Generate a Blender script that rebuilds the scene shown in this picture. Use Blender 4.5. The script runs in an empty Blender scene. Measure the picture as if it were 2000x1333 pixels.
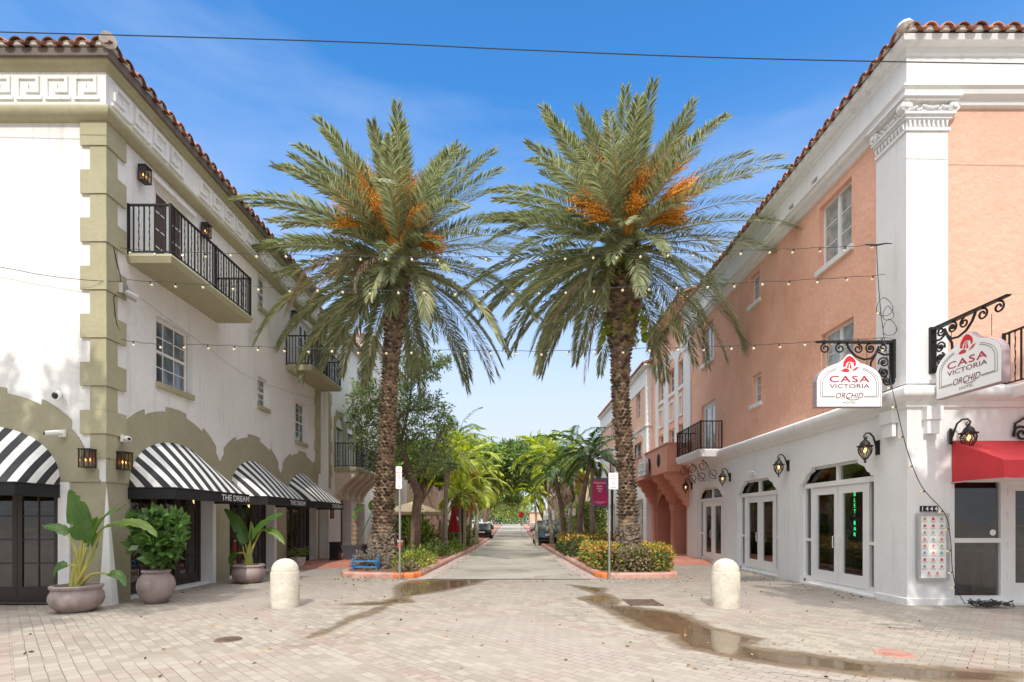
import bpy, bmesh, math, random
import numpy as np
from mathutils import Vector, Matrix

sc = bpy.context.scene
COL = sc.collection
PI = math.pi
R = math.radians

# ---------------------------------------------------------------- camera, sky, sun, exposure
H = 1.65                      # eye height
cd = bpy.data.cameras.new('camera')
cam = bpy.data.objects.new('camera', cd); COL.objects.link(cam)
cam.location = (0, 0, H); cam.rotation_euler = (R(90), 0, 0)
cd.sensor_width = 36; cd.lens = 18; cd.shift_y = 0.17575
cd.clip_start = 0.1; cd.clip_end = 3000
sc.camera = cam

SUN_EL, SUN_AZ = R(46), R(-2.0)          # light travels towards +Y (sun stands behind the viewer)
w = bpy.data.worlds.new('World'); sc.world = w; w.use_nodes = True
nt = w.node_tree; nt.nodes.clear()
out = nt.nodes.new('ShaderNodeOutputWorld'); bg = nt.nodes.new('ShaderNodeBackground')
sky = nt.nodes.new('ShaderNodeTexSky'); sky.sky_type = 'NISHITA'; sky.sun_disc = False
sky.sun_elevation = SUN_EL; sky.sun_rotation = PI + SUN_AZ
sky.altitude = 0; sky.air_density = 1.0; sky.dust_density = 0.6; sky.ozone_density = 2.5
# thin high cloud veils in the sky
tc = nt.nodes.new('ShaderNodeTexCoord'); mp = nt.nodes.new('ShaderNodeMapping')
mp.inputs['Scale'].default_value = (1.2, 1.2, 5.0); mp.inputs['Location'].default_value = (0.3, 0.1, 0.2)
nz = nt.nodes.new('ShaderNodeTexNoise'); nz.inputs['Scale'].default_value = 1.6; nz.inputs['Detail'].default_value = 6; nz.inputs['Roughness'].default_value = 0.55
rp = nt.nodes.new('ShaderNodeValToRGB'); rp.color_ramp.elements[0].position = 0.5; rp.color_ramp.elements[0].color = (0, 0, 0, 1)
rp.color_ramp.elements[1].position = 0.85; rp.color_ramp.elements[1].color = (0.28, 0.28, 0.28, 1)
hs = nt.nodes.new('ShaderNodeHueSaturation'); hs.inputs['Saturation'].default_value = 1.32; hs.inputs['Value'].default_value = 1.35
L_ = nt.links.new
L_(tc.outputs['Generated'], mp.inputs['Vector']); L_(mp.outputs[0], nz.inputs['Vector']); L_(nz.outputs['Fac'], rp.inputs['Fac'])
L_(sky.outputs[0], hs.inputs['Color'])
def wmix(fac, a, col):
    m_ = nt.nodes.new('ShaderNodeMix'); m_.data_type = 'RGBA'; L_(fac, m_.inputs['Factor']); L_(a, m_.inputs['A']); m_.inputs['B'].default_value = (*col, 1); return m_.outputs['Result']
def wmath(op, a, b=None, c=None):
    m_ = nt.nodes.new('ShaderNodeMath'); m_.operation = op
    for i, v in enumerate((a, b, c)):
        if v is None: continue
        if hasattr(v, 'links'): L_(v, m_.inputs[i])
        else: m_.inputs[i].default_value = v
    return m_.outputs[0]
def wramp(v, lo, hi, a=0, b=1):
    m_ = nt.nodes.new('ShaderNodeMapRange'); m_.interpolation_type = 'SMOOTHSTEP'; L_(v, m_.inputs['Value'])
    for k, q in (('From Min', lo), ('From Max', hi), ('To Min', a), ('To Max', b)): m_.inputs[k].default_value = q
    return m_.outputs['Result']
sxyz = nt.nodes.new('ShaderNodeSeparateXYZ'); L_(tc.outputs['Generated'], sxyz.inputs[0])
c_ = wmix(rp.outputs['Color'], hs.outputs[0], (4.2, 4.7, 5.6))                      # thin veils
c_ = wmix(wramp(sxyz.outputs[2], 0.66, 0.10, 0, 0.97), c_, (3.45, 3.75, 4.35))     # pale humid air towards the horizon
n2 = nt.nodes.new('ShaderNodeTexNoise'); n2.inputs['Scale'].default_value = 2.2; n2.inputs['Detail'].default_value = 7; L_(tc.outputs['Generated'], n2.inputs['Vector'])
back = wmath('MULTIPLY_ADD', sxyz.outputs[1], -1.05, sxyz.outputs[2])              # fill light: bright clouds added out of view, overhead and behind the camera
fill_cl = wmath('MULTIPLY', wramp(back, 0.12, 0.45), wramp(n2.outputs['Fac'], 0.34, 0.5))
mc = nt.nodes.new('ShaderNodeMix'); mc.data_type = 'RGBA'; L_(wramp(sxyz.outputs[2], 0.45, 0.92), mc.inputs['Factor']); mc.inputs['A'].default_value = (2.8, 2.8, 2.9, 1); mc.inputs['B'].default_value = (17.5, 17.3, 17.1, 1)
m3 = nt.nodes.new('ShaderNodeMix'); m3.data_type = 'RGBA'; L_(fill_cl, m3.inputs['Factor']); L_(c_, m3.inputs['A']); L_(mc.outputs['Result'], m3.inputs['B']); c_ = m3.outputs['Result']
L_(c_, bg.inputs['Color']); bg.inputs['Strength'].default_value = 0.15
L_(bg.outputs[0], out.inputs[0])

sd = bpy.data.lights.new('sun', 'SUN'); sd.energy = 2.0; sd.angle = R(0.6); sd.color = (1.0, 0.945, 0.86)
sun = bpy.data.objects.new('sun', sd); COL.objects.link(sun)
dv = Vector((math.sin(SUN_AZ) * -1 * math.cos(SUN_EL), math.cos(SUN_AZ) * math.cos(SUN_EL), -math.sin(SUN_EL)))
sun.rotation_euler = dv.to_track_quat('-Z', 'Y').to_euler(); sun.location = (0, -20, 30)
sc.view_settings.view_transform = 'Standard'; sc.view_settings.look = 'None'
sc.view_settings.gamma = 1; sc.view_settings.exposure = 0.62
sc.render.engine = 'CYCLES'
try:
    sc.cycles.use_denoising = True; sc.cycles.max_bounces = 8; sc.cycles.diffuse_bounces = 4
    sc.cycles.glossy_bounces = 3; sc.cycles.transmission_bounces = 4; sc.cycles.transparent_max_bounces = 8
    sc.cycles.sample_clamp_indirect = 6
except Exception: pass

# ---------------------------------------------------------------- materials
def mat(name, col, rough=0.7, bump=0, bscale=20, var=0.0, vscale=2.0, col2=None, metal=0, spec=0.5,
        island=0, emit=None, estr=0, trans=0, streak=0, stain=None, stain_scale=1.0, stain_lo=0.5, stain_hi=0.7, coat=0, grain=0):
    m = bpy.data.materials.new(name); m.use_nodes = True
    t = m.node_tree; b = t.nodes['Principled BSDF']; L = t.links.new
    b.inputs['Roughness'].default_value = rough; b.inputs['Metallic'].default_value = metal
    b.inputs['Specular IOR Level'].default_value = spec
    if coat: b.inputs['Coat Weight'].default_value = coat
    c4 = (*col, 1)
    b.inputs['Base Color'].default_value = c4
    tc = t.nodes.new('ShaderNodeTexCoord')
    geo = t.nodes.new('ShaderNodeNewGeometry')
    src = None
    def mixc(fac, a, bcol, mode='MIX'):
        mn = t.nodes.new('ShaderNodeMix'); mn.data_type = 'RGBA'; mn.blend_type = mode
        if hasattr(fac, 'links'): L(fac, mn.inputs['Factor'])
        else: mn.inputs['Factor'].default_value = fac
        if hasattr(a, 'links'): L(a, mn.inputs['A'])
        else: mn.inputs['A'].default_value = a
        if hasattr(bcol, 'links'): L(bcol, mn.inputs['B'])
        else: mn.inputs['B'].default_value = bcol
        return mn.outputs['Result']
    def noise(scale, detail=5, vec=None, rgh=0.55):
        n = t.nodes.new('ShaderNodeTexNoise'); n.inputs['Scale'].default_value = scale; n.inputs['Detail'].default_value = detail
        n.inputs['Roughness'].default_value = rgh
        L(vec if vec is not None else geo.outputs['Position'], n.inputs['Vector']); return n.outputs['Fac']
    def ramp(v, lo, hi):
        mr = t.nodes.new('ShaderNodeMapRange'); mr.inputs['From Min'].default_value = lo; mr.inputs['From Max'].default_value = hi
        mr.interpolation_type = 'SMOOTHSTEP'
        L(v, mr.inputs['Value']); return mr.outputs['Result']
    cur = c4
    if col2 is not None and not island:
        cur = mixc(ramp(noise(vscale), 0.35, 0.65), cur, (*col2, 1))
    elif var:
        dk = tuple(c * (1 - var) for c in col)
        cur = mixc(ramp(noise(vscale), 0.3, 0.7), cur, (*dk, 1))
    if island:
        lt = tuple(min(1, c * (1 + island)) for c in (col2 or col)); dk = tuple(c * (1 - island) for c in col)
        cur = mixc(geo.outputs['Random Per Island'], (*dk, 1), (*lt, 1))
    if streak:
        mpn = t.nodes.new('ShaderNodeMapping'); mpn.inputs['Scale'].default_value = (3.5, 3.5, 0.25)
        L(geo.outputs['Position'], mpn.inputs['Vector'])
        f = ramp(noise(1.6, 6, mpn.outputs[0]), 0.52, 0.75)
        mm = t.nodes.new('ShaderNodeMath'); mm.operation = 'MULTIPLY'; L(f, mm.inputs[0]); mm.inputs[1].default_value = streak
        cur = mixc(mm.outputs[0], cur, (0.25, 0.23, 0.19, 1))
    if stain is not None:
        f = ramp(noise(stain_scale, 7, None, 0.6), stain_lo, stain_hi)
        cur = mixc(f, cur, (*stain, 1))
    if grain:
        mg = t.nodes.new('ShaderNodeMapping'); mg.inputs['Scale'].default_value = (1, 1, 1.8); L(geo.outputs['Position'], mg.inputs['Vector'])
        g1 = ramp(noise(9, 8, mg.outputs[0], 0.7), 0.42, 0.68); mm = t.nodes.new('ShaderNodeMath'); mm.operation = 'MULTIPLY'; L(g1, mm.inputs[0]); mm.inputs[1].default_value = grain
        cur = mixc(mm.outputs[0], cur, tuple(c*0.72 for c in col)+(1,))
        g2 = ramp(noise(1.1, 9, None, 0.72), 0.55, 0.7); m2 = t.nodes.new('ShaderNodeMath'); m2.operation = 'MULTIPLY'; L(g2, m2.inputs[0]); m2.inputs[1].default_value = grain*.8
        cur = mixc(m2.outputs[0], cur, tuple(min(1, c*1.12+.02) for c in col)+(1,))
    if hasattr(cur, 'links'): L(cur, b.inputs['Base Color'])
    if bump:
        bn = t.nodes.new('ShaderNodeBump'); bn.inputs['Strength'].default_value = bump; bn.inputs['Distance'].default_value = 0.03
        L(noise(bscale, 6, None, 0.6), bn.inputs['Height']); L(bn.outputs[0], b.inputs['Normal'])
    if emit: b.inputs['Emission Color'].default_value = (*emit, 1); b.inputs['Emission Strength'].default_value = estr
    if trans:
        o = t.nodes['Material Output']; tr = t.nodes.new('ShaderNodeBsdfTranslucent'); ms = t.nodes.new('ShaderNodeMixShader')
        if hasattr(cur, 'links'):
            hsn = t.nodes.new('ShaderNodeHueSaturation'); hsn.inputs['Value'].default_value = 1.5; hsn.inputs['Saturation'].default_value = 1.15
            L(cur, hsn.inputs['Color']); L(hsn.outputs[0], tr.inputs['Color'])
        else: tr.inputs['Color'].default_value = c4
        ms.inputs[0].default_value = trans; L(b.outputs[0], ms.inputs[1]); L(tr.outputs[0], ms.inputs[2]); L(ms.outputs[0], o.inputs[0])
    return m

def glass_mat(name, tint=(0.74, 0.78, 0.78), thru=0.55, rough=0.01):
    m = bpy.data.materials.new(name); m.use_nodes = True; t = m.node_tree; t.nodes.clear(); L = t.links.new
    o = t.nodes.new('ShaderNodeOutputMaterial'); tr = t.nodes.new('ShaderNodeBsdfTransparent'); tr.inputs[0].default_value = (*tint, 1)
    gl = t.nodes.new('ShaderNodeBsdfGlossy'); gl.inputs['Roughness'].default_value = rough; gl.inputs['Color'].default_value = (0.95, 0.97, 1, 1)
    fr = t.nodes.new('ShaderNodeFresnel'); fr.inputs[0].default_value = 1.6
    ma = t.nodes.new('ShaderNodeMath'); ma.operation = 'ADD'; ma.inputs[1].default_value = 0.03; L(fr.outputs[0], ma.inputs[0])
    gn = t.nodes.new('ShaderNodeTexNoise'); gn.inputs['Scale'].default_value = 1.7; gg = t.nodes.new('ShaderNodeNewGeometry'); L(gg.outputs['Position'], gn.inputs['Vector'])
    gb = t.nodes.new('ShaderNodeBump'); gb.inputs['Strength'].default_value = 0.25; gb.inputs['Distance'].default_value = 0.02; L(gn.outputs['Fac'], gb.inputs['Height']); L(gb.outputs[0], gl.inputs['Normal'])
    ms = t.nodes.new('ShaderNodeMixShader'); bf_ = t.nodes.new('ShaderNodeMath'); bf_.operation = 'SUBTRACT'; bf_.inputs[0].default_value = 1.0; L(gg.outputs['Backfacing'], bf_.inputs[1])
    mu = t.nodes.new('ShaderNodeMath'); mu.operation = 'MULTIPLY'; L(ma.outputs[0], mu.inputs[0]); L(bf_.outputs[0], mu.inputs[1])
    L(mu.outputs[0], ms.inputs[0]); L(tr.outputs[0], ms.inputs[1]); L(gl.outputs[0], ms.inputs[2])
    L(ms.outputs[0], o.inputs[0]); return m

def paver_mat(name, wet=False):
    m = bpy.data.materials.new(name); m.use_nodes = True; t = m.node_tree; L = t.links.new; b = t.nodes['Principled BSDF']
    geo = t.nodes.new('ShaderNodeNewGeometry')
    mp = t.nodes.new('ShaderNodeMapping'); mp.inputs['Rotation'].default_value = (0, 0, R(45)); L(geo.outputs['Position'], mp.inputs['Vector'])
    # slight wobble so that rows are not laser-straight
    wn = t.nodes.new('ShaderNodeTexNoise'); wn.inputs['Scale'].default_value = 1.3; L(geo.outputs['Position'], wn.inputs['Vector'])
    ws = t.nodes.new('ShaderNodeVectorMath'); ws.operation = 'SCALE'; ws.inputs['Scale'].default_value = 0.035; L(wn.outputs['Color'], ws.inputs[0])
    wa = t.nodes.new('ShaderNodeVectorMath'); wa.operation = 'ADD'; L(mp.outputs[0], wa.inputs[0]); L(ws.outputs[0], wa.inputs[1])
    V = wa.outputs[0]
    def brick(vec, bw, rh):
        n = t.nodes.new('ShaderNodeTexBrick'); n.inputs['Scale'].default_value = 1; n.inputs['Brick Width'].default_value = bw
        n.inputs['Row Height'].default_value = rh; n.inputs['Mortar Size'].default_value = 0.0055; n.inputs['Mortar Smooth'].default_value = 0.35
        n.inputs['Color1'].default_value = (0.0, 0.0, 0.0, 1); n.inputs['Color2'].default_value = (1, 1, 1, 1); n.inputs['Mortar'].default_value = (0.5, 0.5, 0.5, 1)
        n.offset = 0.5; L(vec, n.inputs['Vector']); return n
    b1 = brick(V, 0.215, 0.125)
    # band test: fraction of rotated coordinates
    sx = t.nodes.new('ShaderNodeSeparateXYZ'); L(V, sx.inputs[0])
    def band(sock, off):
        a = t.nodes.new('ShaderNodeMath'); a.operation = 'ADD'; L(sock, a.inputs[0]); a.inputs[1].default_value = off
        d = t.nodes.new('ShaderNodeMath'); d.operation = 'PINGPONG'; L(a.outputs[0], d.inputs[0]); d.inputs[1].default_value = 1.6
        c = t.nodes.new('ShaderNodeMath'); c.operation = 'LESS_THAN'; L(d.outputs[0], c.inputs[0]); c.inputs[1].default_value = 0.125; return c.outputs[0]
    b2m = t.nodes.new('ShaderNodeMapping'); b2m.inputs['Rotation'].default_value = (0, 0, R(90)); L(V, b2m.inputs['Vector'])
    b2 = brick(b2m.outputs[0], 0.215, 0.125)
    bx = band(sx.outputs[0], 0.35); by = band(sx.outputs[1], 0.0)
    mxn = t.nodes.new('ShaderNodeMath'); mxn.operation = 'MAXIMUM'; L(bx, mxn.inputs[0]); L(by, mxn.inputs[1])
    def mixc(fac, a, bb, mode='MIX'):
        mn = t.nodes.new('ShaderNodeMix'); mn.data_type = 'RGBA'; mn.blend_type = mode
        for s, k in ((fac, 'Factor'), (a, 'A'), (bb, 'B')):
            if hasattr(s, 'links'): L(s, mn.inputs[k])
            else: mn.inputs[k].default_value = s
        return mn.outputs['Result']
    def noise(scale, detail=6, rgh=0.6, vec=None):
        n = t.nodes.new('ShaderNodeTexNoise'); n.inputs['Scale'].default_value = scale; n.inputs['Detail'].default_value = detail; n.inputs['Roughness'].default_value = rgh
        L(vec if vec is not None else geo.outputs['Position'], n.inputs['Vector']); return n.outputs['Fac']
    def ramp(v, lo, hi, a=0, bb=1):
        mr = t.nodes.new('ShaderNodeMapRange'); mr.inputs['From Min'].default_value = lo; mr.inputs['From Max'].default_value = hi
        mr.inputs['To Min'].default_value = a; mr.inputs['To Max'].default_value = bb; mr.interpolation_type = 'SMOOTHSTEP'
        L(v, mr.inputs['Value']); return mr.outputs['Result']
    brk = mixc(by, b1.outputs['Color'], b2.outputs['Color'])
    mort = t.nodes.new('ShaderNodeMix'); mort.data_type = 'FLOAT'; L(by, mort.inputs['Factor']); L(b1.outputs['Fac'], mort.inputs['A']); L(b2.outputs['Fac'], mort.inputs['B'])
    base = mixc(brk, (0.37, 0.33, 0.27, 1), (0.26, 0.222, 0.178, 1))
    bandc = mixc(brk, (0.36, 0.275, 0.235, 1), (0.29, 0.20, 0.165, 1))
    bf = t.nodes.new('ShaderNodeMath'); bf.operation = 'MULTIPLY'; L(mxn.outputs[0], bf.inputs[0]); L(ramp(noise(0.35), 0.35, 0.6, 0.1, 0.75), bf.inputs[1])
    c = mixc(bf.outputs[0], base, bandc)
    c = mixc(ramp(noise(0.22, 5), 0.42, 0.62, 0, 0.75), c, (0.33, 0.285, 0.25, 1))       # mauve zones
    c = mixc(ramp(noise(0.8, 8, 0.68), 0.5, 0.72, 0, 0.55), c, (0.375, 0.345, 0.29, 1))     # pale dusty wear
    mps = t.nodes.new('ShaderNodeMapping'); mps.inputs['Scale'].default_value = (0.5, 1.6, 1); L(geo.outputs['Position'], mps.inputs['Vector'])
    c = mixc(ramp(noise(1.1, 9, 0.7, mps.outputs[0]), 0.54, 0.72, 0, 0.65), c, (0.24, 0.195, 0.15, 1))     # dirt blotches
    c = mixc(ramp(noise(22, 3, 0.6), 0.68, 0.75, 0, 0.7), c, (0.16, 0.13, 0.10, 1))       # specks
    # joints are worn away in places
    jf = t.nodes.new('ShaderNodeMath'); jf.operation = 'MULTIPLY'; L(mort.outputs[0], jf.inputs[0]); L(ramp(noise(0.9, 4), 0.38, 0.6, 0.25, 0.9), jf.inputs[1])
    c = mixc(jf.outputs[0], c, (0.12, 0.095, 0.08, 1))
    if wet:
        at = t.nodes.new('ShaderNodeAttribute'); at.attribute_name = 'wet'
        sm = t.nodes.new('ShaderNodeMath'); sm.operation = 'MULTIPLY_ADD'; L(noise(2.6, 8, 0.65), sm.inputs[0]); sm.inputs[1].default_value = 0.36; L(at.outputs['Fac'], sm.inputs[2])
        c = mixc(ramp(sm.outputs[0], 0.13, 0.28), c, mixc(1.0, c, (0.50, 0.42, 0.32, 1), 'MULTIPLY'))
        c = mixc(ramp(sm.outputs[0], 0.30, 0.46, 0, 0.6), c, mixc(1.0, c, (0.72, 0.66, 0.58, 1), 'MULTIPLY'))
        L(ramp(sm.outputs[0], 0.29, 0.46, 0.8, 0.07), b.inputs['Roughness']); b.inputs['Specular IOR Level'].default_value = 0.5
    else:
        b.inputs['Roughness'].default_value = 0.82
    L(c, b.inputs['Base Color'])
    bn = t.nodes.new('ShaderNodeBump'); bn.inputs['Strength'].default_value = 0.25 if not wet else 0.03; bn.inputs['Distance'].default_value = 0.01
    hm = t.nodes.new('ShaderNodeMath'); hm.operation = 'MULTIPLY_ADD'; L(jf.outputs[0], hm.inputs[0]); hm.inputs[1].default_value = -1.5; L(noise(9, 6), hm.inputs[2])
    L(hm.outputs[0], bn.inputs['Height']); L(bn.outputs[0], b.inputs['Normal'])
    return m

M = {}
M['pavers'] = paver_mat('pavers'); M['pavers_wet'] = paver_mat('wet pavers', True)
M['road'] = mat('road concrete', (0.35, 0.32, 0.265), 0.85, 0.2, 30, col2=(0.44, 0.405, 0.34), vscale=0.5, stain=(0.25, 0.22, 0.18), stain_scale=0.55, stain_lo=0.5, stain_hi=0.66, grain=.4)
M['gutter'] = mat('gutter concrete', (0.52, 0.42, 0.37), 0.85, 0.15, 30, var=0.25, vscale=3)
M['kerb'] = mat('kerb red paint', (0.52, 0.24, 0.19), 0.7, 0.2, 25, col2=(0.56, 0.36, 0.30), vscale=1.6, stain=(0.3, 0.2, 0.17), stain_scale=3)
M['orange'] = mat('kerb orange paint', (0.75, 0.22, 0.07), 0.6, 0.1, 25, var=0.3, vscale=5)
M['redwalk'] = mat('red sidewalk', (0.46, 0.17, 0.12), 0.75, 0.12, 20, col2=(0.52, 0.23, 0.17), vscale=0.9, stain=(0.34, 0.16, 0.12), stain_scale=1.2)
M['mulch'] = mat('mulch', (0.16, 0.075, 0.045), 0.9, 0.8, 40, col2=(0.30, 0.16, 0.10), vscale=14)
M['soil'] = mat('soil', (0.07, 0.045, 0.03), 0.95, 0.8, 40)
M['ground'] = mat('ground', (0.30, 0.26, 0.21), 0.9, 0.2, 5, var=0.2)
M['white'] = mat('white stucco', (0.79, 0.785, 0.77), 0.85, 0.55, 7, var=0.05, vscale=0.8, streak=0.22, grain=0.22)
M['white2'] = mat('smooth white stucco', (0.78, 0.785, 0.785), 0.8, 0.25, 9, var=0.06, vscale=0.7, streak=0.16, grain=0.15)
M['pink'] = mat('pink stucco', (0.86, 0.49, 0.36), 0.85, 1.0, 6, col2=(0.80, 0.44, 0.31), vscale=0.9, streak=0.12, stain=(0.72, 0.38, 0.27), stain_scale=0.8, stain_lo=0.52, stain_hi=0.75, grain=0.45)  # hotel's street side: colour lightened to offset its shade
M['pinkpale'] = mat('sunlit pink copy', (0.74, 0.46, 0.345), 0.85, 1.0, 6, col2=(0.70, 0.42, 0.31), vscale=0.7, streak=0.1, grain=0.35)  # separate copy of the hotel pink for its sunlit front
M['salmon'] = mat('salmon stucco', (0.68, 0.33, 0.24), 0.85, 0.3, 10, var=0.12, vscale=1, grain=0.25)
M['olive'] = mat('olive trim', (0.40, 0.375, 0.245), 0.8, 0.3, 10, col2=(0.36, 0.335, 0.215), vscale=1.2, streak=0.25, grain=0.3)
M['olive2'] = mat('olive stucco', (0.37, 0.345, 0.235), 0.85, 0.35, 9, col2=(0.345, 0.32, 0.215), vscale=0.9, streak=0.2, grain=0.35)
M['fascia'] = mat('brown fascia', (0.17, 0.135, 0.115), 0.7, 0.2, 15, var=0.3)
M['tile'] = mat('clay tile', (0.36, 0.115, 0.06), 0.75, 0.3, 18, island=0.45, stain=None)
M['tile'] = mat('clay roof tile', (0.30, 0.10, 0.055), 0.8, 0.3, 18, col2=(0.44, 0.17, 0.09), island=0.3)
M['tiledark'] = mat('weathered roof tile', (0.20, 0.075, 0.045), 0.8, 0.3, 18, col2=(0.36, 0.14, 0.09), island=0.35)
M['mortar'] = mat('mortar', (0.62, 0.58, 0.53), 0.9, 0.3, 20, var=0.3, vscale=8)
M['iron'] = mat('black iron', (0.018, 0.017, 0.017), 0.5, 0.15, 40, metal=0.3)
M['bronze'] = mat('dark bronze', (0.045, 0.038, 0.035), 0.5, 0.2, 40, metal=0.4)
M['winwhite'] = mat('white window paint', (0.80, 0.80, 0.79), 0.45, 0.05, 30, var=0.05)
M['brown'] = mat('dark brown door paint', (0.045, 0.03, 0.026), 0.5, 0.1, 25, var=0.2)
M['shutter'] = mat('brown shutter', (0.10, 0.06, 0.045), 0.6, 0.1, 25, var=0.3, vscale=12)
M['pane'] = mat('window glass', (0.055, 0.07, 0.075), 0.06, 0, col2=(0.16, 0.18, 0.18), vscale=1.4, spec=1.0, coat=0.5)
M['curtain'] = mat('curtain behind glass', (0.42, 0.44, 0.43), 0.12, 0, col2=(0.25, 0.27, 0.27), vscale=5, spec=0.9, coat=0.8)
M['glass'] = glass_mat('clear glass')
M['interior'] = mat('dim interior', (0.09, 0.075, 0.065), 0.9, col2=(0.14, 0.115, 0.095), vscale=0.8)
M['intwood'] = mat('interior wood', (0.22, 0.12, 0.06), 0.6, var=0.3)
M['black'] = mat('black canvas', (0.016, 0.016, 0.018), 0.8, 0.2, 60, var=0.2)
M['fabwhite'] = mat('white canvas', (0.77, 0.77, 0.75), 0.8, 0.5, 7, var=0.08, streak=.2)
M['fabdark'] = mat('charcoal canvas', (0.035, 0.037, 0.042), 0.8, 0.15, 60, var=0.15)
M['red'] = mat('red canvas', (0.62, 0.035, 0.045), 0.75, 0.7, 4, var=0.2, vscale=1.5)
M['bollard'] = mat('cast stone', (0.58, 0.53, 0.43), 0.85, 0.35, 14, col2=(0.66, 0.62, 0.53), vscale=2, stain=(0.34, 0.26, 0.15), stain_scale=3.4, stain_lo=0.55, stain_hi=0.72, grain=0.5)
M['pot'] = mat('mauve glazed clay', (0.27, 0.205, 0.195), 0.55, 0.2, 12, col2=(0.36, 0.29, 0.27), vscale=3.5, streak=0.2)
M['potdark'] = mat('dark slate planter', (0.075, 0.08, 0.095), 0.5, 0.05, 20, var=0.15)
M['trunk'] = mat('date palm bark', (0.10, 0.072, 0.052), 0.9, 0.6, 25, col2=(0.29, 0.21, 0.145), island=0.4)
M['root'] = mat('palm root mass', (0.11, 0.085, 0.065), 0.95, 1.0, 18, col2=(0.26, 0.20, 0.15), vscale=9)
M['bark'] = mat('bark', (0.17, 0.115, 0.085), 0.9, 0.6, 20, col2=(0.25, 0.18, 0.14), vscale=5)
M['palmbark'] = mat('ringed palm bark', (0.27, 0.225, 0.18), 0.85, 0.4, 20, col2=(0.38, 0.33, 0.27), vscale=7)
M['date'] = mat('date palm frond', (0.185, 0.22, 0.105), 0.45, island=0.4, col2=(0.31, 0.34, 0.185), trans=0.25)
M['dateold'] = mat('yellowing frond', (0.27, 0.29, 0.14), 0.55, island=0.35, col2=(0.40, 0.42, 0.23), trans=0.2)
M['dead'] = mat('dead frond', (0.30, 0.19, 0.13), 0.8, island=0.4, col2=(0.48, 0.35, 0.27), trans=0.1)
M['rachis'] = mat('frond rib', (0.35, 0.33, 0.17), 0.5, var=0.2)
M['fruit'] = mat('orange date strands', (0.82, 0.30, 0.035), 0.5, island=0.25, col2=(0.90, 0.42, 0.07))
M['palmgreen'] = mat('dark green palm leaf', (0.06, 0.12, 0.035), 0.4, island=0.4, col2=(0.13, 0.21, 0.06), trans=0.3)
M['palmyellow'] = mat('yellow green palm leaf', (0.20, 0.30, 0.045), 0.45, island=0.45, col2=(0.46, 0.50, 0.075), trans=0.4)
M['palmorange'] = mat('rusty palm seed spray', (0.55, 0.22, 0.05), 0.7, island=0.4)
M['leafolive'] = mat('grey olive leaf', (0.12, 0.18, 0.065), 0.5, island=0.5, col2=(0.26, 0.33, 0.14), trans=0.3)
M['leafgreen'] = mat('green leaf', (0.085, 0.15, 0.04), 0.5, island=0.5, col2=(0.18, 0.27, 0.075), trans=0.3)
M['leaflime'] = mat('lime leaf', (0.18, 0.26, 0.035), 0.5, island=0.45, col2=(0.33, 0.38, 0.07), trans=0.35)
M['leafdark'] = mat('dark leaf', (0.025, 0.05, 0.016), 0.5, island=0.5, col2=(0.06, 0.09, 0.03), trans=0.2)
M['hedgered'] = mat('orange flower', (0.72, 0.18, 0.05), 0.6, island=0.35)
M['hedgetip'] = mat('amber leaf tips', (0.48, 0.30, 0.05), 0.6, island=0.4)
M['twig'] = mat('dry twigs', (0.26, 0.185, 0.12), 0.9, island=0.45)
M['banana'] = mat('banana leaf', (0.055, 0.14, 0.025), 0.35, 0.1, 30, col2=(0.10, 0.20, 0.045), vscale=3, trans=0.3)
M['bananalight'] = mat('pale banana leaf', (0.19, 0.29, 0.06), 0.4, 0.1, 30, var=0.3, vscale=3, trans=0.35)
M['stalk'] = mat('yellow green stalk', (0.42, 0.36, 0.08), 0.5, col2=(0.28, 0.32, 0.09), vscale=5)
M['fig'] = mat('fiddle leaf', (0.06, 0.14, 0.03), 0.35, island=0.4, col2=(0.11, 0.21, 0.05), trans=0.25)
M['steel'] = mat('galvanised steel', (0.50, 0.50, 0.49), 0.4, 0.1, 40, metal=0.6, var=0.2)
M['signwhite'] = mat('sign face white', (0.84, 0.84, 0.83), 0.4)
M['signred'] = mat('sign red', (0.62, 0.02, 0.035), 0.5)
M['signwine'] = mat('sign wine', (0.42, 0.02, 0.07), 0.5)
M['signgrey'] = mat('sign grey', (0.13, 0.13, 0.14), 0.5)
M['mauve'] = mat('sign edge mauve', (0.35, 0.26, 0.28), 0.5)
M['magenta'] = mat('magenta vinyl', (0.50, 0.02, 0.13), 0.6, var=0.15)
M['vinylblue'] = mat('slate blue vinyl', (0.10, 0.13, 0.26), 0.6, var=0.2)
M['teal'] = mat('teal vinyl', (0.05, 0.30, 0.42), 0.6)
M['bulb'] = mat('warm bulb glass', (0.62, 0.56, 0.38), 0.2, emit=(1.0, 0.78, 0.42), estr=0.12)
M['flame'] = mat('lit candle bulb', (1, 0.7, 0.35), 0.3, emit=(1.0, 0.55, 0.2), estr=3)
M['lampglass'] = glass_mat('seeded lamp glass', (0.9, 0.84, 0.70))
M['copper'] = mat('copper backplate', (0.30, 0.12, 0.06), 0.4, metal=0.7)
M['wire'] = mat('black wire', (0.03, 0.03, 0.03), 0.6)
M['wiregrey'] = mat('grey wire', (0.25, 0.25, 0.25), 0.6)
M['plastic'] = mat('white plastic', (0.78, 0.78, 0.76), 0.35)
M['darkplastic'] = mat('dark plastic', (0.02, 0.02, 0.022), 0.25)
M['neon'] = mat('green neon', (0.05, 0.8, 0.3), 0.4, emit=(0.03, 1.0, 0.30), estr=3.2)
M['blue'] = mat('blue enamel', (0.05, 0.28, 0.62), 0.4, var=0.2)
M['carblue'] = mat('blue car paint', (0.07, 0.12, 0.18), 0.25, metal=0.4, coat=0.8)
M['carsilver'] = mat('silver car paint', (0.45, 0.46, 0.47), 0.3, metal=0.5, coat=0.8)
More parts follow.
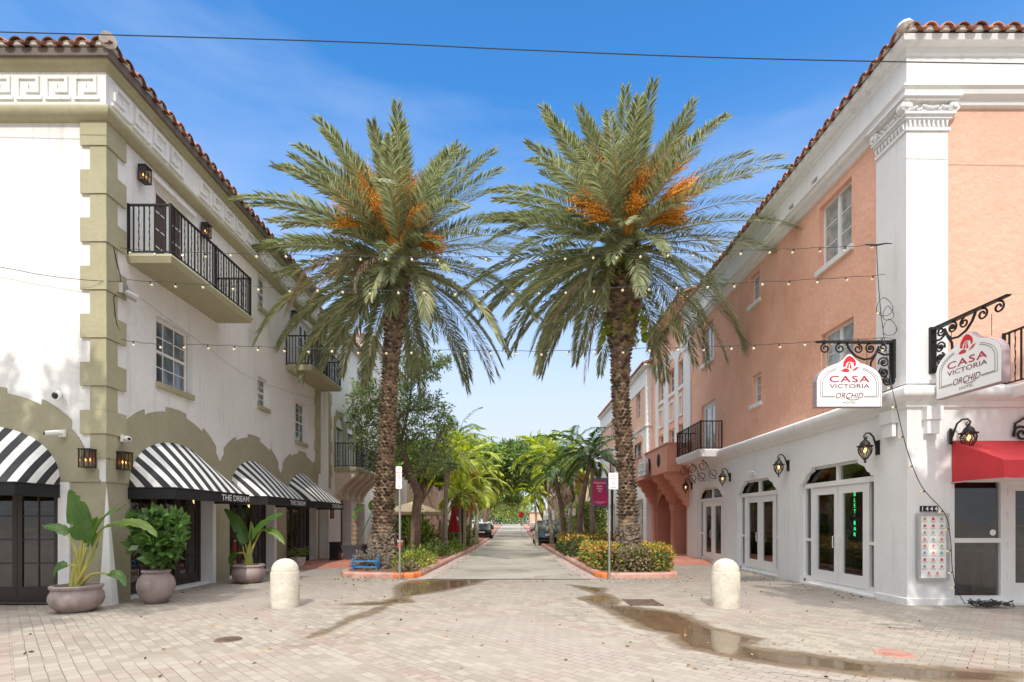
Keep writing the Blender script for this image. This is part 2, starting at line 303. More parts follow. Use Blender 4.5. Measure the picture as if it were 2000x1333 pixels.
M['carwhite'] = mat('white car paint', (0.75, 0.75, 0.74), 0.3, coat=0.8)
M['carblack'] = mat('black car paint', (0.015, 0.015, 0.018), 0.25, coat=0.8)
M['tyre'] = mat('tyre rubber', (0.02, 0.02, 0.02), 0.8)
M['taillight'] = mat('red tail light', (0.55, 0.01, 0.02), 0.25)
M['tan'] = mat('tan stucco', (0.58, 0.45, 0.32), 0.85, 0.3, 9, var=0.1, streak=0.25)
M['tanumb'] = mat('tan canvas', (0.55, 0.42, 0.27), 0.8)
M['rust'] = mat('rusty iron', (0.09, 0.065, 0.05), 0.8, 0.5, 30, col2=(0.17, 0.11, 0.08), vscale=6)
M['redlid'] = mat('red painted lid', (0.36, 0.16, 0.12), 0.75, 0.3, 15, col2=(0.44, 0.25, 0.20), vscale=4)
M['leaflitter'] = mat('fallen leaf', (0.13, 0.075, 0.04), 0.9, island=0.6, col2=(0.28, 0.17, 0.09))

# ---------------------------------------------------------------- mesh helpers
ORG = {}
class Fr:
    """a wall plane: u runs along it, d points out of it"""
    def __init__(s, o, ua, n): s.o, s.ua, s.n = o, ua, n
    def __call__(s, u, z, d=0): return (s.o[0] + s.ua[0]*u + s.n[0]*d, s.o[1] + s.ua[1]*u + s.n[1]*d, z)
WX = Fr((0, 0), (1, 0), (0, 1))      # world: u = x, d = y

class MB:
    def __init__(s): s.v, s.f, s.m, s.c = [], [], [], 0
    def mi(s, i): s.c = i; return s
    def add(s, vs, fs):
        n = len(s.v); s.v.extend([tuple(map(float, p)) for p in vs]); s.f.extend([tuple(n+i for i in f) for f in fs]); s.m.extend([s.c]*len(fs))
    def quad(s, a, b, c, d): s.add([a, b, c, d], [(0, 1, 2, 3)])
    def hexa(s, p):
        s.add(p, [(0, 3, 2, 1), (4, 5, 6, 7), (0, 1, 5, 4), (1, 2, 6, 5), (2, 3, 7, 6), (3, 0, 4, 7)])
    def box(s, x0, x1, y0, y1, z0, z1):
        s.hexa([(x0, y0, z0), (x1, y0, z0), (x1, y1, z0), (x0, y1, z0), (x0, y0, z1), (x1, y0, z1), (x1, y1, z1), (x0, y1, z1)])
    def fb(s, F, u0, u1, z0, z1, d0, d1):
        s.hexa([F(u0, z0, d0), F(u1, z0, d0), F(u1, z0, d1), F(u0, z0, d1), F(u0, z1, d0), F(u1, z1, d0), F(u1, z1, d1), F(u0, z1, d1)])
    def prism(s, F, poly, d0, d1):      # poly of (u, z)
        n = len(poly)
        s.add([F(u, z, d0) for u, z in poly] + [F(u, z, d1) for u, z in poly],
              [tuple(range(n)), tuple(range(2*n-1, n-1, -1))] + [(i, (i+1) % n, n+(i+1) % n, n+i) for i in range(n)])
    def tube(s, pts, r, n=6, cap=True):
        pts = [Vector(p) for p in pts]; rr = r if isinstance(r, (list, tuple)) else [r]*len(pts)
        vs = []; prev = None
        for i, p in enumerate(pts):
            t = (pts[min(i+1, len(pts)-1)] - pts[max(i-1, 0)])
            if t.length < 1e-9: t = Vector((0, 0, 1))
            t.normalize()
            a = Vector((0, 0, 1)) if abs(t.z) < 0.9 else Vector((1, 0, 0))
            if prev is not None: a = prev
            e1 = (a - t*a.dot(t))
            if e1.length < 1e-6: e1 = t.orthogonal()
            e1.normalize(); e2 = t.cross(e1); prev = e1
            for k in range(n):
                an = 2*PI*k/n; vs.append(p + (e1*math.cos(an) + e2*math.sin(an))*rr[i])
        fs = [(i*n+k, i*n+(k+1) % n, (i+1)*n+(k+1) % n, (i+1)*n+k) for i in range(len(pts)-1) for k in range(n)]
        if cap: fs += [tuple(range(n))[::-1], tuple((len(pts)-1)*n+k for k in range(n))]
        s.add(vs, fs)
    def lathe(s, prof, c=(0, 0, 0), n=24, close=True):
        vs = []
        for r, z in prof:
            for k in range(n): vs.append((c[0]+r*math.cos(2*PI*k/n), c[1]+r*math.sin(2*PI*k/n), c[2]+z))
        m = len(prof); fs = [(i*n+k, i*n+(k+1) % n, (i+1)*n+(k+1) % n, (i+1)*n+k) for i in range(m-1) for k in range(n)]
        if close: fs += [tuple(range(n))[::-1], tuple((m-1)*n+k for k in range(n))]
        s.add(vs, fs)
    def grid(s, fn, nu, nv):
        vs = [fn(i/nu, j/nv) for i in range(nu+1) for j in range(nv+1)]
        s.add(vs, [(i*(nv+1)+j, (i+1)*(nv+1)+j, (i+1)*(nv+1)+j+1, i*(nv+1)+j+1) for i in range(nu) for j in range(nv)])
    def ball(s, c, r, n=8, sz=1.0):
        m = max(3, n//2); s.lathe([(max(1e-4, r*math.sin(PI*i/m)), -r*sz*math.cos(PI*i/m)) for i in range(m+1)], c, n, True)
    def sweep(s, path, prof, closed_prof=True):   # path of (x, y); prof of (outward offset, z); outward = right-hand side
        P = [Vector((p[0], p[1])) for p in path]; N = []
        for i in range(len(P)):
            ns = []
            if i > 0: d = (P[i]-P[i-1]).normalized(); ns.append(Vector((d.y, -d.x)))
            if i < len(P)-1: d = (P[i+1]-P[i]).normalized(); ns.append(Vector((d.y, -d.x)))
            if len(ns) == 1: N.append(ns[0])
            else:
                b = (ns[0]+ns[1]).normalized(); N.append(b/max(0.3, b.dot(ns[0])))
        vs = []; m = len(prof)
        for p, n_ in zip(P, N):
            for o, z in prof: vs.append((p.x+n_.x*o, p.y+n_.y*o, z))
        fs = [(i*m+k, i*m+(k+1) % m, (i+1)*m+(k+1) % m, (i+1)*m+k) for i in range(len(P)-1) for k in range(m if closed_prof else m-1)]
        if closed_prof: fs += [tuple(range(m)), tuple((len(P)-1)*m+k for k in range(m))[::-1]]
        s.add(vs, fs)
    def wall(s, F, u0, u1, z0, z1, holes, d=0):
        us = sorted(set([u0, u1] + [min(max(h[k], u0), u1) for h in holes for k in (0, 1)]))
        zs = sorted(set([z0, z1] + [min(max(h[k], z0), z1) for h in holes for k in (2, 3)]))
        for a, b in zip(us, us[1:]):
            for c, e in zip(zs, zs[1:]):
                um, zm = (a+b)/2, (c+e)/2
                if any(h[0] < um < h[1] and h[2] < zm < h[3] for h in holes): continue
                s.quad(F(a, c, d), F(b, c, d), F(b, e, d), F(a, e, d))
        for h in holes:
            r = h[4] if len(h) > 4 else 0.15
            a, b, c, e = max(h[0], u0), min(h[1], u1), max(h[2], z0), min(h[3], z1)
            s.quad(F(a, c, d), F(b, c, d), F(b, c, -r), F(a, c, -r)); s.quad(F(a, e, d), F(b, e, d), F(b, e, -r), F(a, e, -r))
            s.quad(F(a, c, d), F(a, e, d), F(a, e, -r), F(a, c, -r)); s.quad(F(b, c, d), F(b, e, d), F(b, e, -r), F(b, c, -r))
    def archfill(s, F, u0, u1, zs, zt, rec, d=0, n=12, asp=1.0):
        uc, r = (u0+u1)/2, (u1-u0)/2
        pts = [(uc - r*math.cos(PI*i/n), zs + asp*r*math.sin(PI*i/n)) for i in range(n+1)]
        for (a, za), (b, zb) in zip(pts, pts[1:]):
            s.quad(F(a, za, d), F(b, zb, d), F(b, zt, d), F(a, zt, d)); s.quad(F(a, za, d), F(b, zb, d), F(b, zb, -rec), F(a, za, -rec))
    def leaves(s, P, D, size, aspect=0.4, jit=0.3, rnd=None, fold=0.0):
        """diamond leaves at points P (n,3) with directions D (n,3)"""
        rnd = rnd or np.random.default_rng(1)
        n = len(P); D = D/np.maximum(1e-6, np.linalg.norm(D, axis=1))[:, None]
        A = rnd.normal(size=(n, 3)); W = np.cross(D, A); W /= np.maximum(1e-6, np.linalg.norm(W, axis=1))[:, None]
        L = size*(1 + jit*rnd.uniform(-1, 1, n))[:, None]
        mid = P + D*L*0.45
        V = np.stack([P, mid + W*L*aspect*0.5, P + D*L, mid - W*L*aspect*0.5], axis=1).reshape(-1, 3)
        k = len(s.v); s.v.extend(map(tuple, V.tolist()))
        s.f.extend([(k+4*i, k+4*i+1, k+4*i+2, k+4*i+3) for i in range(n)]); s.m.extend([s.c]*n)
    def text(s, body, F, uc, zc, d, h, width=None, flip=False, shear=0, thick=0.006, spacing=1.0, bold=0.0):
        c = bpy.data.curves.new('t', 'FONT'); c.body = body; c.size = 1; c.shear = shear; c.space_character = spacing
        c.offset = bold; c.extrude = 0; c.align_x = 'CENTER'; c.resolution_u = 3
        o = bpy.data.objects.new('t', c); COL.objects.link(o)
        dg = bpy.context.evaluated_depsgraph_get(); me = o.evaluated_get(dg).to_mesh()
        vs = [v.co.copy() for v in me.vertices]; fs = [tuple(p.vertices) for p in me.polygons]
        o.evaluated_get(dg).to_mesh_clear(); bpy.data.objects.remove(o); bpy.data.curves.remove(c)
        if not vs: return
        x0, x1 = min(v.x for v in vs), max(v.x for v in vs); y0, y1 = min(v.y for v in vs), max(v.y for v in vs)
        sy = h/(y1-y0); sx = (width/(x1-x0)) if width else sy
        sg = -1 if flip else 1
        f = lambda v, dd: F(uc + sg*(v.x-(x0+x1)/2)*sx, zc + (v.y-(y0+y1)/2)*sy, dd)
        s.add([f(v, d) for v in vs], fs)
    def build(s, name, mats, parent=None, loc=None, smooth=False, recalc=True):
        if not isinstance(mats, (list, tuple)): mats = [mats]
        mats = [M[x] if isinstance(x, str) else x for x in mats]
        if parent is not None: org = ORG[parent.name]
        elif loc is not None: org = Vector(loc)
        else:
            a = np.array(s.v); org = Vector((float((a[:, 0].min()+a[:, 0].max())/2), float((a[:, 1].min()+a[:, 1].max())/2), float(a[:, 2].min())))
        me = bpy.data.meshes.new(name)
        me.from_pydata([(x-org[0], y-org[1], z-org[2]) for x, y, z in s.v], [], s.f)
        for m_ in mats: me.materials.append(m_)
        if len(mats) > 1: me.polygons.foreach_set('material_index', s.m)
        if recalc and len(s.f) < 60000:
            bm = bmesh.new(); bm.from_mesh(me); bmesh.ops.recalc_face_normals(bm, faces=bm.faces); bm.to_mesh(me); bm.free()
        if smooth:
            me.polygons.foreach_set('use_smooth', [True]*len(me.polygons))
            try: me.set_sharp_from_angle(angle=R(40))
            except Exception: pass
        me.update()
        o = bpy.data.objects.new(name, me); COL.objects.link(o)
        if parent is not None: o.parent = parent
        else: o.location = org
        ORG[o.name] = org
        return o

def tag(o, label=None, cat=None, group=None, kind=None):
    if label: o['label'] = label
    if cat: o['category'] = cat
    if group: o['group'] = group
    if kind: o['kind'] = kind
    return o
def thing(name, label, cat, loc=(0, 0, 0), group=None, rz=0):
    o = bpy.data.objects.new(name, None); COL.objects.link(o); o.location = loc; o.empty_display_size = 0.2
    o.rotation_euler = (0, 0, rz); ORG[o.name] = Vector(loc)
    return tag(o, label, cat, group)
def zero(o): ORG[o.name] = Vector((0, 0, 0)); return o      # build parts in local coordinates
def dup(root, loc, label=None, rz=None, group=None, scale=None):
    def cp(o, par):
        c = o.copy(); COL.objects.link(c); c.parent = par
        for ch in list(o.children): cp(ch, c)
        return c
    r = cp(root, None); r.location = loc
    if rz is not None: r.rotation_euler = (0, 0, rz)
    if label: r['label'] = label
    if group: r['group'] = group
    if scale: r.scale = (scale,)*3
    return r
def stru(o): return tag(o, kind='structure')
XL, YL = -7.97, 10.05       # corner of the white building
XR, YR = 7.74, 10.03        # corner of the pink hotel
FL = Fr((XL, 0), (0, 1), (1, 0)); FLf = Fr((0, YL), (1, 0), (0, -1))
FRs = Fr((XR, 0), (0, 1), (-1, 0)); FRf = Fr((0, YR), (1, 0), (0, -1))

def ring(mb, F, u0, u1, z0, z1, t, d0, d1):
    mb.fb(F, u0, u1, z0, z0+t, d0, d1); mb.fb(F, u0, u1, z1-t, z1, d0, d1)
    mb.fb(F, u0, u0+t, z0+t, z1-t, d0, d1); mb.fb(F, u1-t, u1, z0+t, z1-t, d0, d1)
def window(F, u0, u1, z0, z1, bld, rec=0.16, cols=2, rows=2, fmat='winwhite', pmat='pane', sash=True, sill=None, mull=False, name='window', sillm='olive', t=0.055, arch=None):
    mb = MB(); ring(mb, F, u0, u1, z0, z1, t, -rec-0.07, -rec)
    if sash: zm = (z0+z1)/2; mb.fb(F, u0+t, u1-t, zm-0.03, zm+0.03, -rec-0.06, -rec+0.01)
    if mull: um = (u0+u1)/2; mb.fb(F, um-0.05, um+0.05, z0+t, z1-t, -rec-0.06, -rec+0.008)
    for i in range(1, cols):
        u = u0+t+(u1-u0-2*t)*i/cols; mb.fb(F, u-0.011, u+0.011, z0+t, z1-t, -rec-0.045, -rec-0.012)
    for j in range(1, rows):
        z = z0+t+(z1-z0-2*t)*j/rows; mb.fb(F, u0+t, u1-t, z-0.011, z+0.011, -rec-0.043, -rec-0.014)
    if arch:      # half-round fanlight above z1
        uc, r = (u0+u1)/2, (u1-u0)/2; n = 10
        for i in range(n):
            a0, a1 = PI*i/n, PI*(i+1)/n
            q = [(uc-r*math.cos(a0), z1+arch*r*math.sin(a0)), (uc-r*math.cos(a1), z1+arch*r*math.sin(a1)), (uc-(r-t)*math.cos(a1), z1+arch*(r-t)*math.sin(a1)), (uc-(r-t)*math.cos(a0), z1+arch*(r-t)*math.sin(a0))]
            mb.prism(F, q, -rec-0.06, -rec)
        mb.fb(F, uc-0.012, uc+0.012, z1, z1+arch*r-t, -rec-0.05, -rec-0.01)
    w_ = mb.build(name, fmat, bld)
    g = MB(); g.fb(F, u0+t*.5, u1-t*.5, z0+t*.5, z1-t*.5, -rec-0.035, -rec-0.025)
    if arch:
        uc, r = (u0+u1)/2, (u1-u0)/2-0.02; g.prism(F, [(uc-r*math.cos(PI*i/10), z1-0.02+arch*r*math.sin(PI*i/10)) for i in range(11)], -rec-0.035, -rec-0.025)
    g.build('pane', pmat, w_)
    if sill:
        s_ = MB(); s_.fb(F, u0-sill, u1+sill, z0-0.13, z0-0.005, -rec*0+0.0, 0.07); s_.build('sill', sillm, w_)
    return w_

def roof_tiles(mb, F, u0, u1, z, dout, per=0.32, slope=0.42, L=2.4, clip0=False, clip1=False, zf=None, seed=1):
    rnd = random.Random(seed); n = int(round((u1-u0)/per)); per = (u1-u0)/n; rad = per*0.40
    for i in range(n):
        uc = u0+per*(i+0.5); l = L
        if clip0: l = min(l, uc-u0+0.1)
        if clip1: l = min(l, u1-uc+0.1)
        nseg = max(1, int(math.ceil(l/0.5)))
        for sgm in range(nseg):
            a, b = sgm*0.5, min(l, (sgm+1)*0.5+0.06)
            if a >= l: break
            if sgm > 3 : pass
            r0, r1 = rad*rnd.uniform(0.98, 1.06), rad*0.86; dz = rnd.uniform(-0.008, 0.008); du = rnd.uniform(-0.008, 0.008)
            vs = []
            m = 6
            for (dd, rr, ri, z_) in ((a, r0, r0-0.022, z+a*slope+0.02+dz), (b, r1, r1-0.02, z+b*slope+dz)):
                for k in range(m+1):
                    an = PI*k/m; vs.append(F(uc+du-rr*math.cos(an), z_+rr*math.sin(an)*0.92, dout-dd))
                for k in range(m+1):
                    an = PI*k/m; vs.append(F(uc+du-ri*math.cos(an), z_+ri*math.sin(an)*0.92, dout-dd))
            q = m+1; fs = []
            for k in range(m):
                fs += [(k, k+1, 2*q+k+1, 2*q+k), (q+k, q+k+1, 3*q+k+1, 3*q+k), (k, k+1, q+k+1, q+k), (2*q+k, 2*q+k+1, 3*q+k+1, 3*q+k)]
            mb.mi(0); mb.add(vs, fs)
        # mortar plug
        mb.mi(1); ri = rad-0.024
        mb.prism(F, [(uc-ri*math.cos(PI*k/6), z+0.02+ri*math.sin(PI*k/6)*0.9) for k in range(7)], dout-0.10, dout-0.05)
        # pan tile between
        mb.mi(0); pr = per*0.32; up = uc+per/2; lp = max(0.2, l-per*0.5)
        vs = []
        for dd in (-0.03, lp):
            for k in range(5):
                an = PI*k/4; vs.append(F(up-pr*math.cos(an), z+0.045+dd*slope-pr*math.sin(an)*0.55, dout-dd))
        mb.add(vs, [(k, k+1, 6+k, 5+k) for k in range(4)])
    # deck below
    mb.mi(2)
    a0 = u0 + (0.0); p = [F(u0, z-0.04, dout-0.12), F(u1, z-0.04, dout-0.12), F(u1-(L if clip1 else 0), z-0.04+L*slope, dout-L), F(u0+(L if clip0 else 0), z-0.04+L*slope, dout-L)]
    mb.quad(*p)
    mb.c = 0

def railing(mb, pts, z0, z1, sp=0.12, posts=None, t=0.012, top=0.022, bot=0.05):
    """pts: plan polyline"""
    for (a, b) in zip(pts, pts[1:]):
        a, b = Vector(a), Vector(b); L = (b-a).length; d = (b-a)/L; n = Vector((-d.y, d.x))
        def bar(p0, p1, h0, h1, wd):
            c = [p0-n*wd, p1-n*wd, p1+n*wd, p0+n*wd]
            mb.hexa([(q.x, q.y, h0) for q in c]+[(q.x, q.y, h1) for q in c])
        bar(a, b, z1-0.035, z1, top); bar(a, b, z0+bot, z0+bot+0.025, 0.012)
        m = max(1, int(round(L/sp)))
        for i in range(1, m):
            p = a+d*L*i/m
            if i % 2: bar(p-d*t, p+d*t, z0+bot+0.025, z1-0.035, t)
            else:      # twisted bar: a stack of turned lozenges
                mb.tube([(p.x+0.004*math.cos(k*1.6), p.y+0.004*math.sin(k*1.6), z0+bot+0.025+(z1-z0-bot-0.06)*k/14) for k in range(15)], [0.010 if k % 2 else 0.016 for k in range(15)], 4)
    for p in (posts or []):
        mb.box(p[0]-0.025, p[0]+0.025, p[1]-0.025, p[1]+0.025, z0, z1+0.01)

def spiral(c, r0, r1, a0, turns, n=24, plane=None):
    return [(c[0]+(r0+(r1-r0)*i/n)*math.cos(a0+2*PI*turns*i/n), c[1]+(r0+(r1-r0)*i/n)*math.sin(a0+2*PI*turns*i/n)) for i in range(n+1)]

# ================================================================= THE GROUND
def G(x, y): Y = 1650.0/(y-1018); return ((x-1000)/1000*Y, Y)
mb = MB(); mb.quad((-900, -300, -0.02), (900, -300, -0.02), (900, 2500, -0.02), (-900, 2500, -0.02)); stru(mb.build('ground', 'ground'))
mb = MB(); mb.quad((-60, -40, 0), (60, -40, 0), (60, 19.8, 0), (-60, 19.8, 0)); stru(mb.build('plaza', 'pavers'))
roadL = [(-2.30, 14.55), (-2.1, 20), (-1.85, 28), (-1.7, 42), (-1.9, 70), (-3.4, 95), (-3.6, 260)]
roadR = [(2.05, 14.55), (1.9, 20), (1.65, 28), (1.5, 42), (1.8, 70), (3.4, 95), (3.6, 260)]
mb = MB()
for (a, b), (c, d) in zip(zip(roadL, roadL[1:]), zip(roadR, roadR[1:])):
    mb.quad((*a, 0.006), (*c, 0.006), (*d, 0.006), (*b, 0.006))
stru(mb.build('road', 'road'))
mb = MB(); mb.quad((-2.4, 14.40, 0.005), (2.2, 14.40, 0.005), (2.2, 14.56, 0.005), (-2.4, 14.56, 0.005)); stru(mb.build('drain_strip', mat('dark joint', (0.13, 0.10, 0.085), 0.8, 0.4, 30, var=0.4)))
for pl, s in ((roadL, -1), (roadR, 1)):
    mb = MB()
    for a, b in zip(pl[:5], pl[1:5]):
        mb.quad((a[0], a[1], 0.008), (a[0]+s*0.42, a[1], 0.008), (b[0]+s*0.36, b[1], 0.008), (b[0], b[1], 0.008))
    stru(mb.build('gutter', 'gutter'))
# kerbs
prof = [(0, 0.0), (0.0, 0.10), (-0.03, 0.145), (-0.2, 0.15), (-0.22, 0.0)]
kl = [(-5.35, 17.6), (-5.25, 15.7), (-5.0, 15.12), (-4.6, 14.95), (-3.25, 14.72), (-2.85, 14.8), (-2.68, 15.1), (-2.5, 20), (-2.2, 28), (-2.02, 42), (-2.2, 70), (-3.7, 95), (-3.9, 200)]
kr = [(3.9, 200), (3.7, 95), (2.1, 70), (1.85, 42), (2.0, 28), (2.28, 20), (2.45, 15.15), (2.62, 14.85), (2.95, 14.72), (4.3, 14.82), (4.85, 15.0), (5.0, 15.5), (5.05, 18.5)]
# outward (right-hand side) must face the road: left kerb runs away from us on the left -> right-hand side is the road
mb = MB(); mb.sweep(kl, prof); stru(mb.build('kerb', 'kerb'))
mb = MB(); mb.sweep(kr, prof); stru(mb.build('kerb', 'kerb'))
for p_ in ([(-3.42, 14.745), (-3.25, 14.72), (-2.85, 14.8), (-2.68, 15.1), (-2.665, 15.3)], [(2.44, 15.35), (2.45, 15.15), (2.62, 14.85), (2.85, 14.76)]):
    mb = MB(); mb.sweep(p_, [(0.004, 0.0), (0.004, 0.102), (-0.028, 0.149), (-0.2, 0.154), (-0.2, 0.0)]); stru(mb.build('kerb_paint', 'orange'))
# red sidewalks (rise gently out of the paving)
def walk(name, L, Rr):
    mb = MB()
    for (a, b), (c, d) in zip(zip(L, L[1:]), zip(Rr, Rr[1:])): mb.quad(a, c, d, b)
    stru(mb.build(name, 'redwalk'))
walk('sidewalk', [(-8.0, 17.2, 0.004), (-8.0, 18.6, 0.10), (-8.0, 28, 0.125), (-8.0, 42, 0.125), (-8.0, 200, 0.125)], [(-5.4, 18.3, 0.004), (-5.3, 19.4, 0.10), (-2.35, 28, 0.125), (-2.15, 42, 0.125), (-3.9, 200, 0.125)])
mb = MB(); mb.quad((-5.3, 19.4, 0.102), (-2.6, 19.4, 0.11), (-2.3, 28, 0.126), (-5.3, 28.2, 0.126)); stru(mb.build('sidewalk_verge', 'redwalk'))
walk('sidewalk', [(5.05, 18.8, 0.004), (4.95, 19.6, 0.10), (2.15, 28, 0.125), (2.0, 42, 0.125), (3.9, 200, 0.125)], [(7.8, 19.4, 0.004), (7.8, 20.6, 0.10), (7.8, 28, 0.125), (7.8, 42, 0.125), (7.8, 200, 0.125)])
mb = MB(); mb.quad((2.4, 19.0, 0.108), (5.0, 19.0, 0.102), (5.0, 28, 0.126), (2.1, 28, 0.126)); stru(mb.build('sidewalk_verge', 'redwalk'))
def bed(name, poly, z):
    mb = MB(); mb.add([(x, y, z) for x, y in poly], [tuple(range(len(poly)))]); stru(mb.build(name, 'mulch'))
bed('planting_bed', [(-5.2, 15.9), (-4.95, 15.25), (-4.5, 15.1), (-3.2, 14.88), (-2.95, 14.95), (-2.85, 15.2), (-2.68, 19.5), (-5.3, 19.5)], 0.12)
bed('planting_bed', [(2.6, 15.2), (2.75, 15.0), (3.0, 14.88), (4.25, 14.97), (4.7, 15.15), (4.85, 15.6), (4.9, 19.2), (2.45, 19.2)], 0.12)
bed('planting_bed', [(-5.0, 20.8), (-2.75, 20.8), (-2.4, 28), (-2.3, 42), (-4.6, 42)], 0.135)
bed('planting_bed', [(2.5, 21.6), (4.6, 21.6), (4.6, 42), (2.2, 42), (2.3, 28)], 0.135)
# wet paving and puddles, with ragged outlines
def wet(pix, seed, label=None):
    P = np.array([G(*p) for p in pix]); A, B = P, np.roll(P, -1, 0); st = .07
    gx = np.arange(P[:, 0].min()-.25, P[:, 0].max()+.25, st); gy = np.arange(P[:, 1].min()-.25, P[:, 1].max()+.25, st)
    X, Y_ = np.meshgrid(gx, gy, indexing='ij'); Q = np.stack([X.ravel(), Y_.ravel()], 1); dist = np.full(len(Q), 9.); ins = np.zeros(len(Q), bool)
    for a, b in zip(A, B):
        ab = b-a; t_ = np.clip(((Q-a)@ab)/max(1e-9, ab@ab), 0, 1); dist = np.minimum(dist, np.linalg.norm(Q-(a+t_[:, None]*ab), axis=1))
        c = (a[1] > Q[:, 1]) != (b[1] > Q[:, 1]); xi = (b[0]-a[0])*(Q[:, 1]-a[1])/(b[1]-a[1]+1e-12)+a[0]; ins ^= c & (Q[:, 0] < xi)
    sdv = np.where(ins, dist, -dist).reshape(X.shape); me = bpy.data.meshes.new('puddle'); idx = -np.ones(X.shape, int); vs, vals, fs = [], [], []
    keep = sdv > -.2
    for i in range(len(gx)-1):
        for j in range(len(gy)-1):
            if keep[i, j] or keep[i+1, j] or keep[i, j+1] or keep[i+1, j+1]:
                f = []
                for (p, q_) in ((i, j), (i+1, j), (i+1, j+1), (i, j+1)):
                    if idx[p, q_] < 0: idx[p, q_] = len(vs); vs.append((gx[p], gy[q_], 0.0035)); vals.append(float(sdv[p, q_]))
                    f.append(int(idx[p, q_]))
                if max(v_[1] for v_ in (vs[k] for k in f)) < 14.38: fs.append(tuple(f))
    me.from_pydata(vs, [], fs); at = me.attributes.new('wet', 'FLOAT', 'POINT'); at.data.foreach_set('value', vals); me.materials.append(M['pavers_wet']); me.update()
    o = bpy.data.objects.new('puddle', me); COL.objects.link(o); return stru(o)
wet([(762, 1152), (775, 1141), (802, 1134), (850, 1132.2), (960, 1132.2), (930, 1143), (880, 1155), (805, 1166), (815, 1178), (772, 1180), (745, 1198), (690, 1215), (640, 1240), (590, 1254), (600, 1240), (650, 1222), (670, 1208), (710, 1195), (740, 1184), (664, 1184), (665, 1179), (740, 1175), (770, 1166)], 3)
wet([(1100, 1141), (1190, 1149), (1187, 1158), (1215, 1172), (1215, 1182), (1290, 1190), (1345, 1200), (1400, 1226), (1500, 1248), (1480, 1263), (1600, 1278), (1720, 1294), (2010, 1312), (2010, 1345), (1800, 1335), (1640, 1318), (1500, 1302), (1400, 1284), (1320, 1266), (1300, 1243), (1235, 1226), (1190, 1200), (1148, 1180), (1120, 1168), (1160, 1162)], 5)
# leaf litter along kerbs
rnd = np.random.default_rng(5); P = []; 
for (x0, x1, y0, y1, n) in ((-5.2, -2.8, 14.0, 15.0, 130), (2.4, 6.5, 13.8, 15.2, 260), (-7, 7, 5, 14, 240), (-2.4, -1.9, 15, 30, 130), (1.7, 2.3, 15, 30, 130), (7.0, 7.7, 10.5, 19, 90), (-7.9, -7.2, 10.5, 17, 70), (-5.1, -2.8, 15.2, 19, 260), (2.6, 4.8, 15.1, 15.6, 160)):
    zz = 0.125 if y0 > 15 and abs(x0) > 2.5 and n in (260, 160) else 0.012
    P.append(np.stack([rnd.uniform(x0, x1, n), y0+(y1-y0)*rnd.uniform(0, 1, n), np.full(n, zz)], 1))
P = np.concatenate(P); D = rnd.normal(size=P.shape); D[:, 2] = 0.08
mb = MB(); mb.leaves(P, D, 0.05, 0.5, 0.6, rnd); tag(mb.build('leaf_litter', 'leaflitter', recalc=False), 'small brown fallen leaves scattered on the paving and beds', 'leaf litter', kind='stuff')

# ================================================================= WHITE BUILDING WITH OLIVE TRIM
A = thing('corner_building', 'white stucco corner building with olive quoins, Greek key frieze and tiled eaves', 'building', (XL-4, YL+6, 0))
YE = 21.2
winA = [(11.47, 12.78, 4.78, 6.27, .19), (16.05, 16.75, 5.3, 6.22, .17), (18.8, 19.9, 4.62, 6.12, .17), (16.05, 16.65, 8.42, 9.42, .15)]
drA = [(11.42, 12.6, 7.18, 9.22, .12), (19.2, 20.2, 7.18, 9.2, .12)]
arA = [(10.7, 13.57, 0.0, 2.42, .27), (14.45, 17.1, 0.0, 2.42, .24), (18.1, 20.75, 0.0, 2.42, .24)]
arc = [12.12, 15.78, 19.42]
arF = (-11.75, -8.86, 0.0, 2.42, .27)
mb = MB(); mb.wall(FL, YL, YE, 2.42, 10.62, winA+drA); mb.wall(FLf, -15, XL, 2.42, 10.62, [])
mb.quad((-15, YL, 10.6), (XL, YL, 10.6), (XL, YE+9, 10.6), (-15, YE+9, 10.6)); mb.quad((-15, YL, 0), (-15, YE+9, 0), (-15, YE+9, 10.6), (-15, YL, 10.6))
mb.build('wall', 'white', A)
mb = MB(); mb.wall(FL, YL, YE, 0, 2.42, arA); mb.wall(FLf, -15, XL, 0, 2.42, [arF])
def contour(uc_list, u, ru=2.22, rz=1.97, zc=2.32):
    best = 2.42
    for uc in uc_list:
        t = (u-uc)/ru
        if abs(t) < 1:
            an = math.degrees(math.atan2(math.sqrt(1-t*t), t))
            k = 1.0 if int((an+15)/19) % 2 else 0.945
            if abs(t) < k: best = max(best, zc + rz*k*math.sqrt(max(0, 1-(t/k)**2)))
    return best
def scallop(mb, F, ucs, u0, u1):
    n = int((u1-u0)/0.03)
    for i in range(n):
        a, b = u0+(u1-u0)*i/n, u0+(u1-u0)*(i+1)/n; z = contour(ucs, (a+b)/2)
        if z > 2.43:
            mb.quad(F(a, 2.42, .022), F(b, 2.42, .022), F(b, z, .022), F(a, z, .022)); mb.quad(F(a, z, 0), F(b, z, 0), F(b, z, .022), F(a, z, .022))
            z2 = contour(ucs, (a+b)/2+(u1-u0)/n)
            if abs(z2-z) > 0.02: mb.quad(F(b, z, 0), F(b, z, .022), F(b, z2, .022), F(b, z2, 0))
scallop(mb, FL, arc, YL-0.02, YE-0.2); scallop(mb, FLf, [-10.3], -12.5, XL+0.02)
# skirt in front of the plain ground-floor wall so the two faces do not meet
mb.build('olive_arch_surround', 'olive2', A)
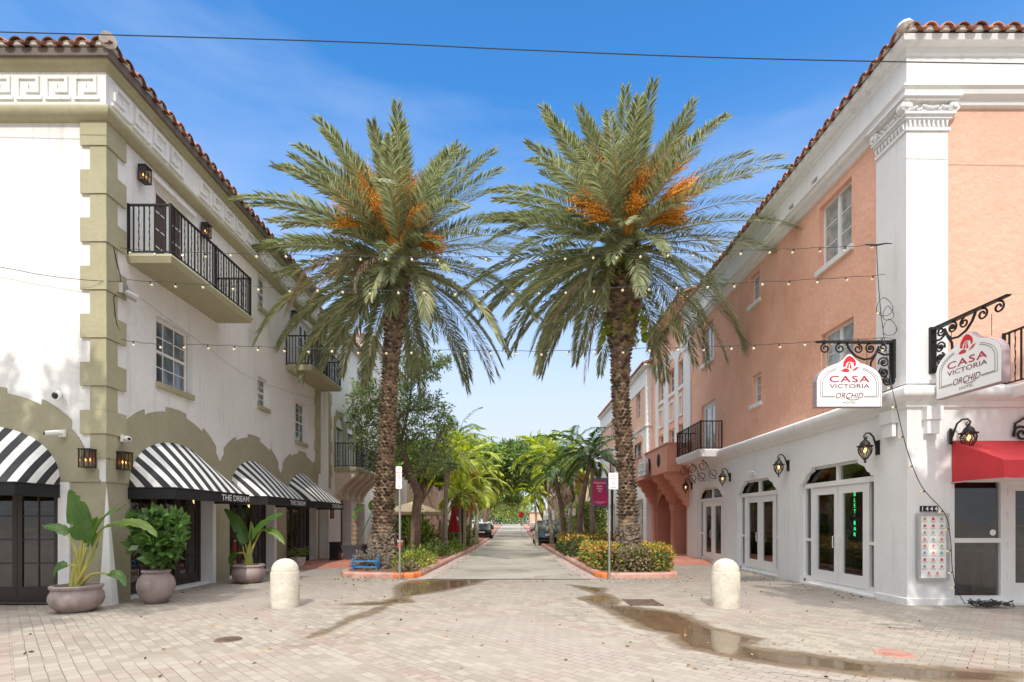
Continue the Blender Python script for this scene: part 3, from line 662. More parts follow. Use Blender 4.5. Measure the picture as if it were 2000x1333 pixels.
# bands, eaves
path = [(-15, YL), (XL, YL), (XL, YE)]
mb = MB(); mb.sweep(path, [(0, 9.46), (.10, 9.48), (.17, 9.55), (.19, 9.62), (.17, 9.69), (.10, 9.74), (0, 9.77)])
mb.sweep(path, [(0, 10.46), (.05, 10.48), (.08, 10.55), (.14, 10.58), (.14, 10.62), (0, 10.62)]); mb.build('cornice_band', 'olive', A, smooth=True)
mb = MB(); mb.sweep(path, [(0, 10.62), (.2, 10.62), (.2, 10.76), (0, 10.76)]); mb.build('fascia', 'fascia', A)
mb = MB(); roof_tiles(mb, FLf, -15, XL+.2, 10.78, .27, clip1=True, seed=2); roof_tiles(mb, FL, YL-.2, YE, 10.78, .27, clip0=True, seed=3)
mb.mi(1); mb.tube([(XL+.25, YL-.25, 10.86), (XL-.1, YL+.1, 11.02), (XL-2.3, YL+2.3, 11.85)], .14, 8)
mb.build('roof', ['tiledark', 'mortar', 'fascia'], A)
# Greek key relief
mb = MB()
def key(F, u, w_, sgn):
    b = .052; z0, z1 = 9.91, 10.37; h = z1-z0
    X = lambda t: u+t*w_ if sgn > 0 else u+w_-t*w_
    def bar(ta, tb, za, zb):
        a, c = sorted((X(ta), X(tb))); mb.fb(F, a, c, z0+za*h, z0+zb*h, 0, .03 if F is FLf else .05)
    bar(0, .9, 0, .13); bar(.0, .11, .13, 1.0); bar(.11, .80, .87, 1.0); bar(.69, .80, .30, .87); bar(.33, .69, .30, .43); bar(.33, .44, .43, .66); 
for i in range(12): key(FLf, XL-.62-.565*i, .565, 1)
mb.build('greek_key_frieze', 'white', A); mb = MB()
for i in range(19):
    if i in (4,): continue
    key(FL, YL+.07+.565*i, .565, -1)
mb.build('greek_key_frieze', 'white', A)
# quoins
mb = MB(); z = 9.46; k = 0
while z > 3.35:
    hgt = .47; wf, ws = (.47, .47) if k % 2 == 0 else (.29, .26); pr = .05 if k % 2 == 0 else .03
    z0 = z-hgt+0.008
    mb.hexa([(XL-wf, YL-pr, z0), (XL+pr, YL-pr, z0), (XL+pr, YL+.001, z0), (XL-wf, YL+.001, z0), (XL-wf, YL-pr, z), (XL+pr, YL-pr, z), (XL+pr, YL+.001, z), (XL-wf, YL+.001, z)])
    mb.hexa([(XL-.001, YL+.001, z0), (XL+pr, YL+.001, z0), (XL+pr, YL+ws, z0), (XL-.001, YL+ws, z0), (XL-.001, YL+.001, z), (XL+pr, YL+.001, z), (XL+pr, YL+ws, z), (XL-.001, YL+ws, z)])
    z -= hgt; k += 1
mb.build('corner_quoins', 'olive', A)
mb = MB(); k = 0; z = 4.0      # far quoins beside the next building
for k in range(13):
    wq = .42 if k % 2 == 0 else .26; mb.fb(FL, YE-.35-wq*.5, YE, 3.6+k*.45, 3.6+k*.45+.44, 0, .05)
mb.build('end_quoins', 'olive', A)
# white flare at the foot of the corner
mb = MB(); mb.add([(XL+.035, YL-.03, 2.35), (XL-.10, YL-.055, .0), (XL+.16, YL-.055, .0), (XL+.16, YL+.12, 0), (XL-.02, YL+.05, 2.3)], [(0, 1, 2), (0, 2, 3), (0, 3, 4), (1, 2, 3)])
mb.build('corner_flare', 'white', A)
# reveal cheeks and thresholds
mb = MB()
for (a, b, z0, z1, r) in arA:
    mb.fb(FL, a-.0, a+.22, 0.0, 2.40, -r-.05, -r+.01); mb.fb(FL, b-.012, b+.0, 0.0, 2.41, -r, .045); mb.fb(FL, a, b, 0, .06, -r, -.01)
    mb.fb(FL, b, b+.14, 0, 2.41, .003, .045)
mb.fb(FLf, arF[1]-.02, arF[1]+.0, 0, 2.41, -.27, .04); mb.fb(FLf, arF[1], arF[1]+.2, 0, 2.41, .002, .04); mb.fb(FLf, arF[1]-.02-.2, arF[1]-.02, 0, 2.41, -.27, -.2)
mb.build('door_reveal', 'white', A)
def french(F, u0, u1, z0, z1, bld, rec, leaves=2, cols=2, rows=4, fmat='brown', stile=.1, gl='glass', handle=True):
    mb = MB(); ring(mb, F, u0, u1, z0, z1, .07, -rec-.1, -rec); g = MB(); w_ = (u1-u0-.14)/leaves
    for i in range(leaves):
        a = u0+.07+i*w_; b = a+w_; mb.fb(F, a+.004, b-.004, z0+.07, z0+.30, -rec-.07, -rec-.02); mb.fb(F, a+.004, b-.004, z1-.07-stile, z1-.07, -rec-.07, -rec-.02)
        mb.fb(F, a+.004, a+stile, z0+.30, z1-.07-stile, -rec-.07, -rec-.02); mb.fb(F, b-stile, b-.004, z0+.30, z1-.07-stile, -rec-.07, -rec-.02)
        for c in range(1, cols):
            u = a+stile+(w_-2*stile)*c/cols; mb.fb(F, u-.014, u+.014, z0+.3, z1-.07-stile, -rec-.06, -rec-.03)
        for r_ in range(1, rows):
            zz = z0+.3+(z1-z0-.37-stile)*r_/rows; mb.fb(F, a+stile, b-stile, zz-.014, zz+.014, -rec-.058, -rec-.032)
        g.fb(F, a+stile*.6, b-stile*.6, z0+.26, z1-.1, -rec-.048, -rec-.042)
    o = mb.build('door', fmat, bld); g.build('pane', gl, o)
    if handle:
        for i in range(leaves//2):
            uc = u0+.07+w_*(2*i+1); 
            for s in (-1, 1): h = MB(); h.tube([F(uc+s*.05, 1.0, -rec-.02), F(uc+s*.05, 1.0, -rec+.03), F(uc+s*.05, 1.22, -rec+.03), F(uc+s*.05, 1.22, -rec-.02)], .011, 5); h.build('handle', 'iron', o)
    return o
for (a, b, z0, z1, r) in arA: french(FL, a+.21, b-.01, .02, 2.40, A, r, leaves=3, cols=2, rows=4)
french(FLf, arF[0], arF[1]-.22, .02, 2.4, A, .27, leaves=3, cols=2, rows=4)
mb = MB(); x0, x1, y0, y1 = -14.5, XL-.05, YL+.05, YE-.1
mb.quad((x0, y0, .015), (x1, y0, .015), (x1, y1, .015), (x0, y1, .015)); mb.quad((x0, y0, 2.9), (x1, y0, 2.9), (x1, y1, 2.9), (x0, y1, 2.9)); mb.quad((-12.3, y0, 0), (-12.3, y1, 0), (-12.3, y1, 2.9), (-12.3, y0, 2.9)); mb.quad((x0, y1, 0), (x1, y1, 0), (x1, y1, 2.9), (x0, y1, 2.9)); mb.quad((x0, 14, 0), (-12.3, 14, 0), (-12.3, 14, 2.9), (x0, 14, 2.9))
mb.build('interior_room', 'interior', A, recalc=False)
for (x, y) in ((-9.4, 11.6), (-10.4, 12.4), (-9.6, 15.6), (-9.8, 19.2)):
    mb = MB(); mb.tube([(x, y, 2.45), (x, y, 2.9)], .008, 4); mb.lathe([(.02, 2.42), (.09, 2.36), (.11, 2.26), (.08, 2.17), (.02, 2.14)], (x, y, 0), 10); mb.build('pendant_lamp', 'flame', A)
mb = MB()      # bar counter, shelves and tables seen through the doors
mb.box(-11.5, -10.6, 11.5, 19.5, .02, 1.1); mb.box(-11.9, -11.6, 11.5, 19.5, 1.4, 1.46); mb.box(-11.9, -11.6, 11.5, 19.5, 1.9, 1.96)
for y in (12, 13.4, 15.2, 16.6, 18.6): mb.lathe([(.3, .72), (.3, .76)], (-9.4, y, .02), 12); mb.tube([(-9.4, y, .02), (-9.4, y, .75)], .04, 6)
mb.build('interior_furniture', 'intwood', A)
for h in winA[:1]+winA[2:3]: window(FL, h[0], h[1]-.04, h[2], h[3], A, rec=h[4]-.05, cols=3, rows=4, sill=.02, pmat='pane')
window(FL, 16.05, 16.75, 5.3, 6.22, A, rec=.12, cols=2, rows=4, sill=.03); window(FL, 16.05, 16.65, 8.42, 9.42, A, rec=.1, cols=2, rows=4, sill=.03)
for (a, b, z0, z1, r) in drA:
    o = french(FL, a, b, z0, z1, A, .06, leaves=2, cols=1, rows=4, fmat='winwhite', stile=.08, gl='shutter', handle=False)
    mb = MB(); mb.fb(FL, a-.12, b+.2, z1+.02, z1+.11, .002, .07); mb.build('lintel', 'white', o)
def balcony(F, u0, u1, z, P, bld, rh=1.05, slab='olive', under=None, th=.17, gap=True):
    mb = MB(); c = .04
    mb.prism(Fr((0, 0), (1, 0), (0, 1)), [(0, 0)], 0, 0) if False else None
    # slab with softly rounded edge
    mb.hexa([F(u0+.05, z-th, 0), F(u1-.05, z-th, 0), F(u1-.05, z-th, P-.05), F(u0+.05, z-th, P-.05), F(u0, z-.05, 0), F(u1, z-.05, 0), F(u1, z-.05, P), F(u0, z-.05, P)])
    mb.hexa([F(u0, z-.05, 0), F(u1, z-.05, 0), F(u1, z-.05, P), F(u0, z-.05, P), F(u0+.02, z, 0), F(u1-.02, z, 0), F(u1-.02, z, P-.02), F(u0+.02, z, P-.02)])
    o = mb.build('balcony', slab, bld); i_ = .06
    q = lambda u, d: F(u, 0, d)[:2]
    pts = [q(u0+i_, .01), q(u0+i_, P-i_), q(u1-i_, P-i_), q(u1-i_, .01)]
    r = MB(); railing(r, pts, z, z+rh, .115, posts=[pts[1], pts[2], q((u0+u1)/2, P-i_), pts[0]])
    r.build('railing', 'iron', o); return o
b1 = balcony(FL, 10.56, 13.9, 7.17, .95, A); b2 = balcony(FL, 18.0, 21.15, 7.15, .95, A)

# ================================================================= SECOND WHITE BUILDING
XB = -7.6; FB = Fr((XB, 0), (0, 1), (1, 0)); FBf = Fr((0, YE), (1, 0), (0, -1))
B = thing('hotel_building', 'white building with arched windows, corbelled balcony and tiled eaves beyond the olive-trimmed corner', 'building', (XB-4, YE+4, 0))
YB = 27.6
hb = [(22.05, 23.0, 3.95, 5.7, .2), (23.55, 24.4, 3.95, 5.7, .2), (24.95, 25.8, 3.95, 5.7, .2), (25.1, 26.1, 8.2, 9.2, .14), (22.2, 22.9, 8.2, 9.0, .14), (22.7, 24.2, .12, 2.6, .5), (25.0, 26.4, .12, 2.5, .5)]
mb = MB(); mb.wall(FB, YE, YB, 0, 9.95, hb); mb.wall(FBf, XL-.5, XB, 0, 9.95, []); mb.quad((-12, YE, 9.93), (XB, YE, 9.93), (XB, YB, 9.93), (-12, YB, 9.93))
mb.build('wall', 'white', B)
mb = MB()
for (a, b, z0, z1, r) in hb[:3]:
    mb.archfill(FB, a, b, z1-.0, z1+.75, .2, d=.03); 
    for s_ in ((a-.22, a), (b, b+.22)): mb.fb(FB, s_[0], s_[1], 3.95, z1+.45, .0, .03)
for (a, b, z0, z1, r) in hb[:3]: mb.fb(FB, a, b, z1, z1+.01, -.2, .028)
mb.build('arch_surround', 'olive', B)
for (a, b, z0, z1, r) in hb[:3]: window(FB, a, b, z0, z1, B, rec=.12, cols=2, rows=4, sash=False, mull=True, pmat='curtain')
for h in hb[3:5]: window(FB, h[0], h[1], h[2], h[3], B, rec=.1, cols=2, rows=4, sill=.03)
for h in hb[5:]:
    mb = MB(); mb.fb(FB, h[0], h[1], h[2], h[3], -.5, -.42); mb.fb(FB, (h[0]+h[1])/2-.03, (h[0]+h[1])/2+.03, h[2], h[3], -.42, -.38); mb.build('door', 'brown', B)
mb = MB(); mb.sweep([(XL-.5, YE), (XB, YE), (XB, YB)], [(0, 9.7), (.08, 9.72), (.12, 9.8), (.2, 9.85), (.2, 9.95), (0, 9.95)]); mb.build('cornice_band', 'mortar', B)
mb = MB(); roof_tiles(mb, FB, YE-.2, YB+.1, 9.98, .27, clip0=True, seed=5); roof_tiles(mb, FBf, XB-1.2, XB+.2, 9.98, .27, L=1.0, clip1=True, seed=6); mb.build('roof', ['tiledark', 'mortar', 'fascia'], B)
mb = MB(); mb.fb(FB, YE+.0, YE+.02, 3.0, 3.01, 0, .001)
for k in range(8): mb.fb(FB, YE+.0, YE+(.3 if k % 2 else .18), 3.0+k*.5, 3.0+k*.5+.49, .0, .04)
mb.build('corner_quoins', 'olive', B)
bb = balcony(FB, 21.85, 25.9, 3.95, 1.0, B, slab='olive')
mb = MB()      # fanned corbels below the balcony
for k in range(5):
    u = 22.0+k*.92
    pr = [(.95, 3.78), (.86, 3.60), (.62, 3.42), (.36, 3.18), (.16, 2.9), (.08, 2.75), (0, 2.7), (0, 3.78)]
    vs = [(XB+d, u, z) for d, z in pr]+[(XB+d, u+.3, z) for d, z in pr]; n = len(pr)
    mb.add(vs, [tuple(range(n)), tuple(range(2*n-1, n-1, -1))]+[(i, (i+1) % n, n+(i+1) % n, n+i) for i in range(n)])
mb.fb(FB, 21.9, 26.0, 2.62, 2.72, 0, .12)
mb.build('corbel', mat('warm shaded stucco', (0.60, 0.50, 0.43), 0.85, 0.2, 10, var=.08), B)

C_ = thing('tower_building', 'taller pale building with red tiled hipped eaves behind the white hotel', 'building', (XB-2, YB+4, 0))
XC = -7.62; FC = Fr((XC, 0), (0, 1), (1, 0)); FCf = Fr((0, YB), (1, 0), (0, -1))
mb = MB(); mb.wall(FC, YB, 37, 0, 11.45, [(29.2, 30.2, 8.3, 9.5, .15), (32.5, 33.5, 8.3, 9.5, .15), (29.2, 30.4, 4.6, 6.2, .15), (32.5, 33.7, 4.6, 6.2, .15)]); mb.wall(FCf, -9.6, XC, 0, 11.45, []); mb.quad((-9.6, YB, 11.44), (XC, YB, 11.44), (XC, 37, 11.44), (-9.6, 37, 11.44)); mb.quad((-9.6, YB, 0), (-9.6, 37, 0), (-9.6, 37, 11.45), (-9.6, YB, 11.45))
mb.build('wall', 'white', C_)
for h in ((29.2, 30.2, 8.3, 9.5), (32.5, 33.5, 8.3, 9.5), (29.2, 30.4, 4.6, 6.2), (32.5, 33.7, 4.6, 6.2)): window(FC, *h, C_, rec=.1, cols=2, rows=4, sill=.03)
mb = MB(); roof_tiles(mb, FC, YB-.2, 37, 11.5, .27, L=1.5, clip0=True, seed=7); roof_tiles(mb, FCf, -9.8, XC+.2, 11.5, .27, L=1.2, clip1=True, clip0=True, seed=8); mb.build('roof', ['tile', 'mortar', 'fascia'], C_)
mb = MB(); mb.sweep([(-9.6, YB), (XC, YB), (XC, 37)], [(0, 11.25), (.1, 11.27), (.2, 11.4), (.2, 11.5), (0, 11.5)]); mb.build('cornice_band', 'mortar', C_)
mb = MB(); mb.box(-8.15, XC+.03, YB-.03, YB+.3, 8.5, 11.25); mb.box(-8.3, -8.15, YB-.03, YB+.0, 9.6, 10.2); mb.build('corner_quoins', 'olive', C_)

# ================================================================= PINK HOTEL
P1 = thing('pink_hotel', 'pink stucco hotel with white ground floor, giant corner pilaster and red tile eaves', 'building', (XR+4, YR+7, 0))
Y1 = 22.9
wr = [(11.67, 12.9, 7.95, 9.52, .17), (16.0, 16.65, 8.62, 9.52, .17), (19.65, 20.85, 7.95, 9.45, .17), (11.6, 12.82, 4.75, 6.3, .17), (15.92, 16.5, 5.38, 6.3, .17), (19.5, 20.9, 4.17, 6.33, .17)]
mb = MB(); mb.wall(FRs, YR, Y1, 4.1, 10.0, wr); mb.build('wall', 'pink', P1)
mb = MB(); mb.wall(FRf, XR, 16, 4.1, 10.0, []); mb.build('front_wall', 'pinkpale', P1)
drs = [(10.95, 13.78, .04, 3.03), (14.92, 17.62, .04, 2.97), (18.75, 21.4, .04, 2.95)]
mb = MB(); mb.wall(FRs, YR, Y1-.3, 0, 4.1, [(*d, .13) for d in drs]); mb.wall(FRf, XR, 16, 0, 4.1, [(8.67, 13.2, .05, 2.55, .12)])
mb.wall(FRs, YR-.05, Y1, 10.0, 10.72, [(12.9, 13.15, 10.2, 10.36, .1), (14.0, 14.25, 10.2, 10.36, .1)], d=.05); mb.wall(FRf, XR-.05, 16, 10.0, 10.72, [], d=.05)
# wall base
mb.sweep([(XR, 10.9), (XR, YR), (8.66, YR)], [(0, 0), (.03, 0), (.03, .13), (0, .14)])
for (a, b, z0, z1) in drs:      # ogee corners of the transoms
    for s in (1, -1):
        e = a if s > 0 else b
        pr = [(e, z1+.001), (e, z1-.40), (e+s*.10, z1-.40), (e+s*.14, z1-.33), (e+s*.22, z1-.30), (e+s*.30, z1-.18), (e+s*.42, z1-.13), (e+s*.50, z1-.10), (e+s*.53, z1+.001)]
        mb.prism(FRs, pr, -.12, -.002)
mb.build('ground_floor_wall', 'white2', P1)
pathr = [(XR, Y1), (XR, YR), (16, YR)]
mb = MB(); mb.sweep(pathr, [(0, 3.86), (.05, 3.88), (.08, 3.98), (.19, 4.04), (.23, 4.12), (.21, 4.22), (.12, 4.28), (.03, 4.32), (0, 4.32)])
mb.sweep(pathr, [(0, 9.72), (.07, 9.74), (.09, 9.84), (.17, 9.88), (.19, 9.97), (.23, 10.0), (.23, 10.04), (0.05, 10.05)])
mb.sweep(pathr, [(.05, 10.70), (.10, 10.72), (.13, 10.82), (.24, 10.86), (.26, 10.96), (0, 10.97)])
mb.build('cornice', 'white2', P1, smooth=True)
mb = MB(); roof_tiles(mb, FRs, YR-.26, Y1+5.4, 10.99, .33, per=.31, clip0=True, seed=9); roof_tiles(mb, FRf, XR-.26, 16, 10.99, .33, per=.31, clip0=True, seed=10)
mb.mi(1); mb.ball((XR-.2, YR-.2, 11.12), .16, 8, .7)
mb.build('roof', ['tile', 'mortar', 'fascia'], P1)
mb = MB(); mb.quad((XR, YR, 10.9), (20, YR, 10.9), (20, 28, 10.9), (XR, 28, 10.9)); mb.quad((20, YR, 0), (20, 28, 0), (20, 28, 10.9), (20, YR, 10.9)); mb.build('roof_deck', 'fascia', P1)
# corner pilaster with Ionic capital
def pilaster(mb, x0, x1, y0, y1, zb, zt, cap=True):
    mb.box(x0, x1, y0, y1, zb, zt-.62)
    if not cap: return
    e = .0
    for (o, za, zb_) in ((.03, zt-.62, zt-.56), (.0, zt-.56, zt-.40), (.05, zt-.40, zt-.34), (.09, zt-.34, zt-.30), (.03, zt-.30, zt-.10), (.12, zt-.10, zt-.05), (.16, zt-.05, zt)):
        mb.box(x0-o, x1+o, y0-o, y1+o*.3, za, zb_)
    n = 9       # egg and dart row
    for i in range(n):
        t = x0+(x1-x0)*(i+.5)/n; mb.tube([(t, y0-.03, zt-.44), (t, y0-.03, zt-.55)], [.03, .015], 5)
        t = y0+(y1-y0)*(i+.5)/n; mb.tube([(x0-.03, t, zt-.44), (x0-.03, t, zt-.55)], [.03, .015], 5)
    for xx in (x0-.06, x1+.06):      # volutes on the front
        mb.tube([(xx, y0-.09, zt-.19), (xx, y0+.05, zt-.19)], .105, 14); mb.tube([(xx, y0-.12, zt-.19), (xx, y0-.08, zt-.19)], .045, 10)
        sp = spiral((xx, zt-.19), .10, .03, 0, 1.6, 20); mb.tube([(u, y0-.095, z) for u, z in sp], .014, 4)
    for yy in (y0-.0, y1-.05):
        mb.tube([(x0-.10, yy, zt-.19), (x0+.05, yy, zt-.19)], .105, 14); mb.tube([(x0-.13, yy, zt-.19), (x0-.09, yy, zt-.19)], .045, 10)
    rr = random.Random(3)
    for i in range(16):      # carved leaves between the volutes
        t = i/15; mb.ball((x0+.06+(x1-x0-.12)*t, y0-.045, zt-.2+rr.uniform(-.04, .04)), .035, 6); mb.ball((x0-.045, y0+.06+(y1-y0-.12)*t, zt-.2+rr.uniform(-.04, .04)), .035, 6)
mb = MB(); pilaster(mb, XR-.06, 8.49, YR-.06, 10.80, 4.36, 9.86)
for z in (5.6, 7.2, 8.4): pass
mb.box(XR-.09, 8.53, YR-.09, 10.84, 4.32, 4.42); mb.box(XR-.075, 8.50, YR-.075, 10.82, 4.42, 4.5)
# corbels under the ledge at the corner
for (x0, x1, y0, y1) in ((8.02, 8.34, YR-.14, YR), (XR-.14, XR, 10.25, 10.6)):
    mb.box(x0, x1, y0, y1, 3.62, 3.88); mb.box(x0+.03, x1-.03, y0+.03, y1-.03 if y1 > YR+.1 else y1, 3.35, 3.62)
mb.build('corner_pilaster', 'white2', P1)
mb = MB(); mb.box(XR-.07, XR+.2, 22.05, 22.9, 4.32, 9.4)
for (o, a, b) in ((.04, 9.2, 9.28), (.02, 9.28, 9.5), (.07, 9.5, 9.58), (.1, 9.7, 9.78), (.04, 9.58, 9.7)): mb.box(XR-.07-o, XR+.2, 22.05-o, 22.9+o, a, b)
mb.build('end_pilaster', 'white2', P1)
for i, h in enumerate(wr):
    a, b, z0, z1, r = h; big = b-a > 1
    if i == 5: french(FRs, a, b, z0, z1, P1, .08, leaves=2, cols=1, rows=1, fmat='winwhite', stile=.1, gl='curtain', handle=False)
    else: window(FRs, a, b, z0, z1, P1, rec=.12, cols=1 if big else 1, rows=3, sash=False, mull=big, sill=.08, sillm='winwhite', pmat='curtain')
mb = MB()
for a in (12.9, 14.0): mb.wall(FRs, a, a+.25, 10.2, 10.36, [], d=-.04)
mb.build('vent', 'tiledark', P1)
# ground-floor doors with side lights and transom
def shopdoor(F, u0, u1, z0, z1, bld, rec=.13):
    mb = MB(); d0, d1 = -rec-.09, -rec+.01; zh = z1-.52; sl = .25
    mb.fb(F, u0, u0+.07, z0, z1-.35, d0, d1); mb.fb(F, u1-.07, u1, z0, z1-.35, d0, d1); mb.fb(F, u0, u1, z0, z0+.07, d0, d1)
    mb.fb(F, u0+.07, u1-.07, zh, zh+.12, d0, d1+.02); mb.fb(F, u0, u1, z1-.05, z1, d0, d1-.02); um = (u0+u1)/2; mb.fb(F, um-.05, um+.05, zh+.12, z1-.05, d0, d1)
    for s, e in ((1, u0), (-1, u1)):
        a, b = sorted((e+s*(.07+sl), e+s*(.14+sl))); mb.fb(F, a, b, z0+.07, zh, d0, d1); a, b = sorted((e+s*.07, e+s*(.07+sl))); mb.fb(F, a, b, 1.12, 1.19, d0, d1); mb.fb(F, a, b, z0+.07, z0+.16, d0, d1)
    a0, b0 = u0+.14+sl, u1-.14-sl; w_ = (b0-a0)/2
    for i in range(2):
        a = a0+i*w_+.006; b = a+w_-.012; mb.fb(F, a, b, z0+.08, z0+.36, d0+.02, d1-.015); mb.fb(F, a, b, zh-.2, zh-.005, d0+.02, d1-.015); mb.fb(F, a, a+.15, z0+.36, zh-.2, d0+.02, d1-.015); mb.fb(F, b-.15, b, z0+.36, zh-.2, d0+.02, d1-.015)
    o = mb.build('door', 'winwhite', bld)
    g = MB(); g.fb(F, u0+.05, u1-.05, z0+.1, z1-.03, -rec-.05, -rec-.044); g.build('pane', 'glass', o)
    for s in (-1, 1):
        h = MB(); u = um+s*.11; h.tube([F(u, 1.0, d1-.015), F(u, 1.0, d1+.05), F(u+s*.0, 1.28, d1+.05), F(u, 1.28, d1-.015)], .012, 6); h.build('handle', 'winwhite', o)
    return o
for d in drs: shopdoor(FRs, *d, P1)
mb = MB(); x0, x1, y0, y1 = XR+.03, 13.5, YR+.03, 22.2
mb.quad((x0, y0, .015), (x1, y0, .015), (x1, y1, .015), (x0, y1, .015)); mb.quad((x0, y0, 3.2), (x1, y0, 3.2), (x1, y1, 3.2), (x0, y1, 3.2)); mb.quad((x1, y0, 0), (x1, y1, 0), (x1, y1, 3.2), (x1, y0, 3.2)); mb.quad((x0, y1, 0), (x1, y1, 0), (x1, y1, 3.2), (x0, y1, 3.2)); mb.quad((8.6, 13.9, 0), (13.5, 13.9, 0), (13.5, 13.9, 3.2), (8.6, 13.9, 3.2))
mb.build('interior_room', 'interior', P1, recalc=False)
mb = MB()
for (x, y) in ((9.2, 12.2), (9.0, 16.0), (9.4, 20), (10.2, 11.3), (11.6, 11.6)):
    mb.lathe([(.34, .98), (.34, 1.02)], (x, y, .02), 14); mb.tube([(x, y, .02), (x, y, 1.0)], .04, 6); mb.lathe([(.25, 0), (.25, .03)], (x, y, .02), 12)
mb.box(11.5, 12.2, 12.5, 21, .02, 1.15); mb.box(12.9, 13.2, 12.5, 21, 1.5, 1.56); mb.box(12.9, 13.2, 12.5, 21, 2.0, 2.06)
mb.build('interior_furniture', 'intwood', P1)
# shop window and door on the front
mb = MB(); d0, d1 = -.2, -.1
mb.fb(FRf, 8.67, 13.2, .05, .17, d0, d1); mb.fb(FRf, 8.67, 13.2, 2.42, 2.55, d0, d1); mb.fb(FRf, 8.67, 8.72, .17, 2.42, d0, d1); mb.fb(FRf, 8.72, 9.67, 1.22, 1.31, d0, d1); mb.fb(FRf, 9.67, 9.83, .17, 2.42, d0, d1)
mb.fb(FRf, 9.83, 9.98, .17, 2.42, d0+.02, d1-.02); mb.fb(FRf, 9.98, 10.8, .17, .42, d0+.02, d1-.02); mb.fb(FRf, 9.98, 10.8, 2.25, 2.42, d0+.02, d1-.02); mb.fb(FRf, 10.8, 10.95, .17, 2.42, d0+.02, d1-.02)
for z in (.5, 1.1, 1.7, 2.15): mb.fb(FRf, 9.80, 9.84, z, z+.14, d1, d1+.02)
o = mb.build('shop_window', 'winwhite', P1); g = MB(); g.fb(FRf, 8.7, 13.1, .1, 2.5, -.155, -.15); g.build('pane', 'glass', o)
g = MB(); g.prism(FRf, [(9.56+.062*math.cos(2*PI*i/20), 1.42+.062*math.sin(2*PI*i/20)) for i in range(20)], -.149, -.147); g.build('round_sticker', 'signwhite', o)
br = balcony(FRs, 18.8, 21.6, 4.30, .84, P1, slab='white2', th=.27)
mb = MB()
for y in (19.15, 20.3, 21.3):      # scrolled iron brackets below the balcony
    c1 = spiral((XR-.62, 3.72), .20, .05, R(100), -1.4); mb.tube([(x, y, z) for x, z in c1], .013, 5)
    c2 = spiral((XR-.2, 3.42), .20, .05, R(-60), -1.4); mb.tube([(x, y, z) for x, z in c2], .013, 5)
    mb.tube([(c1[0][0], y, c1[0][1]), (XR-.42, y, 3.75), (XR-.36, y, 3.5), (c2[0][0], y, c2[0][1])], .013, 5)
mb.build('scroll_bracket', 'iron', br)
# front balcony (its near end is in view)
FW = Fr((0, YR), (1, 0), (0, -1))
bf = balcony(FRf, 9.56, 12.8, 4.26, 1.0, P1, slab='white2', th=.24)
mb = MB(); sp = spiral((9.95, 3.35), .17, .03, R(200), -1.6, 30); mb.tube([(x, YR-.04, z) for x, z in sp], .022, 6)
mb.tube([(sp[0][0], YR-.04, sp[0][1]), (9.82, YR-.04, 3.55), (10.1, YR-.04, 3.72), (10.5, YR-.04, 3.78)], .022, 6); mb.build('scroll_bracket', 'iron', bf)
for i in range(3): pass

# arched wing with the loggia
P2 = thing('loggia_wing', 'salmon wing with three white-framed arched windows above a scalloped entrance loggia', 'building', (XR+3, 25.5, 0))
X2 = XR; F2 = Fr((X2, 0), (0, 1), (-1, 0)); Y2 = 28.3
aw = [(23.05, 23.75), (24.28, 25.25), (26.05, 27.0)]
h2 = [(a, b, 7.85, 9.0, .16) for a, b in aw]+[(a, b, 4.95, 6.1, .16) for a, b in aw]
low = [(22.75, 24.15, .12, 3.1, 1.5), (24.55, 27.3, .12, 3.1, 1.5)]
mb = MB(); mb.wall(F2, Y1, Y2, 3.3, 11.75, h2); mb.quad((X2, Y2, 10), (X2+6, Y2, 10), (X2+6, Y2, 11.75), (X2, Y2, 11.75)); mb.quad((X2, Y1, 11.0), (X2+6, Y1, 11.0), (X2+6, Y1, 11.75), (X2, Y1, 11.75)); mb.quad((X2, Y1, 11.74), (X2+6, Y1, 11.74), (X2+6, Y2, 11.74), (X2, Y2, 11.74))
mb.build('wall', 'pink', P2)
mb = MB()
for a, b in aw:
    mb.archfill(F2, a, b, 9.0, 9.0+(b-a)*.5+.10, .16, d=.035)
    n = 14; uc, r = (a+b)/2, (b-a)/2+.22
    zt = 9.0+(b-a)*.5+.10
    pts = [(uc-r*math.cos(PI*i/n), 9.0+r*1.25*math.sin(PI*i/n)) for i in range(n+1)]
    for (p, q) in zip(pts, pts[1:]):
        lo_p = zt if a <= p[0] <= b else 9.0; 
        if abs(p[0]-uc) < (b-a)/2+.001 and abs(q[0]-uc) < (b-a)/2+.001: mb.add([F2(p[0], zt, .035), F2(q[0], zt, .035), F2(q[0], max(zt, q[1]), .035), F2(p[0], max(zt, p[1]), .035)], [(0, 1, 2, 3)])
    mb.fb(F2, a-.2, a, 4.9, 9.65, 0, .035); mb.fb(F2, b, b+.2, 4.9, 9.65, 0, .035)
    mb.fb(F2, a, b, 7.68, 7.84, 0, .05)
    ring(mb, F2, a+.1, b-.1, 6.45, 7.45, .09, 0, .05)
for s0, s1 in ((23.95, 24.08), (25.45, 25.85), (27.2, 27.55)): mb.fb(F2, s0, s1, 4.9, 9.9, 0, .03)
mb.build('white_surround', 'white2', P2)
for a, b in aw:
    window(F2, a, b, 7.85, 9.0, P2, rec=.1, cols=2, rows=3, sash=False, arch=1.0, pmat='pane'); window(F2, a, b, 4.95, 6.1, P2, rec=.1, cols=2, rows=3, sash=False)
mb = MB(); mb.sweep([(X2, Y2+.1), (X2, Y1-.05)], [(0, 11.55), (.1, 11.58), (.2, 11.7), (.2, 11.8), (0, 11.8)]); mb.build('cornice', 'pink', P2)
mb = MB(); roof_tiles(mb, F2, Y1, Y2+.2, 11.82, .27, per=.31, L=1.6, seed=12); mb.build('roof', ['tile', 'mortar', 'fascia'], P2)
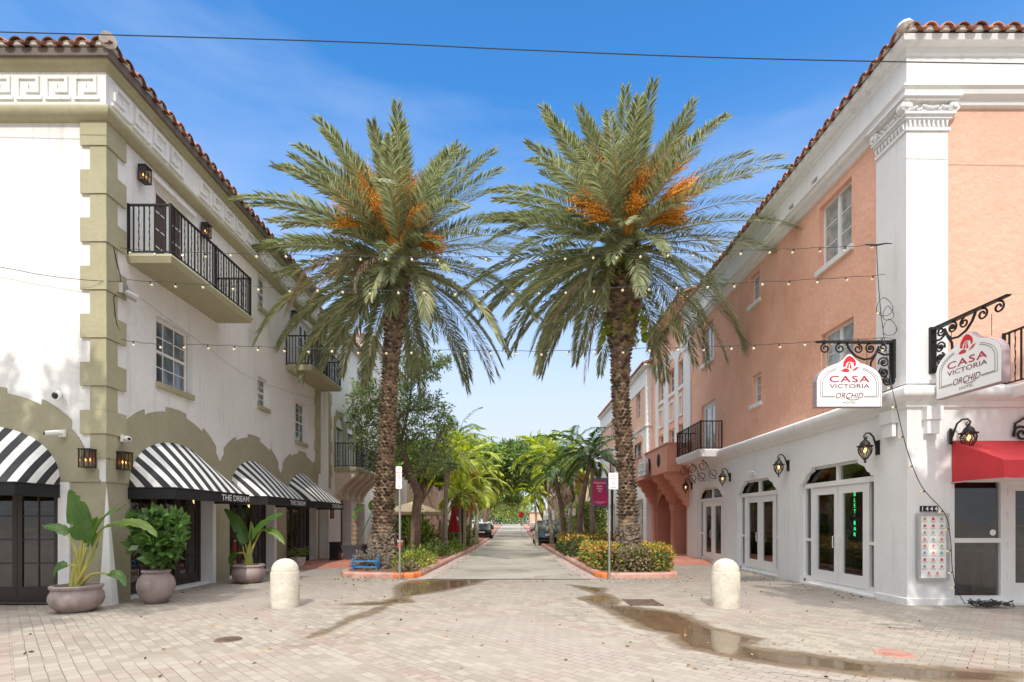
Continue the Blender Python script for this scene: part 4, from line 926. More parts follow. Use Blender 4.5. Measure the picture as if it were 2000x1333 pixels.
mb = MB(); mb.wall(F2, Y1-.3, Y2, 0, 3.3, low); mb.wall(F2, 22.5, 27.5, 0, 3.3, [], d=-1.5)
mb.fb(F2, 22.0, 27.7, 3.78, 4.98, .0, 1.07); mb.fb(F2, 21.96, 27.74, 4.98, 5.03, .0, 1.11)
mb.fb(F2, 24.2, 24.5, .12, .2, -.3, .06)
for u, tk in ((22.35, .35), (24.2, .35), (27.35, .35)):
    pr = [(1.02, 3.78)]
    lobes = [((1.02, 3.70), (.78, 3.45)), ((.78, 3.45), (.58, 3.16)), ((.58, 3.16), (.40, 2.86)), ((.40, 2.86), (.22, 2.56)), ((.22, 2.56), (.08, 2.36))]
    for (a, b) in lobes:
        for i in range(5):
            t = i/5; x = a[0]+(b[0]-a[0])*t; z = a[1]+(b[1]-a[1])*t; bu = math.sin(PI*t)*.075; pr.append((x+bu*.55, z-bu*.75))
    pr += [(.06, 2.3), (0, 2.3), (0, 3.78)]
    n = len(pr); vs = [F2(u, z, d) for d, z in pr]+[F2(u+tk, z, d) for d, z in pr]
    mb.add(vs, [tuple(range(n)), tuple(range(2*n-1, n-1, -1))]+[(i, (i+1) % n, n+(i+1) % n, n+i) for i in range(n)])
# arch heads between the corbels
for a, b in ((22.75, 24.15), (24.55, 27.3)):
    uc, r = (a+b)/2, (b-a)/2; n = 14
    pts = [(a+(b-a)*i/n, 2.35+.7*math.sin(PI*i/n)**.7+.04*abs(math.sin(PI*5*i/n))) for i in range(n+1)]
    for p, q in zip(pts, pts[1:]): mb.hexa([F2(p[0], p[1], -.02), F2(q[0], q[1], -.02), F2(q[0], q[1], .01), F2(p[0], p[1], .01), F2(p[0], 3.3, -.02), F2(q[0], 3.3, -.02), F2(q[0], 3.3, .01), F2(p[0], 3.3, .01)])
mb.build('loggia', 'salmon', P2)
mb = MB()
for u in (24.35, 27.55): mb.lathe([(.2, 0), (.2, .12), (.15, .16), (.13, .3), (.125, 1.9), (.16, 1.96), (.13, 2.0), (.2, 2.2), (.22, 2.3)], (X2-.06, u, .1), 16)
mb.build('column', 'salmon', P2, smooth=True)
mb = MB()
for u in (23.3, 24.9, 26.5): mb.prism(F2, [(u+.3*math.cos(2*PI*i/20), 4.4+.3*math.sin(2*PI*i/20)) for i in range(20)], 1.06, 1.075); ring(mb, F2, u-.02, u+.02, 4.1, 4.7, .01, 1.075, 1.09)
mb.build('round_grille', 'bronze', P2)
mb = MB(); mb.fb(F2, 23.2, 23.9, .15, 2.3, -1.49, -1.44); mb.fb(F2, 25.2, 26.6, .15, 2.4, -1.49, -1.44); mb.build('door', 'bronze', P2)

# farther wing with a white corner
P3 = thing('terrace_building', 'pink and white terrace building with red tile eaves partly behind the palm trunk', 'building', (XR+3, 34, 0))
X3 = 7.45; F3 = Fr((X3, 0), (0, 1), (-1, 0)); F3f = Fr((0, Y2), (1, 0), (0, -1)); Y3 = 43
h3 = [(29.7, 30.7, 7.7, 9.2, .14), (33.5, 34.5, 7.7, 9.2, .14), (37.5, 38.5, 7.7, 9.2, .14), (29.3, 30.9, 4.9, 6.2, .14), (33.3, 34.7, 4.9, 6.2, .14), (37.3, 38.7, 4.9, 6.2, .14)]
lw3 = [(29.0, 31.2, .14, 2.9, .2), (33, 35.2, .14, 2.9, .2), (37, 39.2, .14, 2.9, .2)]
mb = MB(); mb.wall(F3, Y2, Y3, 6.95, 9.2, [h for h in h3 if h[2] > 7]); mb.wall(F3f, X3, X3+4, 6.95, 9.2, []); mb.build('wall', 'pinkpale', P3)
mb = MB(); mb.wall(F3, Y2, Y3, 0.0, 6.95, [h for h in h3 if h[2] < 7]+lw3, d=.02); mb.wall(F3f, X3-.02, X3+4, 0, 6.95, [], d=.02); mb.wall(F3, Y2, Y3, 9.2, 10.25, [], d=.03); mb.wall(F3f, X3-.03, X3+4, 9.2, 10.25, [], d=.03)
mb.fb(F3f, X3-.03, X3+.28, 6.95, 9.2, .0, .03); mb.fb(F3, Y2, Y2+.3, 6.95, 9.2, 0, .03); mb.sweep([(X3, Y3), (X3, Y2), (X3+3, Y2)], [(0, 10.1), (.1, 10.12), (.2, 10.22), (.2, 10.3), (0, 10.3)])
mb.sweep([(X3, Y3), (X3, Y2), (X3+3, Y2)], [(0.02, 6.85), (.08, 6.87), (.1, 6.95), (.02, 6.98)]); mb.quad((X3, Y2, 10.2), (X3+6, Y2, 10.2), (X3+6, Y3, 10.2), (X3, Y3, 10.2))
mb.build('white_band', 'white2', P3)
mb = MB()
for h in h3[3:]:
    a, b = h[0]-.35, h[1]+.35; n = 10
    pts = [(a, 4.6), (b, 4.6), (b, 6.2)]+[((a+b)/2+(b-a)/2*math.cos(PI*i/n), 6.2+.55*math.sin(PI*i/n)) for i in range(1, n)]+[(a, 6.2)]
    for (p, q) in zip(pts, pts[1:]+pts[:1]): mb.quad(F3(p[0], p[1], .022), F3(q[0], q[1], .022), F3(q[0], q[1], .05), F3(p[0], p[1], .05))
    mb.wall(F3, a, b, 4.6, 6.2, [(h[0], h[1], 4.9, 6.2, .05)], d=.05); mb.add([F3(u, z, .05) for u, z in pts[2:]], [tuple(range(len(pts)-2))])
mb.build('pink_surround', 'pinkpale', P3)
for h in h3: window(F3, h[0], h[1], h[2], h[3], P3, rec=.1, cols=2, rows=3, sash=False)
for h in lw3: french(F3, h[0], h[1], h[2], h[3], P3, .1, leaves=2, cols=3, rows=5, fmat='winwhite', gl='pane', handle=False)
mb = MB(); roof_tiles(mb, F3, Y2-.2, Y3, 10.33, .27, per=.31, L=1.6, clip0=True, seed=13); roof_tiles(mb, F3f, X3-.2, X3+2, 10.33, .27, per=.31, L=1.2, clip0=True, seed=14); mb.build('roof', ['tile', 'mortar', 'fascia'], P3)

# tan single-storey building farther on
P4 = thing('tan_building', 'low tan stucco building with moulded cornice behind the slim palms', 'building', (9, 50, 0))
F4 = Fr((6.5, 0), (0, 1), (-1, 0)); F4f = Fr((0, 45), (1, 0), (0, -1))
mb = MB(); mb.wall(F4, 45, 60, 0, 6.2, [(46, 47, 3.6, 5.2, .1), (49, 50, 3.6, 5.2, .1), (46, 47, .8, 2.6, .1), (49, 50.5, .1, 2.6, .1), (53, 54, .8, 2.6, .1)]); mb.wall(F4f, 6.5, 14, 0, 6.2, []); mb.quad((6.5, 45, 6.19), (14, 45, 6.19), (14, 60, 6.19), (6.5, 60, 6.19))
mb.sweep([(6.5, 60), (6.5, 45), (14, 45)], [(0, 5.8), (.1, 5.83), (.2, 6.0), (.25, 6.2), (0, 6.2)]); mb.sweep([(6.5, 60), (6.5, 45), (14, 45)], [(0, 3.1), (.08, 3.1), (.08, 3.22), (0, 3.25)])
mb.build('wall', 'tan', P4)
for h in ((46, 47, 3.6, 5.2), (49, 50, 3.6, 5.2), (46, 47, .8, 2.6), (53, 54, .8, 2.6)): window(F4, *h, P4, rec=.08, cols=2, rows=2)
mb = MB(); mb.fb(F4, 49, 50.5, .1, 2.6, -.12, -.05); mb.build('door', 'brown', P4)
# buildings beyond, seen between the trees
def plain_building(label, x0, x1, y0, y1, h, m, roofm='fascia', name='distant_building'):
    o = thing(name, label, 'building', ((x0+x1)/2, (y0+y1)/2, 0)); s = 1 if x0 > 0 else -1
    F = Fr((x0 if s > 0 else x1, 0), (0, 1), (-s, 0)); hs = []; y = y0+1.2
    while y < y1-2.5:
        hs += [(y, y+1.3, .9, 2.4, .1)] + ([(y, y+1.3, 4.0, 5.5, .1)] if h > 6 else []); y += 3.4
    mb = MB(); mb.wall(F, y0, y1, 0, h, hs); mb.wall(Fr((0, y0), (1, 0), (0, -1)), x0, x1, 0, h, []); mb.quad((x0, y0, h-.01), (x1, y0, h-.01), (x1, y1, h-.01), (x0, y1, h-.01)); mb.build('wall', m, o)
    for q in hs: window(F, *q[:4], o, rec=.07, cols=2, rows=2)
    mb = MB(); pth = [(x0, y1), (x0, y0), (x1, y0)] if s > 0 else [(x0, y0), (x1, y0), (x1, y1)]
    mb.sweep(pth, [(0, h-.1), (.25, h-.05), (.3, h+.12), (0, h+.15)]); mb.build('roof_edge', roofm, o)
plain_building('cream two-storey building behind the cafe umbrellas', -14, -7.7, 37.2, 58, 7.5, 'tan', 'tile')
plain_building('white building glimpsed through the trees far along the planted side with parasols', -14, -7.8, 60, 90, 6.8, 'white2', 'tile')
plain_building('pale building glimpsed behind the dark trunks beyond the parked blue car', 6.8, 14, 62, 92, 6.5, 'white2', 'tile')
plain_building('tiny red roofed building closing the far end of the street', 5.6, 12, 160, 175, 4.2, 'tan', 'tile')

# ================================================================= PALMS AND TREES
def px(x, y, Y): return ((x-1000)/1000*Y, Y, H+(1018-y)/1000*Y)
def frond(mb, o, az, el, L, droop, nl, ll, lw, rnd, rib=1, leaf=0, vee=0.35, base=0.14, thick=.022, hang=0.25, side_bend=0.0, tipw=0.35):
    N = 14; p = np.array(o, float); pts = [p.copy()]; dirs = []
    for i in range(N):
        s = (i+.5)/N; e = el-droop*s**1.35; a = az+side_bend*s
        d = np.array([math.cos(e)*math.cos(a), math.cos(e)*math.sin(a), math.sin(e)]); dirs.append(d); p = p+d*L/N; pts.append(p.copy())
    dirs.append(dirs[-1]); pts = np.array(pts); dirs = np.array(dirs)
    mb.mi(rib); mb.tube([tuple(q) for q in pts], [thick*(1-.85*i/N) for i in range(N+1)], 4, cap=False); mb.mi(leaf)
    S = np.linspace(base, 0.995, nl); S = S + rnd.uniform(-.3, .3, nl)/nl*.8; S = np.clip(S, base, .999)
    idx = S*N; i0 = np.minimum(idx.astype(int), N-1); fr = (idx-i0)[:, None]
    P = pts[i0]*(1-fr)+pts[i0+1]*fr; D = dirs[i0]
    side = np.array([-math.sin(az), math.cos(az), 0.]); side = np.tile(side, (nl, 1)); up = np.cross(D, side); up /= np.linalg.norm(up, axis=1)[:, None]
    up = np.where((up[:, 2:3] < 0) & (abs(D[:, 2:3]) < .99), -up, up)
    for sg in (-1, 1):
        A = np.radians(62-38*S + rnd.normal(0, 6, nl))[:, None]; V = vee+rnd.normal(0, .12, nl)[:, None]
        d = D*np.cos(A)+side*sg*np.sin(A)*1.0+up*V*np.sin(A); d /= np.linalg.norm(d, axis=1)[:, None]
        ln = (ll*np.minimum(1, .45+2.6*(S-base)**.8)*(1-.55*np.clip((S-.55)/.45, 0, 1)**1.4)*rnd.uniform(.85, 1.1, nl))[:, None]
        w = np.cross(d, up*.7+D*.5*sg); w /= np.maximum(1e-6, np.linalg.norm(w, axis=1))[:, None]; w *= lw
        mid = P+d*ln*.45; g = np.zeros((nl, 3)); g[:, 2] = -hang
        tip = P+(d+g)*ln; base_ = P
        V4 = np.stack([base_, mid+w*.5, tip, mid-w*.5], 1).reshape(-1, 3); k = len(mb.v); mb.v.extend(map(tuple, V4.tolist()))
        mb.f.extend([(k+4*i, k+4*i+1, k+4*i+2, k+4*i+3) for i in range(nl)]); mb.m.extend([mb.c]*nl)

def interp_path(pts, rad, step):
    P = [Vector(p) for p in pts]; out_, ro = [], []
    for i in range(len(P)-1):
        n = max(1, int((P[i+1]-P[i]).length/step))
        for k in range(n): out_.append(P[i].lerp(P[i+1], k/n)); ro.append(rad[i]+(rad[i+1]-rad[i])*k/n)
    out_.append(P[-1]); ro.append(rad[-1]); return out_, ro

def date_palm(label, pix, rpx, Y, seed, n_fr=116, Lf=4.75):
    rnd = np.random.default_rng(seed); rr = random.Random(seed)
    pts = [px(x, y, Y) for x, y in pix]; rad = [r/1000*Y for r in rpx]; base = pts[0]
    t = thing('date_palm', label, 'palm tree', base, 'date palms')
    P, RR = interp_path(pts, rad, .108)
    mb = MB(); RR = [r*.85 for r in RR]; mb.tube(P, [r*.93 for r in RR], 16)
    for i, (p, r) in enumerate(zip(P, RR)):       # old leaf bases in a spiral
        hgt = p.z
        if i < 4 : continue
        m = 10 + int(r*9); rough = hgt < P[0].z+1.5; big = r > .40 and hgt > 6
        for k in range(m):
            a = 2*PI*(k+.5*(i % 2)+rr.uniform(-.12, .12))/m; ca, sa = math.cos(a), math.sin(a)
            w_ = PI*r/m*rr.uniform(.95, 1.25); hh = rr.uniform(.038, .055); pr = r*.10+rr.uniform(.035, .075); 
            if rough: pr = rr.uniform(.0, .05)
            if big: pr = rr.uniform(.02, .16)
            tx, ty = -sa, ca; z0 = p.z+rr.uniform(-.02, .02)
            q = lambda rad_, off, z: (p.x+ca*rad_+tx*off, p.y+sa*rad_+ty*off, z)
            mb.add([q(r*.95, -w_, z0+hh*.3), q(r*.95, w_, z0+hh*.3), q(r+pr, w_*.55, z0+hh), q(r+pr, -w_*.55, z0+hh), q(r*.95, 0, z0-hh*1.1), q(r*.93, 0, z0+hh*1.3)],
                   [(4, 1, 2, 3), (4, 3, 0), (3, 2, 5), (0, 3, 5), (2, 1, 5)])
    mb.build('trunk', 'trunk', t, recalc=False)
    mb = MB(); b0 = pts[0]; rb = rad[0]      # root mass
    def rm(u, v):
        a = 2*PI*u; z = v*1.25; r = rb*(1.08-.24*v)+.05*math.sin(a*5+v*7)+.03*math.sin(a*11+v*13)+rr.uniform(-.055, .055)
        if v == 0: r += .12
        return (b0[0]+r*math.cos(a)+(pts[2][0]-b0[0])*v*.5, b0[1]+r*math.sin(a), b0[2]-.1+z)
    mb.grid(rm, 36, 22); mb.build('root_mass', 'root', t)
    top = Vector(pts[-1]); top.z += .1
    mb = MB(); rt = rad[-1]
    mb.mi(1); mb.lathe([(rt*.9, -.5), (rt*1.0, -.1), (rt*.75, .35), (rt*.3, .8), (.05, 1.0)], top, 12)
    for i in range(n_fr):
        f = (i+.5)/n_fr; az = i*2.39996+rr.uniform(-.2, .2)
        el = R(80-118*f**.80+rr.uniform(-6, 6)); L = Lf*(rr.uniform(.92, 1.06))*(.63+.47*min(1, f*1.8) if f < .75 else .95)
        if f > .52 and abs(((az+PI/2+PI) % (2*PI))-PI) < R(48):
            if f > .8: continue
            L *= .5; el = R(20-60*(f-.5)/.3)
        if f > .86 and i % 3: continue
        droop = R(22+46*f+rr.uniform(-10, 12)) if f < .8 else R(30+rr.uniform(0, 14))
        if el < R(-45): droop = R(15)
        o = (top.x+rt*.55*math.cos(az), top.y+rt*.55*math.sin(az), top.z+.55*(1-1.7*f))
        old = f > .5 and rr.random() < .36
        frond(mb, o, az, el, L, droop, 100, .66, .05, rnd, rib=1, leaf=2 if old else 0, vee=.42, hang=.10+.22*f, side_bend=rr.uniform(-.18, .18))
    mb.build('crown', ['date', 'rachis', 'dateold'], t, recalc=False)
    return t, top, rt, rnd, rr
def fruit_clusters(t, top, spots, rr):
    for (dx_, dy_, dz_) in spots:
        mb = MB(); rnd_ = random.Random(int(dx_*100)+700); d = Vector((dx_, dy_, dz_-.15)); L = d.length; d.normalize()
        st = top+Vector((0, -.6, .2)); kn = st+d*L*.55
        mb.tube([st, st+d*L*.3+Vector((0, 0, .05)), kn], [.06, .05, .04], 5)
        for i in range(150):
            e = d+Vector((rnd_.gauss(0, .2), rnd_.gauss(0, .2), rnd_.gauss(0, .16))); e.normalize(); l = L*rnd_.uniform(.35, .62); s0 = kn-d*L*rnd_.uniform(0, .25)
            p1 = s0+e*l*.5; p2 = s0+e*l-Vector((0, 0, l*.22))
            mb.tube([s0, p1, p2], [.013, .012, .008], 3, cap=False)
            for k in range(5):
                q = s0.lerp(p1, k/4) if k < 3 else p1.lerp(p2, (k-2)/2.); s_ = .028
                q = q+Vector((rnd_.uniform(-.03, .03), rnd_.uniform(-.03, .03), rnd_.uniform(-.03, .03)))
                mb.add([q+Vector((s_, 0, 0)), q+Vector((0, s_, 0)), q+Vector((-s_, 0, 0)), q+Vector((0, -s_, 0)), q+Vector((0, 0, s_)), q+Vector((0, 0, -s_))], [(0, 1, 4), (1, 2, 4), (2, 3, 4), (3, 0, 4), (1, 0, 5), (2, 1, 5), (3, 2, 5), (0, 3, 5)])
        mb.build('fruit_cluster', 'fruit', t, recalc=False)
palm1, top1, rt1, rn, rr1 = date_palm('tall date palm with brown dead fronds by the olive-trimmed building, blue rack at its foot',
    [(748, 1108), (748, 1060), (749, 1000), (753, 900), (758, 804), (762, 732), (766, 684), (770, 640), (777, 570), (784, 522)], [27, 25, 22, 17.5, 15.5, 15.5, 17.5, 19, 23, 24], 17.3, 11)
fruit_clusters(palm1, top1, [(-1.35, -.6, 2.7), (-.85, -1.0, 1.9), (-.12, -1.1, 1.7), (.25, -.9, 2.3), (-1.6, -.9, 1.5), (1.0, -1.0, 1.0), (-1.7, -.8, .75), (1.5, -.8, .1), (-.5, -1.2, 1.2), (.6, -.3, 2.5)], rr1)
mb = MB()
for az, el, dr, L in ((R(-150), R(12), R(95), 4.3), (R(-158), R(2), R(75), 4.4), (R(-140), R(-5), R(70), 3.9), (R(-128), R(5), R(100), 2.6)): frond(mb, (top1.x, top1.y-.1, top1.z-.15), az, el, L, dr, 70, .52, .03, rn, hang=.6, vee=.1)
mb.build('dead_frond', ['dead', 'rachis'], palm1, recalc=False)
palm2, top2, rt2, rn2, rr2 = date_palm('thick-necked date palm with green leaves on its trunk behind the flowering hedge',
    [(1228, 1098), (1227, 1040), (1225, 980), (1221, 900), (1215, 820), (1211, 770), (1212, 710), (1214, 672), (1214, 640), (1215, 590), (1216, 540), (1217, 496)], [25, 23, 20, 17.5, 17, 17, 19, 24, 31, 35, 34, 28], 17.0, 23, n_fr=124, Lf=4.85)
fruit_clusters(palm2, top2, [(-.9, -.8, 2.9), (-.55, -.9, 2.0), (.25, -1.1, 1.6), (1.4, -.6, 2.7), (-1.75, -.8, 1.2), (1.9, -.8, 1.5), (0, -1.2, .7), (1.6, -.9, .5), (-1.3, -.9, .6), (.7, -.7, 1.9)], rr2)
mb = MB()
for az, el, dr, L in ((R(-160), R(-70), R(18), 4.3), (R(170), R(-74), R(12), 3.6), (R(-170), R(-35), R(45), 3.4)): frond(mb, (top2.x-.5, top2.y-.2, top2.z-.3), az, el, L, dr, 60, .36, .035, rn2, hang=.7, vee=.0)
mb.build('dead_frond', ['dead', 'rachis'], palm2, recalc=False)
# climbing leaves on the palm neck
rnd = np.random.default_rng(8); n = 260; a = rnd.uniform(PI*1.0, PI*2.05, n); z = np.concatenate([rnd.normal(top2.z-.55, .35, 170), rnd.normal(top2.z-2.75, .3, 90)])
P = np.stack([top2.x+.58*np.cos(a), top2.y+.58*np.sin(a), z], 1); D = np.stack([np.cos(a), np.sin(a), rnd.uniform(-.8, .5, n)], 1)
mb = MB(); mb.leaves(P, D, .26, .6, .4, rnd); tag(mb.build('climbing_plant', 'leaflime', recalc=False), 'green climbing leaves growing on the neck of the thick palm trunk', 'climbing plant')

def blob_leaves(mb, blobs, n, size, seed, aspect=.42, shell=.55, sub=0, droop=-.1):
    rnd = np.random.default_rng(seed); B = np.array([b[:3] for b in blobs], float); Rr = np.array([b[3] for b in blobs], float)
    w_ = Rr**2/np.sum(Rr**2); Ps, Ds = [], []
    for c, r, wt in zip(B, Rr, w_):
        k = int(n*wt)
        if k < 3: continue
        v = rnd.normal(size=(k, 3)); v /= np.linalg.norm(v, axis=1)[:, None]
        if sub:      # twig clumps: leaves gather round sub-centres
            m = max(4, int(k/sub)); vc = rnd.normal(size=(m, 3)); vc /= np.linalg.norm(vc, axis=1)[:, None]; rc = rnd.uniform(shell, 1.05, m)[:, None]
            cc = vc*rc; ii = rnd.integers(0, m, k); q = cc[ii]+v*rnd.uniform(.0, .26, k)[:, None]
            d = cc[ii]*.7+v*.8
        else: q = v*(rnd.uniform(shell**3, 1.1, k)**(1/3))[:, None]; d = q*.8+rnd.normal(size=(k, 3))*.6
        q[:, 2] *= .85; d = d + np.array([0, 0, droop]); Ps.append(c+q*r); Ds.append(d)
    mb.leaves(np.concatenate(Ps), np.concatenate(Ds), size, aspect, .35, rnd)
def tree(label, name, cat, base, trunk, blobs, n, size, leafm, barkm='bark', group=None, seed=1, sub=0, aspect=.42, shell=.55, limbs=True, lm2=None):
    t = thing(name, label, cat, base, group); mb = MB()
    for pts, r in trunk: mb.tube(pts, r, 8)
    rr = random.Random(seed)
    if limbs:
        tips = [t_[0][-1] for t_ in trunk]
        for b in blobs:
            tp = min(tips, key=lambda q: (Vector(q)-Vector(b[:3])).length); a_ = Vector(tp); c = Vector(b[:3]); m = a_.lerp(c, .5)+Vector((rr.uniform(-.2, .2), rr.uniform(-.2, .2), rr.uniform(-.1, .25)))*b[3]
            r0 = min(trunk[0][1] if not isinstance(trunk[0][1], list) else trunk[0][1][-1:]+[.05]) if False else .05+.02*b[3]
            mb.tube([a_, m, c], [r0, r0*.7, r0*.35], 5)
            for k in range(3): 
                e = c+Vector((rr.gauss(0, .5), rr.gauss(0, .5), rr.gauss(0, .45)))*b[3]; mb.tube([m.lerp(c, .6), c.lerp(e, .5)+Vector((0, 0, .05)), e], [r0*.4, r0*.28, r0*.12], 4)
    mb.build('trunk', barkm, t)
    mb = MB(); blob_leaves(mb, blobs, n, size, seed, aspect, shell, sub)
    if lm2: mb.mi(1); blob_leaves(mb, blobs, int(n*.35), size, seed+50, aspect, shell, sub)
    mb.build('crown', [leafm]+([lm2] if lm2 else []), t, recalc=False); return t
# grey-leaved tree with forked trunk behind the left palm
Y = 22.6; q = lambda x, y, dy=0: px(x, y, Y+dy)
bl = [(790, 722, 48, .3), (838, 715, 34, -.4), (868, 706, 20, 0), (812, 700, 22, .5), (722, 778, 42, -.6), (700, 805, 30, .2), (745, 812, 34, .7), (795, 795, 48, .8), (845, 800, 42, .3), (868, 835, 26, -.3), (720, 860, 34, -.8), (700, 835, 20, 0), (800, 862, 52, .2), (845, 875, 36, .9), (742, 900, 26, -.5), (835, 905, 34, -1.1), (870, 900, 26, .3), (770, 850, 30, 1.3), (700, 760, 20, .6)]
tree('grey-green tree with forked brown trunk and open branches behind the tall palm', 'shade_tree', 'tree', q(811, 1084), [([q(811, 1090), q(812, 1010), q(817, 965), q(806, 935)], [.26, .21, .2, .17]), ([q(806, 935), q(795, 905), q(782, 870), q(775, 820)], [.17, .13, .11, .08]), ([q(806, 935), q(825, 915, -.3), q(842, 905, -.6)], [.12, .09, .06]), ([q(782, 870), q(800, 790, .4), q(805, 740, .4)], [.08, .06, .04])],
     [(*q(x, y, dy), r*Y/1000) for x, y, r, dy in bl], 15000, .17, 'leafolive', sub=16, aspect=.3, seed=4, shell=.3)

def small_palm(label, base, top, nf, L, leafm, ll, lw, group, seed, r=.09, el0=75, el1=-35, dr=(45, 85), name='palm_tree', nl=34, barkm='palmbark', spray=None, hang=.3, r0=None, old=0, r_scale=None):
    rnd = np.random.default_rng(seed); rr = random.Random(seed); t = thing(name, label, 'palm tree', base, group)
    b, tp = Vector(base), Vector(top); m = b.lerp(tp, .5)+Vector((rr.uniform(-.1, .1), 0, 0)); m.x += (b.x-tp.x)*.08
    P, RR = interp_path([b, m, tp], [r0 or r*1.5, r, r*.8], .25); mb = MB()
    mb.tube(P, [q_*(1+.06*(i % 2)) for i, q_ in enumerate(RR)], 8); mb.mi(1)
    mb.tube([tp-Vector((0, 0, .1)), tp+Vector((0, 0, .45))], [r*.8, r*.45], 8)
    mb.build('trunk', [barkm, 'palmgreen'], t)
    mb = MB()
    for i in range(nf):
        f = (i+.5)/nf; az = i*2.39996+rr.uniform(-.25, .25); el = R(el0+(el1-el0)*f+rr.uniform(-6, 6))
        frond(mb, (tp.x, tp.y, tp.z+.35), az, el, L*rr.uniform(.9, 1.1), R(rr.uniform(*dr)), nl, ll, lw, rnd, hang=hang, thick=.018, vee=.15, leaf=0 if i < nf-old else 2)
    mb.build('crown', [leafm, 'rachis', 'dead'], t, recalc=False)
    if spray:
        mb = MB()
        for k in range(3):
            az = rr.uniform(0, 2*PI); c = tp+Vector((math.cos(az)*.25, math.sin(az)*.25, -.1))
            for i in range(70):
                e = Vector((math.cos(az)+rr.gauss(0, .5), math.sin(az)+rr.gauss(0, .5), rr.gauss(-.3, .4))).normalized(); l = rr.uniform(.3, .75)
                mb.tube([c, c+e*l*.5, c+e*l-Vector((0, 0, l*.35))], [.012, .01, .008], 3, cap=False)
        mb.build('seed_spray', 'palmorange', t, recalc=False)
    return t
GP = 'slim palms planted along the kerb'
pz = lambda x, y, Y: px(x, y, Y)
def bs(x, Y, z=.13): return ((x-1000)/1000*Y, Y, z)
small_palm('glossy dark green palm with two leaning trunks by the magenta banner', bs(1128, 24), pz(1152, 905, 24), 15, 2.15, 'palmgreen', .55, .075, GP, 31, r=.12, nl=44, dr=(50, 80), barkm='bark', el1=-15)
small_palm('pale straight palm trunk standing just beside the leaning dark palm', bs(1161, 24.6), pz(1157, 915, 24.6), 9, 1.7, 'palmgreen', .5, .07, GP, 32, r=.11, nl=36, el1=-10)
small_palm('dark leaning palm over the clipped hedge and the parked blue car', bs(1106, 27), pz(1086, 935, 27), 14, 2.0, 'palmgreen', .52, .075, GP, 33, r=.12, barkm='bark', nl=40, el1=-30)
small_palm('palm with tan dead fronds hanging under its crown beside the tan building', bs(1096, 30), pz(1100, 935, 30), 13, 2.0, 'palmyellow', .5, .08, GP, 34, r=.09, spray=None, old=7, el1=-75, nl=36)
small_palm('white-trunked low palm with lime yellow crown behind the parked blue car', bs(1049, 32), pz(1045, 975, 32), 11, 1.25, 'palmyellow', .42, .10, GP, 35, r=.07, nl=26)
small_palm('taller lime palm rising over the street behind the dark glossy palm', bs(1078, 34), pz(1068, 900, 34), 17, 2.5, 'palmyellow', .6, .09, GP, 36, r=.1, nl=40)
small_palm('leaning pale palm next to the blank square sign', bs(1110, 31), pz(1122, 925, 31), 14, 2.1, 'palmyellow', .55, .085, GP, 37, r=.09, spray=1)
small_palm('mid green palm highest of the group before the pink terrace', bs(1140, 33), pz(1120, 890, 33), 16, 2.5, 'palmgreen', .6, .08, GP, 38, r=.1)
small_palm('bright lime palm low above the closed red parasol', bs(898, 27), pz(899, 978, 27), 15, 1.35, 'palmyellow', .46, .085, GP, 41, r=.08, nl=32, spray=1)
small_palm('lime palm with long arching fronds reaching over the road near the cafe', bs(905, 29.5), pz(908, 915, 29.5), 17, 2.6, 'palmyellow', .62, .085, GP, 42, r=.1, nl=44, spray=1)
small_palm('yellowing palm behind the lamp of the cafe terrace and grey-leaved tree', bs(868, 25.2), pz(880, 895, 25.2), 14, 2.1, 'palmyellow', .55, .08, GP, 43, r=.09, nl=40)
small_palm('palm with rusty orange seed sprays before the dark avenue trees', bs(930, 35), pz(937, 945, 35), 15, 2.4, 'palmyellow', .6, .09, GP, 44, r=.1, spray=1, el1=-50)
small_palm('tilted thin palm standing over the cafe shrubs by the grey post', bs(918, 31), pz(925, 965, 31), 13, 1.8, 'palmyellow', .5, .085, GP, 45, r=.07, spray=1)
small_palm('green palm whose crown tops the avenue beside the pale sky', bs(900, 42), pz(893, 860, 42), 16, 2.9, 'palmgreen', .7, .1, GP, 46, r=.12)
